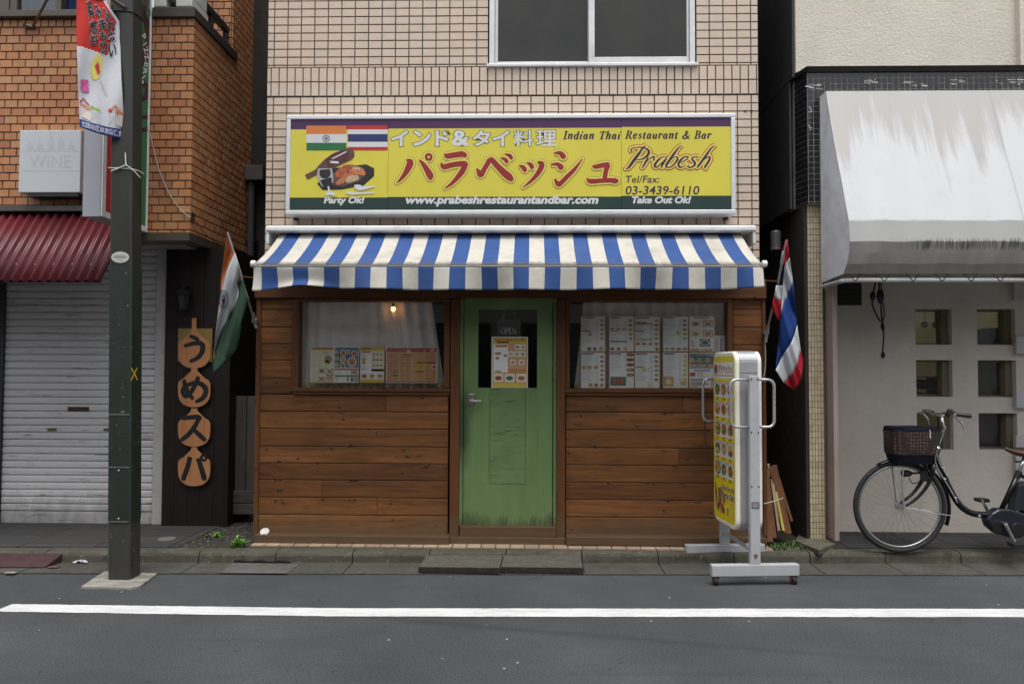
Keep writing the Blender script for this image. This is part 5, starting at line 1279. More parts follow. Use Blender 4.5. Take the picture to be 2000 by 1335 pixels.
# letters run downward, slanting
for ch, (a, b) in zip('PIZZERIA', ((281, 72), (283, 86), (285, 98), (286, 112), (285, 127), (283, 140), (280, 151), (277, 160))):
    vs, fs = glyphs(ch, .02); P3 = []
    cx = (min(v[0] for v in vs)+max(v[0] for v in vs))/2
    for x, y in vs:
        ang = R(62 if ch in 'PIZ' else 100); u, v = (x-cx)*21, (y-.35)*19
        P3.append(sm(*yz(a + (u*math.cos(ang)+v*math.sin(ang))*.55, b + (u*math.sin(ang)-v*math.cos(ang))), 4))
    out = []
    for f in fs:
        s2 = sum(P3[f[i]][1]*P3[f[(i+1) % len(f)]][2]-P3[f[(i+1) % len(f)]][1]*P3[f[i]][2] for i in range(len(f)))
        out.append(tuple(f) if s2 > 0 else tuple(reversed(f)))
    mb.add(P3, out, 1)
mb.build('face', [flat('tricolour_red', (.42, .02, .03)), flat('tricolour_white', (.62, .62, .62)), flat('tricolour_green', (.022, .15, .055)), flat('maroon_ribbon', (.045, .012, .018))], psg)
mb = MB(); f2 = xr+.0005
for y0, y1, z0, z1 in ((yfr+.004, yfr+.055, zbt+.004, ztp), (-.05, -.028, zbt+.004, ztp), (yfr+.0555, -.0505, zbt+.004, zbt+.05)): mb.box(f2, f2+.012, y0, y1, z0, z1)
mb.build('frame', M('white_sign_frame', (.66, .66, .65), .45, dirt=.25), psg, bevel=.003)
# うめスパ boards
us = thing('hanging_board_sign', 'four linked round bottomed wooden boards with big black Japanese characters', 'sign', tuple(W(379, 948, .4)))
BRD = woodmat('pale_board', (.46, .215, .095), (.33, .14, .055), 'z', rough=.5, isl=.10, knots=False, ws=.7); yb_ = .405
def board(cx, top, bot, hw, stem):
    s = [(cx-hw, bot-30), (cx-hw, top+30), (cx-hw+3, top+24), (cx-hw+11, top+19), (cx-14, top+13), (cx-6, top+5)]
    if stem: s += [(cx-4.5, top-2), (cx-4.5, top-22), (cx+4.5, top-22), (cx+4.5, top-2)]
    else: s += [(cx-6, top), (cx+6, top)]
    s += [(cx+6, top+5), (cx+14, top+13), (cx+hw-11, top+19), (cx+hw-3, top+24), (cx+hw, top+30), (cx+hw, bot-30)]
    for i in range(1, 14):
        a = math.pi*i/14; s.append((cx+hw*math.copysign(abs(math.cos(a))**.85, math.cos(a)), bot-30+30*math.sin(a)**.85))
    return s
yb3 = MB(); yb3.pb(347.5, 641, 414, 706, yb_+.012, yb_+.02); yb3.build('backing_card', flat('ochre_card', (.21, .14, .035)), us)
ring9 = lambda cx, cy, r, w_: [(cx+r*math.cos(i*math.pi/9), cy+r*math.sin(i*math.pi/9), w_) for i in range(19)]
UMS = ((643, 719, True, [[(150,206,13),(190,222,15),(208,232,12)], [(108,281,12),(165,264,15),(222,258,18),(245,282,19),(236,330,18),(203,368,16),(160,388,13)]]),
 (719, 795, False, [[(108,522,15),(120,570,16),(140,618,16),(168,655,14)], [(214,500,16),(190,560,16),(155,618,16),(122,642,17),(101,615,16),(110,580,15),(150,556,15),(208,546,17),(255,572,19),(268,612,19),(245,655,17),(202,680,13)]]),
 (797, 872, False, [[(97,802,15),(150,796,16),(205,792,17),(222,800,16)], [(216,806,16),(182,868,17),(138,922,17),(95,955,15)], [(183,888,14),(220,922,17),(256,955,16)]]),
 (873, 949, False, [[(152,1082,17),(136,1150,18),(106,1236,18)], [(208,1092,15),(230,1150,18),(255,1235,19)], ring9(252, 1088, 18, 9.5)]))
for top, bot, st, sts in UMS:
    mb = MB(); pts = [W(x, y, yb_) for x, y in board(379, top, bot, 31.5, st)]
    poly = [(p.x, p.z) for p in pts]
    if sum(poly[i][0]*poly[(i+1) % len(poly)][1]-poly[(i+1) % len(poly)][0]*poly[i][1] for i in range(len(poly))) < 0: poly.reverse()
    mb.prism(poly, yb_, yb_+.011); o = mb.build('board', BRD, us, bevel=.002)
    mb = MB(); strokes(mb, sts, lambda x, y: tuple(W(330+x/3.708, 600+y/3.708, yb_-.001))); mb.build('character_lettering', M('black_paint', (.010, .011, .012), .4), o)
# wall lantern in the dark recess
p = W(358, 583, .36); wl = thing('wall_lantern', 'small black lantern on the dark boards above the wooden hanging sign', 'lantern', tuple(p))
mb = MB(); n = 6
def ring(r, z, n=6): return [(p.x+r*math.cos(2*math.pi*i/n), p.y+r*math.sin(2*math.pi*i/n), z) for i in range(n)]
def loft(mb, rs, m=0):
    n = len(rs[0]); b = [q for r in rs for q in r]
    mb.add(b, [(i*n+j, i*n+(j+1) % n, (i+1)*n+(j+1) % n, (i+1)*n+j) for i in range(len(rs)-1) for j in range(n)] + [tuple(range(n-1, -1, -1)), tuple(range((len(rs)-1)*n, len(rs)*n))], m)
loft(mb, [ring(.075, p.z+.035), ring(.045, p.z+.075), ring(.015, p.z+.10), ring(.008, p.z+.13)]); mb.box(p.x-.015, p.x+.015, p.y, .44, p.z+.10, p.z+.12)
LIRON = M('lantern_iron', (.008, .008, .009), .5); mb.build('cap', LIRON, wl)
mb = MB(); loft(mb, [ring(.02, p.z-.12), ring(.035, p.z-.10)]); mb.build('finial', LIRON, wl)
mb = MB(); loft(mb, [ring(.035, p.z-.099), ring(.058, p.z+.034)]); mb.build('shade', M('dark_lantern_glass', (.030, .034, .036), .15), wl)
# slack cable on the brick
cb = thing('slack_cable', 'thin pale cable sagging over the brick corner from the projecting sign', 'cable', tuple(W(292, 255, -.03)))
mb = MB(); c = spline([tuple(W(a, b, y)) for a, b, y in ((291, 252, -.05), (300, 290, -.04), (312, 335, -.035), (333, 382, -.03), (355, 412, -.03), (372, 425, -.03))], 6); mb.tube(c, .004, 6); mb.build('cable', M('pale_cable', (.35, .33, .30), .6), cb)
mb = MB(); q = W(379, 427, -.02); c = spline([(bx1, -.03, q.z), (bx1+.025, .05, q.z-.0), (bx1+.025, .35, q.z-.10), (bx1+.025, .9, q.z-.13), (bx1+.025, 1.6, q.z-.12)], 6); mb.tube(c, .004, 6); mb.build('cable', M('brown_cable', (.12, .06, .035), .6), cb)
mb = MB(); mb.box(bx1+.011, bx1+.03, .0, .03, q.z-.01, q.z+.05); mb.tube([(bx1+.02, .015, q.z), (bx1+.03, -.02, q.z+.06)], .006, 6); mb.build('hook', DARKMETAL, cb)
# bracket stay on the brick, top left
sb = thing('stay_rod', 'thin dark stay rod bolted to the brick under the blue curtained window', 'rod', tuple(W(60, 52, -.02)))
mb = MB(); mb.tube([W(64, 52, -.03), W(92, 0, -.42), W(104, -25, -.6)], .011, 8); mb.build('rod', BRONZE, sb)
mb = MB(); mb.tube([W(50, 50, -.012), W(50, 50, -.05)], .022, 10); mb.tube([W(52, 50, -.04), W(68, 54, -.03)], .016, 8); mb.build('bracket', BRONZE, sb)
# air conditioner feet on the balcony
ac = thing('air_conditioner_unit', 'white air conditioner unit standing on the brick balcony cap', 'air conditioner', tuple(W(338, 12, .1)))
WPL = M('aged_white_plastic', (.52, .52, .47), .5, dirt=.25); za = zc_b
for a, c in ((301, 325), (344, 374)):
    mb = MB(); mb.box(X(a, 8, .0), X(c, 8, .0), .0, .30, za+.001, za+.022); mb.build('foot', WPL, ac, bevel=.003)
mb = MB(); mb.box(X(301, 8, .0), X(325, 8, 0), -.01, .31, za+.0225, za+.10); mb.box(X(344, 8, .0), X(376, 8, 0), -.01, .31, za+.0225, za+.10); mb.box(X(301, 8, 0), X(376, 8, 0), -.005, .305, za+.1005, za+.7); mb.build('casing', WPL, ac, bevel=.008)
# ================================================================== PASSAGE BETWEEN THE BUILDINGS
dp = thing('downpipe', 'dark rainwater pipe with a square collector box in the passage beside the brick', 'pipe', (X(490, 700, 1.3), 1.3, 0))
DP = M('dark_pipe_paint', (.030, .028, .027), .5, var=.2, vs=4); xp = X(487, 600, 1.3)
mb = MB(); mb.tube([(xp, 1.3, 0), (xp, 1.3, Z(490, 352, 1.3))], .036, 10); mb.build('pipe', M('grey_pipe_paint', (.055, .055, .056), .5, var=.2, vs=4), dp)
mb = MB(); mb.pb(478, 322, 513, 351, 1.22, 1.42); mb.build('collector', M('collector_grey', (.075, .068, .064), .6, var=.3, vs=4, dirt=.5), dp, bevel=.006)
for zz in (470, 640): mb = MB(); mb.box(xp-.05, xp+.05, 1.28, 1.40, Z(487, zz, 1.3)-.01, Z(487, zz, 1.3)+.01); mb.build('clip', DARKMETAL, dp)
dw = thing('side_wall', 'dark brown rendered wall closing the passage behind the drainpipe', 'wall', (X(500, 700, 1.4), 1.4, 0))
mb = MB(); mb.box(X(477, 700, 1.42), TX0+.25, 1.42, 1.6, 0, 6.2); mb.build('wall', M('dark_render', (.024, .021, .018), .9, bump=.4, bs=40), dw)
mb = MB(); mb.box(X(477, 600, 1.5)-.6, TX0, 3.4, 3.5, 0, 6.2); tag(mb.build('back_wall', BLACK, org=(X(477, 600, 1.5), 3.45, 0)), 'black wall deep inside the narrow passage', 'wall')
gt = thing('board_gate', 'weathered grey vertical board gate in the passage beside the timber shopfront', 'gate', (X(470, 1000, .62), .62, SWZ))
GBRD = woodmat('weathered_grey_board', (.100, .088, .080), (.048, .042, .038), 'z', isl=.18, knots=False, rough=.85)
GBRX = woodmat('weathered_grey_rail', (.105, .094, .084), (.05, .044, .04), 'x', isl=.18, knots=False, rough=.85)
mb = MB(); x = X(440, 900, .62); xe = X(503, 900, .62)
zg1, zg0, zg2 = Z(470, 773, .62), Z(470, 960, .62), Z(470, 1004, .58)
for a, c in ((440, 458), (459.5, 480), (481.5, 504)): mb.box(X(a, 870, .62), X(c, 870, .62), .62, .65, zg0-.05, zg1)
mb.build('board', GBRD, gt, bevel=.003)
mb = MB(); zm = (zg0+zg2)/2
mb.box(x, xe, .585, .619, zm+.003, zg0+.01); mb.box(x, xe, .585, .619, zg2, zm-.003); mb.build('rail', GBRX, gt, bevel=.004)
mb = MB(); mb.box(x, x+.05, .6, .65, SWZ, zg2-.001); mb.build('post', GBRD, gt)
# ================================================================== STREET POLE
pb_ = G(236, 1133, .012)
sp = thing('street_pole', 'square dark green steel street pole with a yellow X mark and concrete footing', 'pole', (pb_.x, pb_.y, 0))
yP = pb_.y - .0
hw = .084
pc_b = Vector(((G(208, 1133, .012).x + hw), yP+hw, 0)); 
top_x = X(214.5, 60, yP) + hw; zz_top = Z(236, 60, yP)
tilt = (top_x - pc_b.x)/zz_top
def pole_sec(mb, z0, z1, h, m=0, ch=.012):
    pts = lambda z: [(pc_b.x+tilt*z+a, pc_b.y+b, z) for a, b in ((-h+ch, -h), (h-ch, -h), (h, -h+ch), (h, h-ch), (h-ch, h), (-h+ch, h), (-h, h-ch), (-h, -h+ch))]
    n = 8; mb.add(pts(z0)+pts(z1), [(i, (i+1) % n, (i+1) % n+n, i+n) for i in range(n)] + [tuple(range(n, 2*n)), tuple(range(n-1, -1, -1))], m)
def polepaint(name, col, chips, rough=.5, bump=.2):
    m, nt, b = newmat(name); t = NT(nt); v = t.coord()
    c = t.ramp(t.noise(t.coord((4, 4, 1.5)), 2, 5), [(.3, sc(col, .8)), (.7, sc(col, 1.25))])
    if chips:
        f = t.ramp(t.noise(v, 30, 4, .6), [(.655, 0), (.68, 1)]); f = t.math('MULTIPLY', f, t.ramp(t.noise(v, 3, 3), [(.45, 0), (.6, 1)])); c = t.mix(f, c, (.30, .32, .30))
        f = t.ramp(t.noise(t.coord((3, 3, 2)), 3, 6, .7), [(.55, 0), (.75, .5)]); c = t.mix(f, c, (.02, .022, .02))
    t.l(c, b.inputs['Base Color']); b.inputs['Roughness'].default_value = rough; t.bump(t.noise(v, 70, 4), b, bump, .004); return m
PGU = polepaint('pole_olive_paint', (.026, .026, .021), False, .35, .03); PGL = polepaint('pole_green_sheet', (.019, .027, .022), True, .42, .5); PGB = polepaint('pole_bare_base', (.036, .036, .032), True, .55, .25)
zs = Z(236, 519, yP); zm_ = Z(236, 1020, yP)
mb = MB(); pole_sec(mb, zs+.0002, 7.0, hw-.004, 0); mb.build('shaft', PGU, sp)
mb = MB(); pole_sec(mb, zm_+.0002, zs, hw, 0); gsh = mb.build('poster_proof_sheet', PGL, sp)
mb = MB(); pole_sec(mb, 0.012, zm_, hw-.003, 0); mb.build('base', PGB, sp)
def fx(px, py, k=.0): return W(px, py, yP+.0-k)
yfp = pc_b.y - hw
mb = MB()
for zz in (809, 912, 1018): a = Z(225, zz, yfp); mb.box(pc_b.x+tilt*a-hw+.008, pc_b.x+tilt*a+hw-.010, yfp-.004, yfp+.001, a-.004, a+.004)
mb.build('access_lid_seam', M('chipped_edge', (.12, .13, .12), .6, var=.6, vs=60), sp)
for zz in (918, 1012): mb = MB(); a = Z(228, zz, yfp); mb.sphere((pc_b.x+tilt*a, yfp-.001, a), .008, 8); mb.build('screw', STEEL, sp)
mb = MB(); cz = Z(234, 502, yfp); cxs = pc_b.x+tilt*cz-.0; n = 24
mb.add([(cxs+.066*math.cos(2*math.pi*i/n), yfp-.0006+.004, cz+.041*math.sin(2*math.pi*i/n)) for i in range(n)], [tuple(range(n))], 0)
mb.v = [(a, yfp+.0025, c) for a, b, c in mb.v]
for dz, wd in ((.012, .04), (.002, .05), (-.004, .045), (-.022, .02)): mb.quad(cxs-wd, cxs+wd, cz+dz-.002, cz+dz+.002, yfp+.0018, 1)
mb.build('oval_sticker', [flat('sticker_white', (.50, .50, .47)), flat('sticker_ink', (.20, .20, .19))], sp)
mb = MB(); xr_ = pc_b.x + hw; yzx = lambda px, py: (lambda d: CAM + d*((xr_+tilt*1.5+.002-CAM.x)/d.x))(ray(px, py))
for st in ([(256, 718, .9), (263, 730, 1.1), (268, 741, .9)], [(268, 717, .8), (262, 730, 1.1), (256, 742, 1.0)]):
    vs, fs = ribbon(st, .2); P3 = [tuple(yzx(x, y)) for x, y, *_ in vs]
    out = []
    for f in fs:
        s2 = sum(P3[f[i]][1]*P3[f[(i+1) % len(f)]][2]-P3[f[(i+1) % len(f)]][1]*P3[f[i]][2] for i in range(len(f))); out.append(tuple(f) if s2 > 0 else tuple(reversed(f)))
    mb.add([(a+.0004*len(mb.v)/50, b, c) for a, b, c in P3], out)
mb.build('yellow_cross_mark', flat('yellow_marker', (.65, .40, .01)), sp)
FOOT = concretemat('footing_concrete', (.36, .35, .31), .45)
mb = MB(); fp_ = [G(a, b, .004) for a, b in ((158, 1148), (255, 1151), (275, 1146), (307, 1122), (205, 1117))]
n = len(fp_); mb.add([(p.x, p.y, .001) for p in fp_] + [(p.x, p.y, .016) for p in fp_], [tuple(range(n, 2*n))] + [(i, (i+1) % n, (i+1) % n+n, i+n) for i in range(n)]); mb.build('footing', FOOT, sp)
# street banner
bn = thing('street_banner', 'red and white cloth street banner with Japanese writing tied to the pole', 'banner', tuple(W(195, 270, yfp-.1)))
yB = lambda x, y: yfp - .05 - (215-x)*.0022 + .012*math.sin(y*.03+x*.05) + .006*math.sin(x*.14+y*.02)
Lp = [(150, -12), (149, 60), (150, 92), (152, 150), (154, 200), (156, 248)]
Rp = [(203, 0), (233, 42), (235, 90), (237, 150), (241, 215), (243, 272)]
def bpos(u, v, k=0.0):
    q = v*(len(Lp)-1); i = min(int(q), len(Lp)-2); f = q-i
    a = [Lp[i][k2]*(1-f)+Lp[i+1][k2]*f for k2 in (0, 1)]; b = [Rp[i][k2]*(1-f)+Rp[i+1][k2]*f for k2 in (0, 1)]
    x, y = a[0]*(1-u)+b[0]*u, a[1]*(1-u)+b[1]*u + 5*math.sin(u*math.pi)*(v-.4)
    return tuple(W(x, y, yB(x, y)-k))
BNM = [flagcloth('banner_red', (.62, .055, .045)), flagcloth('banner_white', (.74, .75, .79)), flagcloth('banner_blue', (.045, .075, .30))]
def bancol(u, v):
    if v > .93: return 2
    lim = .385 + .11*u if u < .70 else .462 - (u-.70)*1.1
    return 0 if v < lim and u < .93 else 1
nu, nv = 60, 120; mb = MB()
mb.grid([[bpos(i/nu, j/nv) for i in range(nu+1)] for j in range(nv+1)][::-1], mf=lambda i, j: bancol((j+.5)/nu, (nv-i-.5)/nv))
clo = mb.build('cloth', BNM, bn, smooth=True, solid=.0015)
mb = MB(); bm = lambda k: (lambda x, y: bpos(x, y, k)); cr2 = BNM
def btext(ch, u0, v0, u1, v1, k, m, bold): text(mb, ch, (u0, v0, u1, v1), bm(k), bold=bold, m=m, ref=0)
for (chs, u, v0, dv, wd) in (('商店街', .40, .035, .125, .17), ('みまもり', .62, .06, .10, .16), ('ふれあい', .82, .08, .10, .16)):
    for i, ch in enumerate(chs):
        v = v0+dv*i
        btext(ch, u-wd/2, v, u+wd/2, v+dv*.84, .005, 1, .055); btext(ch, u-wd/2, v, u+wd/2, v+dv*.84, .008, 0, .022)
for i, ch in enumerate('世田谷区商店街連合会'[:9]): btext(ch, .05+.102*i, .945-.0, .14+.102*i, .985, .005, 1, .03)
# small row of coloured shop fronts and the pink seal
def bq(pts, k, m): put2d(mb, pts, [tuple(range(len(pts)))], bm(k), m)
bq([(.06, .62), (.24, .62), (.24, .71), (.06, .71)], .004, 2)
bq([(.44+.13*math.cos(i*.4)-.05*math.sin(i*.4), .535+.085*math.sin(i*.4)) for i in range(16)], .004, 8); bq([(.40, .53), (.47, .50), (.50, .52), (.52, .57), (.46, .585)], .005, 6); put2d(mb, [(.50, .60), (.53, .60), (.66, .72), (.63, .72)], [(0, 1, 2, 3)], bm(.0045), 7)
for u, c in ((.04, 3), (.26, 4), (.66, 6), (.82, 3)):
    bq([(u, .80), (u+.22, .82), (u+.22, .925), (u, .91)], .004, 7 if c == 3 else 1); bq([(u, .80), (u+.22, .82), (u+.22, .845), (u, .825)], .005, c)
bq([(.02, .79), (.11, .755), (.24, .80), (.21, .805), (.11, .77), (.04, .80)], .005, 6); bq([(.70, .80), (.83, .77), (.97, .82), (.94, .825), (.83, .785), (.73, .81)], .005, 3)
mb.build('print', [M('banner_ink', (.014, .014, .016), .8), flagcloth('banner_print_white', (.66, .67, .70)), flat('seal_pink', (.60, .10, .30)), flat('banner_orange', (.60, .22, .10)), flat('banner_leaf', (.22, .38, .05)), flat('banner_grey', (.3, .3, .3)), flat('banner_print_red', (.5, .03, .04)), flat('banner_cream', (.62, .55, .50)), flat('banner_yellow', (.66, .56, .12))], bn)
mb = MB(); mb.tube([W(203, -10, yfp-.06), W(222, 0, yfp-.05), W(243, 14, yfp-.01)], .013, 8); mb.tube([bpos(0, 0), bpos(1, 0)], .006, 6); mb.build('bracket_arm', BRONZE, bn)
mb = MB(); zz = Z(235, 19, yfp-.01); 
def loop(z, h): return [(pc_b.x+tilt*z+a*h, pc_b.y+b*h, z+c) for a, b, c in ((-1, -1, .0), (0, -1, -.004), (1, -1, -.01), (1, 0, 0), (1, 1, 0), (0, 1, 0), (-1, 1, 0), (-1, 0, 0))]
mb.tube(loop(zz, hw+.003), .006, 6, closed=True); mb.tube([W(219, 12, yfp-.02), W(220, 36, yfp-.03)], .010, 6); mb.build('strap', DARKMETAL, bn)
mb = MB(); zz = Z(235, 327, yfp-.01); mb.tube(loop(zz, hw+.003), .004, 6, closed=True)
mb.tube([bpos(1, .995), W(246, 322, yfp-.012)], .004, 6); mb.tube([W(246, 322, yfp-.012), W(236, 327, yfp-.012), W(217, 334, yfp-.012)], .005, 6); mb.tube([W(246, 322, yfp-.012), W(262, 334, yfp-.008), W(274, 347, yfp+.02)], .004, 6); mb.build('tie_string', M('white_string', (.55, .54, .50), .8), bn)
# ================================================================== STUCCO BUILDING
rb = thing('stucco_building', 'cream stucco building with black mosaic band and six small square windows', 'building', (3.6, 0, 0))
def stucco(name, col, sc_=26, st=.6, dirt=.25):
    m, nt, b = newmat(name); t = NT(nt); v = t.coord()
    c = t.ramp(t.noise(v, 1.2, 6, .6), [(.3, sc(col, .90)), (.7, sc(col, 1.06))])
    c = t.mix(t.ramp(t.noise(v, 55, 3, .7), [(.64, 0), (.72, .4)]), c, (.12, .10, .08))
    c = t.mix(t.ramp(t.noise(t.coord((2.0, 2, .5)), 1.5, 6, .65), [(.52, 0), (.8, dirt)]), c, sc(col, .45))
    t.l(c, b.inputs['Base Color']); b.inputs['Roughness'].default_value = .9; b.inputs['Specular IOR Level'].default_value = .2
    t.bump(t.math('ADD', t.noise(v, sc_, 5, .65, .3), t.math('MULTIPLY', t.noise(v, 9, 2), .4)), b, st, .012); return m
STU = stucco('cream_stucco', (.66, .615, .52), 40, .75, .15); STL = stucco('beige_wall_render', (.64, .58, .51), 30, .35, .2); DRK = stucco('dark_side_render', (.045, .038, .032), 14, .7, .5)  # DRK is a dark grey-brown render for the alley side
MOSB = palette('black_mosaic_tile', [(.006, .006, .007), (.012, .012, .014), (.008, .008, .010)], .16, .05, 60, .15, spec=.55); MGRT = M('pale_grout', (.23, .225, .21), .9, var=.5, vs=6)
MOSC = palette('cream_mosaic_tile', [(.56, .46, .31), (.62, .52, .37), (.52, .44, .30), (.60, .50, .35), (.46, .38, .26)], .4, .1, 60, .12, grime=.3); CGRT = M('dirty_grout', (.14, .112, .075), .9, var=.4, vs=15)
ux0 = X(1554, 60, .0); ZC = Z(1750, 140, -.0)
mb = MB(); mb.box(ux0, 8.0, 0, .3, ZC, 6.3); mb.box(X(1991, 60, -.05), 8.0, -.06, -.0005, ZC+.02, 6.3); mb.build('upper_wall', STU, rb)
mb = MB(); mx0 = X(1578, 260, -.08); mxb = X(1553, 260, .10); mz0 = Z(1590, 398, -.08)
mb.prism([(0, 0)]*3, 0, 0) if False else None
q = lambda y, z: z
mb.add([(ux0-.02, .12, ZC-.035), (mx0, -.10, ZC-.035), (8, -.10, ZC-.035), (8, .12, ZC-.035), (ux0-.02, .12, ZC), (mx0-.02, -.13, ZC), (8, -.13, ZC), (8, .12, ZC)], [(0, 1, 5, 4), (1, 2, 6, 5), (4, 5, 6, 7), (3, 2, 1, 0)])
mb.build('cornice', M('black_flashing', (.012, .012, .012), .5), rb)
mb = MB(); zt = ZC-.036
tiles_front(mb, mx0, 6.0, mz0, zt, -.08, .0475, .0475, .0045, th=.002, m=0, xph=mx0, inset=.001)
mb.box(mx0, 8.0, -.08, .25, mz0, zt, 1)
# slanting mosaic cheek from the front corner back to the passage
k = int((zt-mz0)/.0475); L_ = math.hypot(mx0-mxb, .18+.0); dx, dy = (mxb-mx0)/L_, .18/L_; nx, ny = -dy, dx
nt_ = int(L_/.0475)+1
for i in range(k+1):
    z1 = zt - i*.0475; z0 = max(z1-.0475, mz0)
    for j in range(nt_):
        a, b = j*.0475+.003, min((j+1)*.0475, L_)-.003
        if b-a < .008 or z1-z0 < .008: continue
        P_ = lambda s, z, h: (mx0+dx*s+nx*h, -.08+dy*s+ny*h, z)
        mb.add([P_(a, z0+.002, .001), P_(b, z0+.002, .001), P_(b, z1-.002, .001), P_(a, z1-.002, .001), P_(a+.001, z0+.003, .005), P_(b-.001, z0+.003, .005), P_(b-.001, z1-.003, .005), P_(a+.001, z1-.003, .005)],
               [(7, 6, 5, 4), (4, 5, 1, 0), (5, 6, 2, 1), (6, 7, 3, 2), (7, 4, 0, 3)], 0)
mb.add([(mx0, -.08, mz0), (mxb, .10, mz0), (mxb, .10, zt), (mx0, -.08, zt)], [(3, 2, 1, 0)], 1)
mb.add([(mx0, -.08, mz0), (mx0, .10, mz0), (mxb, .10, mz0)], [(0, 1, 2)], 1); mb.box(mxb, mx0, .1005, .3, mz0, zt, 1)
rp = random.Random(4)
for a, b, wd_, n_ in ((1590, 170, 26, 9), (1700, 160, 22, 8), (1790, 163, 40, 8), (1870, 160, 30, 7), (1970, 160, 50, 12), (1583, 215, 6, 5), (1583, 250, 5, 4)):
    for k in range(n_):
        x_, y_ = a+rp.uniform(-wd_, wd_)/2, b+rp.uniform(-5, 5); p = W(x_, y_, -.0832); l_ = rp.uniform(.004, .03) if wd_ > 10 else .006; h_ = rp.uniform(.003, .007)
        mb.add([(p.x-l_, -.0832, p.z-h_*.5), (p.x+l_*.8, -.0832, p.z-h_), (p.x+l_, -.0832, p.z+h_*.6), (p.x-l_*.7, -.0832, p.z+h_)], [(0, 1, 2, 3)], 2)
mb.build('mosaic_tile', [MOSB, MGRT, M('old_white_paint', (.5, .5, .48), .7, var=.3, vs=40)], rb)
mb = MB(); cx0, cx1 = X(1580, 800, -.02), X(1610, 800, -.02); czb = SWZ
tiles_front(mb, cx0, cx1, czb, mz0-.001, -.02, .0246, .050, .0045, th=.003, m=0, xph=cx0, inset=.0006, bond=False)
mb.box(cx0, cx1, -.02, .6, czb, mz0-.001, 1); mb.build('mosaic_column', [MOSC, CGRT], rb)
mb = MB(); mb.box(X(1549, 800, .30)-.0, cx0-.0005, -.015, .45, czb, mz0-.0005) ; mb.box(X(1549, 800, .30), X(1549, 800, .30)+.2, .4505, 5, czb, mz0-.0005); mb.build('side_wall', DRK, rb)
PINK = M('pinkish_metal', (.36, .285, .255), .5, var=.05, vs=2, dirt=.2)
mb = MB(); jx0, jx1 = X(1628, 800, -.16), X(1637, 800, -.16); jz0 = Z(1632, 1056, -.16)
mb.box(jx0, jx1, -.16, .48, max(jz0, SWZ+.001), Z(1632, 540, -.16)+.2); mb.box(cx1+.001, jx0-.001, .02, .48, SWZ, mz0-.6); mb.build('door_jamb', PINK, rb, bevel=.003)
# recessed lower wall with openings
YL = .45; wl0 = jx1+.0005; wl1 = 8.0; wz0, wz1 = SWZ+.011, Z(1750, 520, YL)
cols_ = [(1789.5, 1860.5), (1910, 1985)]; rows_ = [(603, 673), (703, 775), (806, 878)]
xs_ = [wl0]; 
for a, b in cols_: xs_ += [X(a, 740, YL), X(b, 740, YL)]
xs_ += [wl1]; zs_ = [wz1]
for a, b in rows_: zs_ += [Z(1880, a, YL), Z(1880, b, YL)]
zs_ += [wz0]
D = .16
def wallgrid():
    mb = MB(); vid = {}
    def v(i, j, k):
        key = (i, j, k)
        if key not in vid: vid[key] = len(mb.v); mb.v.append((xs_[i], YL + (D if k else 0), zs_[j]))
        return vid[key]
    def f(*a): mb.f.append(list(a)); mb.m.append(0)
    for i in range(len(xs_)-1):
        for j in range(len(zs_)-1):
            if i % 2 == 1 and j % 2 == 1:
                f(v(i, j, 0), v(i, j, 1), v(i+1, j, 1), v(i+1, j, 0)); f(v(i, j+1, 0), v(i+1, j+1, 0), v(i+1, j+1, 1), v(i, j+1, 1))
                f(v(i, j, 0), v(i, j+1, 0), v(i, j+1, 1), v(i, j, 1)); f(v(i+1, j, 0), v(i+1, j, 1), v(i+1, j+1, 1), v(i+1, j+1, 0))
            else: f(v(i, j+1, 0), v(i+1, j+1, 0), v(i+1, j, 0), v(i, j, 0))
    return mb
wallgrid().build('lower_wall', STL, rb)
OL = M('window_reveal_olive', (.17, .145, .095), .7)
ctint = [((.30, .27, .10), (.085, .075, .06)), ((.17, .15, .07), (.028, .025, .026)), ((.09, .075, .055), (.13, .11, .10))]
WG = glassmat('small_window_glass', (.82, .83, .78), 1.6, .02, .05)
for ci in (0, 1):
    for ri in (0, 1, 2):
        a0, a1, c1, c0 = xs_[1+2*ci], xs_[2+2*ci], zs_[1+2*ri], zs_[2+2*ri]
        mb = MB(); fwid = .045
        mb.box(a1-.062, a1-.0015, YL+.06, YL+.155, c0+.001, c1-.001); mb.box(a0+.001, a1-.063, YL+.10, YL+.155, c1-.016, c1-.001); mb.box(a0+.001, a1-.063, YL+.10, YL+.155, c0+.001, c0+.014)
        win = mb.build('window', OL, rb, bevel=.002)
        mb = MB(); mb.quad(a0+.0015, a1-.063, c0+.0145, c1-.0165, YL+.127); mb.build('pane', WG, win)
# the dim room behind the six windows
mb = MB(); mb.box(wl0, wl1, 1.9, 2.0, SWZ, 2.5, 0); mb.box(wl0, wl1, YL+D+.02, 1.15, 2.45, 2.5, 1); mb.box(wl0-.1, wl0-.01, YL+D, 2.0, SWZ, 2.5, 1); mb.box(wl1, wl1+.1, YL, 2, SWZ, 2.5, 1); mb.box(wl0, wl1, YL+D+.02, 1.9, SWZ, SWZ+.02, 1)  # ceiling stops short: an added gap lets sky light the back wall
mb.box(wl0, wl1, YL-.0, YL+.02, wz1, mz0-.002, 1); mb.box(wl0, wl1, .26, .44, mz0-.05, mz0-.003, 1)
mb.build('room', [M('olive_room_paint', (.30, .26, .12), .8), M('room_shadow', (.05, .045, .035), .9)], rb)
yi = 1.2
rm = thing('shelf_unit', 'dim shelf stack seen through the middle row small window', 'shelf', tuple(W(1825, 775, yi)))
mb = MB(); x0, x1 = X(1785, 760, yi), X(1842, 760, yi)
for zz in (735, 748, 758, 768): mb.box(x0, x1, yi, yi+.3, Z(1820, zz, yi)-.01, Z(1820, zz, yi)+.006)
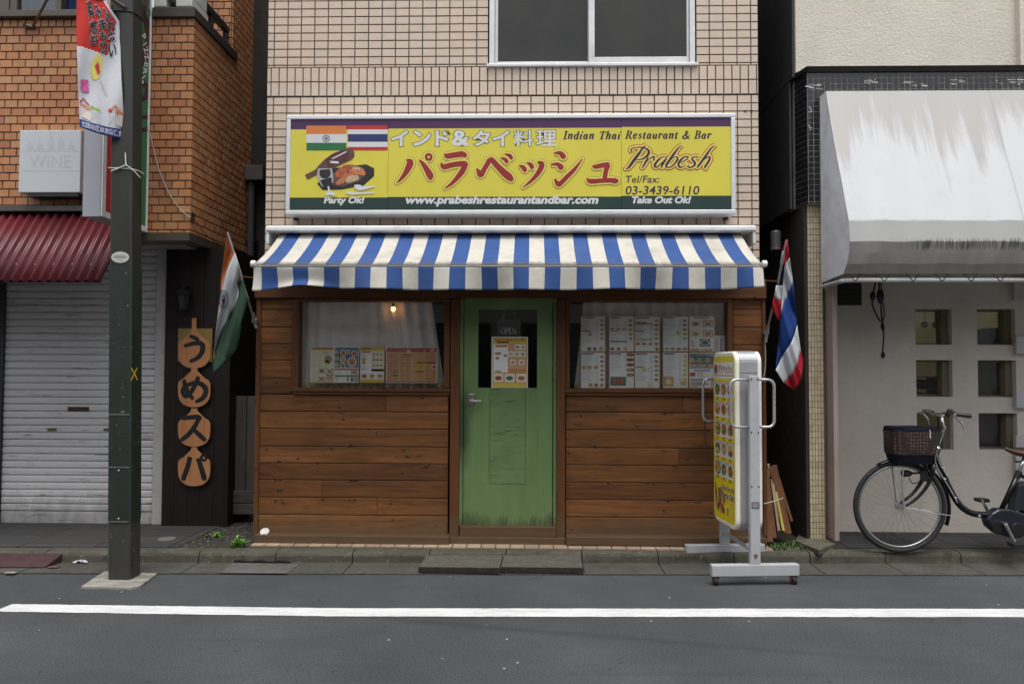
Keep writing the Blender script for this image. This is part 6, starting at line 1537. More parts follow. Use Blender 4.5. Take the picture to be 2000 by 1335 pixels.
mb.box(x0, x0+.015, yi, yi+.3, Z(1820, 790, yi), Z(1820, 732, yi)); mb.box(x1-.015, x1, yi, yi+.3, Z(1820, 790, yi), Z(1820, 732, yi)); mb.build('rack', M('grey_plastic', (.34, .34, .33), .5), rm)
mb = MB(); mb.box(x0+.02, x1-.03, yi-.02, yi+.2, Z(1820, 756, yi), Z(1820, 749, yi)); mb.box(x0+.05, x1-.05, yi-.02, yi+.2, Z(1820, 746, yi), Z(1820, 741, yi)); mb.build('tray', M('dark_tray', (.04, .045, .05), .5), rm)
for a in (1806, 1827):
    p = W(a, 633, .95); mb = MB(); mb.sphere((p.x, p.y, p.z), .036, 14); mb.tube([(p.x, p.y, p.z+.034), (p.x, p.y, 2.45)], .004, 6)
    tag(mb.build('glass_pendant', M('glossy_amber_glass', (.33, .28, .12), .04), smooth=True, org=(p.x, p.y, p.z)), 'round glass pendant lamp, ' + ('nearer the hanging plug leads' if a == 1806 else 'nearer the window edge') + ' inside the top small window', 'lamp', 'pendant lamps behind the small window')
mb = MB(); mb.box(X(1935, 700, 1.0), X(2010, 700, 1.0), 1.0, 1.3, SWZ+.02, Z(1950, 640, 1.0)); tag(mb.build('cabinet', M('dark_cabinet', (.05, .045, .045), .5), org=(X(1960, 700, 1.0), 1.15, SWZ+.02)), 'dark cabinet standing in the room behind the windows by the saddle', 'cabinet')
# vent in the lower wall, white panels along the edge
mb = MB(); mb.pb(1636, 552, 1683, 596, YL-.004, YL+.04); o = mb.build('vent', M('vent_black', (.016, .015, .014), .6), rb)
mb = MB()
for zz in (560, 569, 578, 587): mb.pb(1638, zz, 1681, zz+1.2, YL-.008, YL-.0045)
mb.build('louvre', M('vent_slat', (.03, .028, .026), .5), o)
PANW = M('white_enamel_plate', (.50, .50, .50), .4, var=.05, dirt=.2)
for k_, (a, b) in enumerate(((540, 586), (656, 691), (762, 797), (851, 874), (878, 900), (904, 940))):
    mb = MB(); mb.pb(1985 if k_ > 0 else 1981, a, 2060, b, YL-.05, YL+.001); mb.build('white_panel', PANW, rb, bevel=.006)
# ---- white fabric awning over the recess
def canopymat():
    m, nt, b = newmat('stained_white_canopy'); t = NT(nt); out = nt.nodes['Material Output']; q = t.xyz()
    s1 = t.noise(t.coord((5.5, .5, .45)), 1.0, 6, .68); s2 = t.noise(t.coord((22, 1, .8)), 1.0, 4, .6)
    zz = t.math('ADD', q['Z'], t.math('MULTIPLY', t.math('SUBTRACT', s1, .5), 2.2)); zz = t.math('ADD', zz, t.math('MULTIPLY', t.math('SUBTRACT', s2, .5), .35))
    f = t.ramp(t.math('MULTIPLY', t.math('SUBTRACT', zz, CANZ-.10), 3.2), [(.0, 0), (.55, .6), (1.0, 1)])
    c = t.mix(t.math('MULTIPLY', f, .92), (.60, .61, .62), (.445, .43, .41))
    n3 = t.noise(t.coord((3, 3, 3)), 3, 6, .6); c = t.mix(t.ramp(n3, [(.55, 0), (.8, .25)]), c, (.45, .44, .42))
    sm_ = t.math('ABSOLUTE', t.math('SUBTRACT', t.math('MODULO', t.math('ADD', q['X'], 1.21), 1.32), .66)); c = t.mix(t.ramp(sm_, [(.004, .35), (.012, 0)]), c, (.30, .30, .29))
    # grey tide band along the lower front and black mould runs beneath its seam
    zb = t.math('SUBTRACT', q['Z'], CANB); wob = t.math('MULTIPLY', t.noise(t.coord((3, 1, 1)), 1.5, 6, .7), .05)
    c = t.mix(t.ramp(t.math('ADD', zb, wob), [(.185, .8), (.20, 0)]), c, (.42, .42, .405)); c = t.mix(t.ramp(zb, [(-.006, 1), (.0, 0)]) if False else t.math('LESS_THAN', zb, -.004), c, t.mix(t.noise(t.coord((9, 1, .6)), 1.2, 5, .6), (.30, .275, .25), (.44, .42, .395)))
    drip = t.math('MULTIPLY', t.ramp(t.noise(t.coord((60, 1, 2.2)), 1.0, 5, .7), [(.42, 0), (.56, 1)]), t.ramp(t.noise(t.coord((1.4, 1, .2)), 1.3, 3), [(.42, .1), (.52, 1)]))
    drip = t.math('MULTIPLY', drip, t.ramp(q['X'], [(DRX, .12), (DRX+.02, .8)]) if False else t.math('MINIMUM', t.math('MAXIMUM', t.math('MULTIPLY', t.math('SUBTRACT', q['X'], DRX), 3.0), .10), .85))
    low = t.math('MULTIPLY', t.ramp(t.math('ABSOLUTE', t.math('ADD', t.math('ADD', zb, .02), t.math('MULTIPLY', t.math('SUBTRACT', t.noise(t.coord((70, 1, 1)), 1, 3), .5), .08))), [(.02, .95), (.045, 0)]), drip)
    c = t.mix(low, c, (.06, .062, .05))
    t.l(c, b.inputs['Base Color']); b.inputs['Roughness'].default_value = .5; b.inputs['Specular IOR Level'].default_value = .3
    t.bump(t.noise(t.coord((2.5, 2, 1.2)), 2.2, 4), b, .3, .02)
    tl = t.n('ShaderNodeBsdfTranslucent'); t.l(c, tl.inputs[0]); mx = t.n('ShaderNodeMixShader'); mx.inputs[0].default_value = .08
    t.l(b.outputs[0], mx.inputs[1]); t.l(tl.outputs[0], mx.inputs[2]); t.l(mx.outputs[0], out.inputs['Surface']); return m
YA = -.66
ax0 = X(1601, 182, -.10); ax1 = 6.2
az_t, az_f, az_b = Z(1620, 178.5, -.235)+.006, Z(1800, 431, YA), Z(1800, 471, YA-.02)
az_u, az_e = Z(1800, 536, -.50), Z(1800, 547, -.48)
wa = thing('white_fabric_awning', 'big grey stained white fabric awning below the black mosaic band', 'awning', ((ax0+3.5)/2, -.1, az_u))
CANZ = (az_f+az_t)/2 + .12 - az_u; CANB = az_b - az_u
axf = X(1640, 440, YA)
prof = [(-.10, az_t), (-.235, az_t-.006), (-.335, az_t+(az_f-az_t)*.25), (-.44, az_t+(az_f-az_t)*.50), (-.55, az_t+(az_f-az_t)*.75), (YA, az_f), (YA-.02, az_b), (YA+.004, az_b-(az_b-az_u)*.35), (YA+.04, az_b-(az_b-az_u)*.7), (YA+.10, az_u)]
mb = MB(); rows = []; nn = 60
for i, (y, z) in enumerate(prof):
    xb0 = ax0 + (axf-ax0)*0 
    rows.append([(ax0+(ax1-ax0)*j/nn, y + .005*math.sin(j*1.3+i)*(1 if 1 < i < 9 else 0), z + .003*math.sin(j*.9+i*2)*(1 if 1 < i < 9 else 0)) for j in range(nn+1)])
DRX = X(1735, 480, YA) - (ax0+3.5)/2
CAN = canopymat()
mb.grid(rows[::-1]); o = mb.build('canopy', CAN, wa, solid=.003); o.data.polygons.foreach_set('use_smooth', [True]*len(o.data.polygons))
e_ = o.modifiers.new('edges', 'EDGE_SPLIT'); e_.split_angle = R(10)
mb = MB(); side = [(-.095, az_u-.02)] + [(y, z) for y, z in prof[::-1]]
P_ = [(ax0+.002, y, z) for y, z in side]; mb.add(P_, [tuple(range(len(P_)))]); mb.build('side_panel', clothmat('canopy_side_cloth', (.90, .91, .95), .30, .6, .9, 3, dirt=.25), wa, solid=.003)  # cloth coloured paler and bluer than the front, sky light put into it
mb = MB(); TUB = M('white_tube', (.50, .50, .49), .45, dirt=.3)
mb.tube([(ax0+.01, -.10, az_u-.05), (ax0+.01, -.52, az_u-.05), (ax0+.06, -.56, az_u-.05), (ax1, -.56, az_u-.05)], .017, 8); mb.build('frame_tube', TUB, wa)
mb = MB(); x = ax0+.03; s_ = 0
while x < 4.6:
    mb.tube([(x, -.558, az_u+.004), (x-.06 if s_ % 2 else x+.05, -.582, az_u-.062)], .0035, 5); x += .11; s_ += 1
for k_ in range(7): y = -.14-.05*k_; mb.tube([(ax0+.004, y, az_u+.0), (ax0-.004, y-.02, az_u-.062)], .0035, 5)
mb.build('rope_lacing', DARKMETAL, wa)
# hanging plug leads
pl = thing('plug_leads', 'black power leads and plug dangling under the white fabric awning', 'cable', tuple(W(1715, 548, .30)))
CBL = M('black_cable', (.014, .016, .018), .5)
def lead(pts, r=.0075, y=.32): mb.tube(spline([tuple(W(a, b, y)) for a, b in pts], 5), r, 7)
mb = MB(); lead([(1712, 540), (1709, 556), (1705, 575), (1704, 595), (1712, 615), (1720, 628)]); lead([(1719, 540), (1717, 560), (1720, 580), (1721, 605), (1723, 628)]); lead([(1721, 545), (1722, 575), (1726, 600), (1727, 615), (1724, 628)], .006); lead([(1724, 628), (1726, 650), (1725, 672), (1724, 690)], .007); mb.build('cord', CBL, pl, smooth=True)
for a, b, c, d, r in ((1705, 570, 1704, 586, .026), (1719, 566, 1720, 592, .034), (1723, 630, 1725, 646, .018), (1724.5, 688, 1724.5, 699, .020)):
    mb = MB(); mb.tube([W(a, b, .315), W((a+c)/2, (b+d)/2, .31), W(c, d, .315)], [r*.6, r, r*.55], 10); mb.build('socket', CBL, pl)
mb = MB(); mb.tube([W(1722.5, 699, .315), W(1722.5, 705, .315)], .004, 6); mb.tube([W(1727, 699, .315), W(1727, 705, .315)], .004, 6); mb.build('prong', STEEL, pl)
# ================================================================== DARK ALLEY
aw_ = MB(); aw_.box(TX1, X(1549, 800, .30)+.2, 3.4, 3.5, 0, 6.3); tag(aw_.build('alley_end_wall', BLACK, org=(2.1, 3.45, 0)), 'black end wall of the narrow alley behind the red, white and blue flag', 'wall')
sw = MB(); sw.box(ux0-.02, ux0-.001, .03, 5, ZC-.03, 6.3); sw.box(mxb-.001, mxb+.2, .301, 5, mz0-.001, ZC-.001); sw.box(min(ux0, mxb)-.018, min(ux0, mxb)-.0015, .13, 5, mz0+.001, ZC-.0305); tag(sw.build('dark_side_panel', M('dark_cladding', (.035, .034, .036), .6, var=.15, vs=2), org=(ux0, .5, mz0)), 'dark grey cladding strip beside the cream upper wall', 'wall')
apx = X(1538, 700, 1.6)
ap = MB(); ap.tube([(apx, 1.6, 0), (apx, 1.6, 6.2)], .035, 10); ap.tube([(apx-.10, 1.62, 0), (apx-.10, 1.62, 6.2)], .020, 8); tag(ap.build('drainpipe', M('alley_pipe', (.055, .055, .06), .5), org=(apx, 1.6, 0)), 'grey drain pipes standing deep in the dark alley', 'pipe')
ac_ = MB(); ac_.tube(spline([tuple(W(a, b, .44)) for a, b in ((1536, 0), (1540, 80), (1530, 160), (1524, 240), (1530, 300), (1531, 360), (1529, 430))], 5), .006, 6); ac_.tube(spline([tuple(W(a, b, .44)) for a, b in ((1549, 0), (1550, 60), (1552, 110))], 5), .007, 6); tag(ac_.build('wall_cable', CBL, smooth=True, org=tuple(W(1529, 430, .44))), 'black cables running up the dark strip beside the cream wall', 'cable')
cn = thing('grey_canister', 'dull grey canister fixed in the alley above the flag tip', 'canister', tuple(W(1515, 492, .30)))
mb = MB(); p0, p1 = W(1515, 489, .3), W(1515, 451, .3); rr = .047
mb.tube([p0, p0+(p1-p0)*.06, p0+(p1-p0)*.1, p0+(p1-p0)*.92, p1], [rr*.92, rr*1.03, rr*.95, rr*.95, rr*.8], 16); mb.build('body', M('canister_grey', (.085, .083, .085), .5, dirt=.3), cn)
mb = MB(); mb.tube([(p0.x, .3, p0.z), (p0.x, .3, p0.z-.05), (p0.x+.10, .36, p0.z-.02), W(1552, 470, .42)], .006, 6); mb.build('cord', CBL, cn)
# bundle of boards
bd = thing('board_bundle', 'bundle of brown scrap boards tied with string leaning in the alley', 'boards', tuple(G(1510, 1055, SWZ)))
WD1 = woodmat('scrap_board', (.24, .105, .040), (.13, .052, .02), 'z', isl=.35, knots=False); WD2 = M('yellow_label_wood', (.40, .32, .05), .6); WD3 = M('pale_scrap_wood', (.36, .27, .19), .7)
def slab(a, b, wpx, y0, y1, th, mat, d=.03):
    """board from photo point a (foot) to b (top)"""
    p, q = W(*a, y0), W(*b, y1); wd = wpx*(p.y-CAM.y)/FPX/2; ax = (q-p).normalized(); sx = Vector((1, 0, 0)); sx = (sx-ax*sx.dot(ax)).normalized(); sy = ax.cross(sx)
    mb = MB(); vs = [c + sx*wd*i + sy*th/2*j for c in (p, q) for i, j in ((-1, -1), (1, -1), (1, 1), (-1, 1))]
    mb.add(vs, [(3, 2, 1, 0), (4, 5, 6, 7), (0, 1, 5, 4), (1, 2, 6, 5), (2, 3, 7, 6), (3, 0, 4, 7)]); mb.build('board', mat, bd, bevel=.003)
slab((1503, 1058), (1489, 905), 12, -.12, .02, .035, WD1); slab((1521, 1036), (1507, 935), 6, -.06, .05, .03, WD3); slab((1530, 1036), (1515, 960), 5, -.10, .02, .02, WD2); slab((1540, 1042), (1511, 908), 11, .0, .10, .03, WD1); slab((1546, 1018), (1521, 935), 5, .08, .16, .03, WD1); slab((1512, 1050), (1496, 915), 8, -.09, .03, .03, WD1); slab((1533, 1040), (1505, 912), 7, -.02, .06, .03, WD1); slab((1504, 930), (1500, 905), 5, .06, .06, .02, WD3)
mb = MB(); mb.tube(spline([tuple(W(a, b, y)) for a, b, y in ((1492, 983, -.16), (1505, 980, -.16), (1518, 976, -.11), (1529, 972, -.06))], 4), .004, 6); mb.build('string', M('tie_cord', (.5, .5, .42), .8), bd)
# stone block by the column foot
blk = MB(); q = [G(a, b, SWZ+.03) for a, b in ((1553, 1056), (1600, 1075), (1633, 1062), (1608, 1042), (1565, 1036))]
n = len(q); ce = sum((Vector(v) for v in q), Vector())/n
blk.add([(v.x, v.y, SWZ) for v in q] + [(v.x, v.y, SWZ+.035) for v in q] + [(ce.x, ce.y, SWZ+.05)], [(i, (i+1) % n, (i+1) % n+n, i+n) for i in range(n)] + [(i+n, (i+1) % n+n, 2*n) for i in range(n)])
tag(blk.build('concrete_block', concretemat('mossy_block', (.16, .15, .12), .8), org=(ce.x, ce.y, SWZ)), 'broken mossy concrete block at the foot of the cream mosaic column', 'block')

# loose cords on the timber corner by the flag
for lab, pts, y, r, col in (('thin white cord looping down the timber corner below the flag holder', ((1494, 668), (1495, 690), (1495, 712), (1492, 733), (1486, 747), (1480, 752)), -.15, .0045, (.42, .40, .36)),
        ('thin dark wire hanging on the boards behind the standing sign', ((1386, 760), (1378, 790), (1376, 830), (1379, 865), (1387, 885), (1398, 890)), -.135, .003, (.02, .018, .016))):
    mb = MB(); mb.tube(spline([tuple(W(a, b, y)) for a, b in pts], 5), r, 6)
    tag(mb.build('loose_cord', M('cord_sheath', col, .6), smooth=True, org=tuple(W(*pts[0], y))), lab, 'cord')
# ================================================================== BICYCLE
YB = -.33
bq_ = lambda zx, zy, y=YB: W(1600+zx*.2546, 780+zy*.2546, y)
hub = bq_(617, 817); rimr = None
ground_z = SWZ + .004
RW = hub.z - ground_z
bc = thing('bicycle', 'dark navy electric bicycle with a dotted front basket parked on the kerbside paving', 'bicycle', (hub.x, YB, ground_z))
NAVY = M('navy_gloss_paint', (.005, .005, .007), .30, var=.1, spec=.35, coat=.15); CHR = M('bike_chrome', (.62, .62, .62), .22, metal=.95, var=.05); BKP = M('bike_black_plastic', (.014, .014, .015), .45)
RIMM = M('alloy_rim', (.34, .34, .35), .35, metal=.8); SPK = M('spoke_steel', (.16, .155, .15), .5, metal=.3)
def B(mb, name, mats, par=None, **k): return mb.build(name, mats, par or bc, **k)
def circ(c, r, n=48, y=None): return [(c.x+r*math.cos(2*math.pi*i/n), c.y if y is None else y, c.z+r*math.sin(2*math.pi*i/n)) for i in range(n)]
def wheel(c):
    mb = MB(); mb.tube(circ(c, RW-.019, 64), .0195, 10, closed=True); wv = B(mb, 'wheel', RUBBER, smooth=True)
    mb = MB(); mb.tube(circ(c, RW-.046, 64), .010, 8, closed=True); B(mb, 'rim', RIMM, wv, smooth=True)
    mb = MB(); mb.tube([(c.x, c.y-.05, c.z), (c.x, c.y+.05, c.z)], .012, 10); mb.tube([(c.x, c.y-.035, c.z), (c.x, c.y-.03, c.z)], .026, 14); mb.tube([(c.x, c.y+.03, c.z), (c.x, c.y+.035, c.z)], .026, 14); mb.tube([(c.x, c.y-.065, c.z), (c.x, c.y-.05, c.z)], .014, 6); B(mb, 'hub', CHR, wv)
    mb = MB()
    for i in range(32):
        a = 2*math.pi*i/32; s = -1 if i % 2 else 1; a2 = a + (.9 if (i//2) % 2 else -.9)
        mb.tube([(c.x+.024*math.cos(a2), c.y+s*.032, c.z+.024*math.sin(a2)), (c.x+(RW-.05)*math.cos(a), c.y, c.z+(RW-.05)*math.sin(a))], .0009, 4)
    B(mb, 'spoke', SPK, wv)
wheel(hub)
rear = Vector((X(2088, 985, YB), YB, hub.z)); wheel(rear)
def arc(c, r0, r1, a0, a1, name, y=YB, wd=.027):
    mb = MB(); rows = []
    for i in range(25):
        t = i/24; a = R(a0+(a1-a0)*t); r = r0+(r1-r0)*t
        rows.append([(c.x+(r-.012*abs(q)**2)*math.cos(a), y+wd*q, c.z+(r-.012*abs(q)**2)*math.sin(a)) for q in (-1, -.6, 0, .6, 1)])
    mb.grid(rows); B(mb, name, NAVY, smooth=True, solid=.003)
arc(hub, RW+.010, RW+.035, 118, -22, 'front_mudguard'); arc(rear, RW+.02, RW+.02, 200, 20, 'rear_mudguard')
mb = MB(); p = bq_(1000, 885)
for s in (-1, 1): mb.tube([(hub.x, YB+s*.055, hub.z), (p.x, YB+s*.03, p.z)], .0028, 6)
B(mb, 'mudguard_stay', CHR)
mb = MB(); c = bq_(845, 520); f = spline([tuple(c), tuple(bq_(835, 570)), tuple(bq_(800, 655)), tuple(bq_(725, 745)), tuple(bq_(640, 805))], 5)
for s in (-1, 1): mb.tube([(x, y+s*.055, z) for x, y, z in f], [.017]*6+[.014]*6+[.012]*6+[.010]*3, 10)
mb.tube([(c.x, YB-.065, c.z), (c.x, YB+.065, c.z)], .018, 10); mb.tube([bq_(845, 525), bq_(885, 430)], .019, 10); B(mb, 'fork', NAVY, smooth=True)
mb = MB()
for s in (-1, 1): mb.tube([(bq_(600, 505).x, YB+s*.10, bq_(600, 505).z), (bq_(603, 640).x, YB+s*.07, bq_(603, 640).z), (bq_(622, 815).x, YB+s*.063, hub.z)], .006, 8)
B(mb, 'basket_stay', CHR)
mb = MB(); mb.tube([bq_(870, 480), bq_(910, 375)], .024, 12); B(mb, 'head_tube', NAVY, smooth=True)
mb = MB(); d = spline([tuple(bq_(*q)) for q in ((893, 440), (915, 505), (960, 600), (1010, 700), (1060, 785), (1115, 840), (1180, 872), (1260, 882), (1330, 880))], 5); mb.tube(d, .0245, 12); B(mb, 'frame_tube', NAVY, smooth=True)
mb = MB(); mb.tube([bq_(1395, 850), bq_(1530, 560)], .020, 12); mb.tube([bq_(1440, 900), rear], .014, 8); mb.tube([bq_(1530, 570), rear], .011, 8); B(mb, 'seat_tube', NAVY, smooth=True)
mb = MB(); mb.tube(spline([tuple(W(1600+a*.2546, 780+b*.2546, YB-.03)) for a, b in ((905, 385), (890, 470), (925, 560), (985, 655), (1040, 750), (1060, 790))], 5), .005, 6); mb.tube(spline([tuple(W(1600+a*.2546, 780+b*.2546, YB-.028)) for a, b in ((895, 395), (925, 490), (965, 560), (1000, 610))], 4), .0045, 6); B(mb, 'brake_cable', M('silver_cable', (.40, .40, .40), .35, metal=.6))
for a, b in ((950, 525), (960, 608), (1042, 752), (1225, 890)): mb = MB(); q = bq_(a, b, YB-.026); mb.tube([(q.x-.008, q.y, q.z+.004), (q.x+.008, q.y, q.z-.004)], .010, 8); B(mb, 'cable_clip', CHR)
# stem, bars, grips
mb = MB(); mb.tube([bq_(908, 380), bq_(950, 240), bq_(962, 215), bq_(945, 195), bq_(938, 130)], [.012, .012, .013, .014, .015], 10); mb.tube([bq_(900, 400), bq_(912, 360)], .020, 12); mb.sphere(tuple(bq_(938, 120)), .022, 10); B(mb, 'stem', CHR, smooth=True)
cl = bq_(940, 125); yn, yf_ = YB-.27, YB+.27
def bar(s):
    g0 = bq_(1045, 112, YB+s*.25); g1 = bq_(1168, 128, YB+s*.28)
    if s > 0: dxy = bq_(1045, 112, YB-.25) - bq_(1045, 112, YB); g0 = Vector((bq_(1045, 112, YB-.25).x, YB+.25, bq_(1045, 112, YB-.25).z)); g1 = Vector((bq_(1168, 128, YB-.28).x, YB+.28, bq_(1168, 128, YB-.28).z))
    a1 = Vector((cl.x-.03, YB+s*.05, cl.z+.01)); a2 = Vector((cl.x-.045, YB+s*.12, cl.z+.03)); a3 = Vector((cl.x-.0, YB+s*.19, cl.z+.035))
    mb = MB(); mb.tube(spline([tuple(Vector((cl.x, YB, cl.z))), tuple(a1), tuple(a2), tuple(a3), tuple(g0), tuple(g0+(g1-g0)*.2)], 5), .0112, 10); B(mb, 'handlebar', CHR, smooth=True)
    mb = MB(); mb.tube([g0+(g1-g0)*t for t in (0, .06, .5, .9, 1.0)], [.014, .0165, .0155, .0165, .012], 12); B(mb, 'grip', BKP, smooth=True)
    h = g0 + Vector((-.005, 0, -.008)); e = bq_(1108, 225, YB-.26) if s < 0 else Vector((bq_(1108, 225, YB-.26).x, YB+.26, bq_(1108, 225, YB-.26).z))
    mb = MB(); mb.box(h.x-.018, h.x+.012, h.y-.014, h.y+.014, h.z-.016, h.z+.008); mb.tube(spline([tuple(h+Vector((0, 0, -.01))), tuple(h+(e-h)*.35+Vector((.0, 0, .010))), tuple(h+(e-h)*.75+Vector((0.006, 0, .012))), tuple(e)], 5), [.008]*11+[.005]*5, 8); B(mb, 'brake_lever', CHR, smooth=False, bevel=.002)
bar(-1); bar(1)
mb = MB(); q = bq_(1005, 85, YB-.2); mb.tube([(q.x, q.y, q.z-.012), (q.x, q.y, q.z+.006), (q.x, q.y, q.z+.014)], [.024, .023, .010], 14); mb.box(q.x-.028, q.x+.02, q.y-.02, q.y+.02, q.z-.03, q.z-.0125); B(mb, 'bell', BKP, bevel=.002)
# basket: tapering rounded tub under a cloth cover
def tub(mb, z0, z1, s0, s1, m, yw0, yw1, n=40, wob=0.0, steps=4):
    """rings from height z0 to z1; s = (xleft,xright) at each end"""
    rings = []
    for k in range(steps+1):
        t = k/steps; z = z0+(z1-z0)*t; a = s0[0]+(s1[0]-s0[0])*t; b = s0[1]+(s1[1]-s0[1])*t; yw = yw0+(yw1-yw0)*t; r = []
        for i in range(n):
            an = 2*math.pi*i/n; ca, sa = math.cos(an), math.sin(an); e = .62
            r.append(((a+b)/2+(b-a)/2*math.copysign(abs(ca)**e, ca)*(1+wob*math.sin(an*7+k)), YB+yw*math.copysign(abs(sa)**e, sa)*(1+wob*math.sin(an*5+k*1.7)), z + wob*.15*math.sin(an*6+k*2)*(.3 if k in (0, steps) else 1)))
        rings.append(r+[r[0]])
    mb.grid(rings, m)
zt, z1_, z2_, zb_ = bq_(700, 212).z, bq_(700, 240).z, bq_(700, 405).z, bq_(700, 485).z
tl, tr = bq_(497, 215).x+.02, bq_(905, 215).x-.015; bl_, br_ = bq_(512, 480).x+.02, bq_(865, 480).x-.01
lx = lambda z: tl+(bl_-tl)*(zt-z)/(zt-zb_); rx = lambda z: tr+(br_-tr)*(zt-z)/(zt-zb_); yw = lambda z: .150-.02*(zt-z)/(zt-zb_)
CLN = clothmat('navy_cover_cloth', (.009, .010, .020), .05, .85, .5, 22)
def dots():
    m, nt, b = newmat('dotted_brown_cloth'); t = NT(nt)
    vo = t.n('ShaderNodeTexVoronoi'); vo.inputs['Scale'].default_value = 40; vo.inputs['Randomness'].default_value = .25; t.l(t.coord((1, 1, 1)), vo.inputs['Vector'])
    f = t.ramp(vo.outputs['Distance'], [(.30, 1), (.38, 0)]); c = t.mix(f, (.024, .013, .011), (.105, .068, .05))
    t.l(c, b.inputs['Base Color']); b.inputs['Roughness'].default_value = .85; t.bump(t.noise(t.coord((1, 1, 1.5)), 26, 3), b, .5, .01); return m
mb = MB(); tub(mb, zb_, z2_, (lx(zb_)+.02, rx(zb_)-.02), (lx(z2_), rx(z2_)), 0, yw(zb_)-.02, yw(z2_), wob=.012); tub(mb, z2_-.006, z1_+.004, (lx(z2_)-.003, rx(z2_)+.003), (lx(z1_)-.004, rx(z1_)+.004), 1, yw(z2_)+.002, yw(z1_)+.003, wob=.012, steps=6); tub(mb, z1_, zt+.004, (lx(z1_), rx(z1_)), (lx(zt)+.004, rx(zt)-.004), 0, yw(z1_), yw(zt)-.004, wob=.015)
tub(mb, zt+.004, zt-.02, (lx(zt)+.004, rx(zt)-.004), (lx(zt)+.10, rx(zt)-.10), 0, yw(zt)-.004, .04, wob=.03)
n_ = len(mb.v); tub(mb, zb_, zb_-.004, (lx(zb_)+.02, rx(zb_)-.02), (lx(zb_)+.16, rx(zb_)-.16), 0, yw(zb_)-.02, .01)
B(mb, 'basket', [CLN, dots()], smooth=True)
mb = MB(); mb.tube(spline([tuple(W(1600+a*.2546, 780+b*.2546, YB-.155)) for a, b in ((849, 232), (852, 260), (850, 280), (855, 298))], 4), .0035, 6); B(mb, 'drawstring', M('white_cord', (.6, .6, .58), .8))
mb = MB(); q = bq_(665, 565, YB+.0); mb.tube([(q.x-.03, q.y, q.z), (q.x-.027, q.y, q.z), (q.x+.02, q.y, q.z), (q.x+.045, q.y, q.z)], [.026, .028, .026, .014], 14); mb.tube([(q.x+.04, q.y, q.z), bq_(790, 560)], .008, 8); B(mb, 'headlight', BKP)
mb = MB()
mb.tube(spline([tuple(bq_(690, 600, YB-.03)), tuple(bq_(715, 640, YB-.04)), tuple(bq_(765, 630, YB-.04)), tuple(bq_(790, 580, YB-.03)), tuple(bq_(820, 500, YB-.03)), tuple(bq_(900, 380, YB-.03))], 5), .004, 6); mb.box(bq_(760, 620).x, bq_(810, 620).x, YB-.05, YB-.03, bq_(760, 620).z, bq_(760, 540).z); B(mb, 'brake_caliper', BKP)
# drive unit, cranks
ax = bq_(1378, 938)
mb = MB(); P0 = [bq_(a, b) for a, b in ((1258, 905), (1300, 860), (1350, 832), (1430, 830), (1500, 850), (1600, 880), (1640, 930), (1600, 1010), (1520, 1050), (1440, 1050), (1340, 1020), (1280, 970))]
poly = [(v.x, v.z) for v in P0][::-1]
mb.prism(poly, YB-.055, YB+.05); B(mb, 'motor_case', M('navy_case', (.012, .014, .024), .32, var=.1), bevel=.018, seg=3)
mb = MB(); q = bq_(1485, 990); mb.tube([(q.x, YB-.055, q.z), (q.x, YB-.075, q.z)], [.062, .056], 24); q2 = bq_(1335, 960); mb.tube([(q2.x, YB-.058, q2.z), (q2.x, YB-.066, q2.z)], [.05, .048], 24); B(mb, 'motor_cover', M('black_case', (.010, .010, .012), .35), bevel=.003)
def crank(s, ea, eb, pa, pb):
    y = YB+s*.085; e = bq_(ea, eb, y); mb = MB(); a0 = Vector((ax.x, y, ax.z)); mb.tube([a0, a0+(e-a0)*.5, e], [.016, .012, .011], 10); mb.tube([(ax.x, YB+s*.05, ax.z), (ax.x, y+s*.01, ax.z)], .016, 12); ck = B(mb, 'crank', CHR, bevel=.0)
    mb = MB(); p = bq_(pa, pb, y+s*.06); mb.box(p.x-.042, p.x+.042, y+s*.015, y+s*.10, p.z-.014, p.z+.014); mb.tube([(e.x, y, e.z), (p.x, y+s*.09, p.z)], .007, 6); B(mb, 'pedal', BKP, ck, bevel=.006)
crank(-1, 1500, 1090, 1510, 1112); crank(1, 1248, 768, 1245, 768)
mb = MB(); P0 = [bq_(a, b) for a, b in ((1500, 655), (1520, 640), (1620, 640), (1640, 660), (1610, 850), (1460, 845))]; mb.prism([(v.x, v.z) for v in P0][::-1], YB-.045, YB+.045); B(mb, 'battery', M('battery_black', (.016, .018, .022), .4), bevel=.010)
mb = MB(); mb.tube([bq_(1525, 575), bq_(1575, 440)], .0135, 12); B(mb, 'seat_post', CHR, smooth=True)
mb = MB(); mb.tube([bq_(1515, 600), bq_(1535, 548)], .024, 12); q = bq_(1535, 575); mb.tube([(q.x, YB-.03, q.z), (q.x+.05, YB-.03, q.z-.01)], .008, 8); B(mb, 'seat_clamp', BKP)
mb = MB(); rows = []
for i, (a, b, hw_, th) in enumerate(((1418, 366, .008, .012), (1430, 372, .022, .024), (1480, 392, .030, .034), (1540, 405, .045, .045), (1620, 400, .075, .06), (1700, 385, .10, .07), (1760, 375, .095, .06), (1775, 378, .06, .03))):
    c = bq_(a, b); rows.append([(c.x, YB+hw_*math.cos(2*math.pi*j/12), c.z-.004+th*.5*math.sin(2*math.pi*j/12)*(1 if math.sin(2*math.pi*j/12) > 0 else 1.3)) for j in range(13)])
mb.grid(rows)
mb.add([rows[0][j] for j in range(12)], [tuple(range(12))]); mb.add([rows[-1][j] for j in range(12)], [tuple(range(11, -1, -1))])
B(mb, 'saddle', M('brown_leather', (.075, .030, .022), .4, var=.2, vs=8, bump=.2), smooth=True)
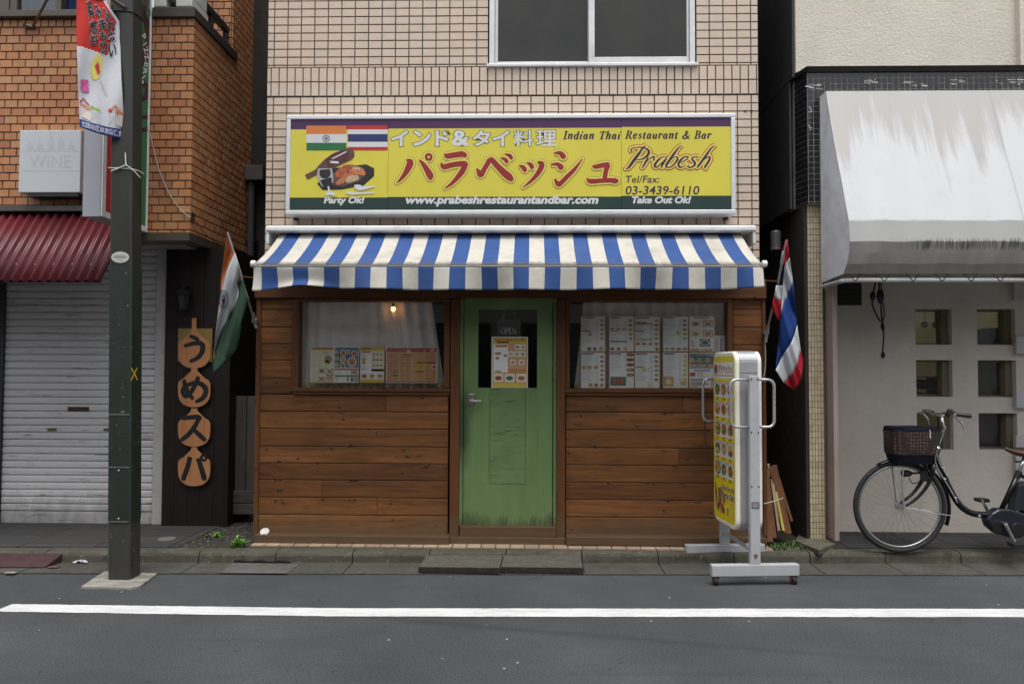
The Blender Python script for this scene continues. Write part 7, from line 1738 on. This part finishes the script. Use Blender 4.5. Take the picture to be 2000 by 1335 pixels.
# kickstand keeps it upright
mb = MB(); 
for s in (-1, 1): mb.tube([(rear.x-.02, YB+s*.05, rear.z-.02), (rear.x+.06, YB+s*.13, ground_z+.006)], .008, 8)
B(mb, 'kickstand', CHR)

# ================================================================== SMALL THINGS ON THE GROUND
def ramp(pts, h0, h1, label, mat, name='kerb_ramp', edge=None, cat='ramp', group=None):
    """wedge: pts = four ground points in the photo (near left, near right, far right, far left)"""
    q = [G(*p, z) for p, z in zip(pts, (h0, h0, h1, h1))]; zb = .016
    mb = MB(); mb.add([(v.x, v.y, zb) for v in q] + [tuple(v) for v in q], [(4, 5, 6, 7), (0, 1, 5, 4), (1, 2, 6, 5), (2, 3, 7, 6), (3, 0, 4, 7), (3, 2, 1, 0)])
    ce = sum(q, Vector())/4; t = thing(name, label, cat, (ce.x, ce.y, zb), group); mb.build('tread', mat, t, bevel=.004)
    if edge:
        mb = MB(); a, b = q[0], q[1]; mb.box(a.x-.004, b.x+.004, min(a.y, b.y)-.012, min(a.y, b.y)-.0005, zb, h0+.004)
        for k in range(int((b.x-a.x)/.04)): mb.box(a.x+.04*k, a.x+.04*k+.02, min(a.y, b.y)-.015, min(a.y, b.y)-.0121, zb+.004, h0-.004)
        mb.build('lip', edge, t)
    return t
def ribbed(name, col, col2):
    m, nt, b = newmat(name); t = NT(nt); q = t.xyz(); v = t.coord((6, 30, 1))
    c = t.ramp(t.noise(v, 3, 6, .7), [(.35, col), (.65, col2)]); c = t.mix(t.ramp(t.noise(t.coord((40, 60, 1)), 2, 4), [(.45, 0), (.7, .6)]), c, (.03, .027, .022))
    t.l(c, b.inputs['Base Color']); b.inputs['Roughness'].default_value = .8
    w_ = t.math('SINE', t.math('MULTIPLY', q['Y'], 260)); t.bump(t.math('ADD', w_, t.noise(v, 20, 3)), b, .6, .006); return m
RIB = ribbed('worn_step_plate', (.040, .037, .031), (.15, .14, .118)); LIP = M('rusty_plate_edge', (.040, .030, .028), .6, metal=.3, var=.4, vs=30)
st1 = ramp([(819, 1107), (976, 1107), (982, 1083), (832, 1083)], .052, .085, 'worn metal kerb plate before the door, half nearer the street pole', RIB, 'kerb_plate', LIP, 'kerb plate', 'kerb plates before the door')
st2 = ramp([(978, 1107), (1138, 1107), (1133, 1083), (984, 1083)], .052, .085, 'worn metal kerb plate before the door, half nearer the standing sign', RIB, 'kerb_plate', LIP, 'kerb plate', 'kerb plates before the door')
MAR = M('maroon_rubber', (.050, .022, .024), .6, var=.2, vs=10, bump=.5, bs=60)
ramp([(-60, 1106), (88, 1106), (128, 1076), (-60, 1076)], .022, .090, 'dark maroon rubber kerb ramp beside the street pole', MAR)
# dark gutter opening and its cover
gx = [G(a, b, .014) for a, b in ((430, 1118), (560, 1119), (585, 1101), (455, 1099))]
mb = MB(); mb.add([(v.x, v.y, .0125) for v in gx] + [(v.x, v.y, .0175) for v in gx], [(4, 5, 6, 7), (0, 1, 5, 4), (1, 2, 6, 5), (2, 3, 7, 6), (3, 0, 4, 7)])
ce = sum(gx, Vector())/4; dcv = thing('drain_cover', 'grey concrete drain cover in the gutter under a dark kerb slot', 'drain cover', (ce.x, ce.y, .012)); mb.build('lid', concretemat('drain_lid', (.13, .13, .125), .3), dcv, bevel=.002)
mb = MB(); xa_, xb_ = G(456, 1097, .02).x, G(568, 1097, .02).x; prof = [(xa_+(xb_-xa_)*i/10, .017) for i in range(11)] + [(xa_+(xb_-xa_)*i/10, .030+.006*math.sin(i*1.7)) for i in range(10, -1, -1)]
yk = min(KY(xa_), KY(xb_))-.006; mb.prism(prof, yk, yk+.02); mb.build('slot', BLACK, dcv)
# valve cover, bottle cap dish, litter
p = G(326, 1053, SWZ+.01); mb = MB(); mb.tube([(p.x, p.y, SWZ+.0105), (p.x, p.y, SWZ+.020), (p.x, p.y, SWZ+.022)], [.072, .072, .066], 24); vc = thing('valve_cover', 'round grey metal valve cover set in the dark paving', 'valve cover', (p.x, p.y, SWZ+.0105)); mb.build('lid', M('worn_cast_metal', (.20, .195, .18), .6, metal=.3, bump=.4, bs=150), vc)
mb = MB()
for k in range(3): mb.box(p.x-.03+.022*k, p.x-.018+.022*k, p.y-.012, p.y+.012, SWZ+.0221, SWZ+.0235)
mb.build('embossing', M('dark_cast_metal', (.08, .08, .075), .6), vc)
p = W(518, 1034, -.16); z0 = Z(518, 1046, -.19)
mb = MB(); n = 18; rr = [(.010, 0), (.028, .004), (.038, .016), (.036, .018), (.026, .009), (.004, .006)]
for k in range(len(rr)-1):
    a, b = rr[k], rr[k+1]; mb.add([(p.x+r*math.cos(2*math.pi*i/n), -.175+r*.78*math.sin(2*math.pi*i/n), z0+.001+h*.6+r*.62*(1+math.sin(2*math.pi*i/n))) for r, h in (a, b) for i in range(n)], [(i, (i+1) % n, (i+1) % n+n, i+n) for i in range(n)])
tag(mb.build('small_dish', M('white_china', (.70, .69, .65), .25), smooth=True, org=(p.x, -.155, z0)), 'small white china dish left on the timber plinth corner', 'dish')
def litter(px, py, s, col, label, name, seed, flatn=.5):
    p = G(px, py, .016); q = random.Random(seed); mb = MB(); n = 7
    rows = [[(p.x+s*(i/n-.5)+q.uniform(-.1, .1)*s, p.y+s*.5*(j/n-.5)+q.uniform(-.1, .1)*s, .018+s*flatn*q.random()*(1-abs(i/n-.5)*1.2)*.5) for i in range(n+1)] for j in range(n+1)]
    mb.grid(rows); tag(mb.build(name, M(name+'_surface', col, .6), org=(p.x, p.y, .016), solid=.001), label, 'litter')
litter(158, 1098, .10, (.60, .62, .64), 'crumpled white plastic scrap in the gutter beside the maroon ramp', 'plastic_scrap', 3)
litter(137, 1096, .06, (.25, .14, .06), 'dry brown leaf in the gutter touching the maroon ramp corner', 'dry_leaf', 4, .2)
litter(928, 1116, .045, (.30, .12, .10), 'small reddish leaf at the edge of the kerb plate before the door', 'red_leaf', 5, .3)
litter(20, 1118, .07, (.32, .27, .22), 'pale dry leaf at the road edge below the maroon ramp', 'pale_leaf', 8, .15)
litter(105, 1107, .08, (.16, .07, .05), 'torn brown leaf lying before the maroon ramp end', 'torn_leaf', 9, .15)
# weeds
LEAF = palette('weed_leaf', [(.10, .24, .025), (.16, .34, .04), (.07, .18, .02), (.20, .40, .06)], .55, .1, var=.2, vs=30)
def leafblade(mb, base, ang, ln, wd, lift, lobes=True):
    rows = []; dx, dy = math.cos(ang), math.sin(ang)
    for i in range(9):
        t = i/8; w_ = wd*math.sin(math.pi*min(1, t*.92+.06))**.7*(1+(.35*math.sin(i*2.6) if lobes else 0)); w_ = w_*.15 if i == 8 else w_
        c = (base[0]+dx*ln*t, base[1]+dy*ln*t, base[2]+lift*math.sin(t*1.9)*ln)
        rows.append([(c[0]-dy*w_*q, c[1]+dx*w_*q, c[2]+abs(q)*w_*.25) for q in (-1, 0, 1)])
    mb.grid(rows)
wp = G(463, 1070, SWZ); wpt = thing('weed_plant', 'bright green leafy weed growing in the gravel by the timber corner', 'weed', tuple(wp)); rq = random.Random(11)
mb = MB()
for k in range(24): leafblade(mb, (wp.x+rq.uniform(-.035, .035), wp.y+rq.uniform(0, .04), SWZ), rq.uniform(0, 6.28), rq.uniform(.035, .09), rq.uniform(.008, .015), rq.uniform(.5, 1.3))
mb.build('foliage', LEAF, wpt, smooth=True)
mb = MB()
for k in range(6): mb.tube([(wp.x+rq.uniform(-.03, .03), wp.y+.02, SWZ), (wp.x+rq.uniform(-.04, .04), wp.y+.02, SWZ+.06)], .002, 5)
mb.build('stem', M('weed_stem', (.12, .22, .05), .6), wpt)
mb = MB(); w2 = G(412, 1050, SWZ)
for k in range(16): leafblade(mb, (w2.x+rq.uniform(-.08, .08), w2.y+rq.uniform(-.03, .06), SWZ), rq.uniform(0, 6.28), rq.uniform(.03, .06), rq.uniform(.006, .011), rq.uniform(.3, .9))
tag(mb.build('small_weed', LEAF, smooth=True, org=tuple(w2)), 'low scattered weed sprouting at the edge of the dark paving', 'weed')
mb = MB()
for k in range(170):
    g_ = G(rq.uniform(1490, 1572), rq.uniform(1062, 1075), SWZ); leafblade(mb, (g_.x, g_.y, SWZ), rq.uniform(0, 6.28), rq.uniform(.010, .034), rq.uniform(.003, .006), rq.uniform(.3, 1.2), False)
o = mb.build('weeds', palette('dark_weed_leaf', [(.03, .09, .015), (.06, .15, .02), (.04, .10, .02)], .6, 0), smooth=True); o['kind'] = 'stuff'
# ================================================================== THE OTHER SIDE OF THE STREET (behind the camera; it shades the street and shows in the panes)
yo_ = -9.6
for x0, x1, h, col, lab in ((-13, -5.2, 5.0, (.42, .40, .37), 'grey rendered shop house across the street opposite the brick building'), (-5.0, 4.2, 5.4, (.45, .42, .38), 'beige shop house across the street facing the green door'), (4.4, 13, 4.8, (.38, .38, .39), 'slate grey shop house across the street opposite the white awning')):
    t = thing('facing_shop_house', lab, 'building', ((x0+x1)/2, yo_, 0), 'shop houses across the street')
    mb = MB(); mb.box(x0, x1, yo_-6, yo_, 0, h); mb.build('wall', M('facing_wall', col, .85, var=.15, vs=2), t)
    k = int((x1-x0)/2.3)
    for i in range(k):
        for z in (.3, 3.0):
            a = x0+.5+i*(x1-x0-.6)/k
            mb = MB(); mb.box(a, a+1.5, yo_+.001, yo_+.05, z, z+(2.2 if z < 1 else 1.4)); mb.build('window', M('facing_window', (.05, .055, .06), .1), t)
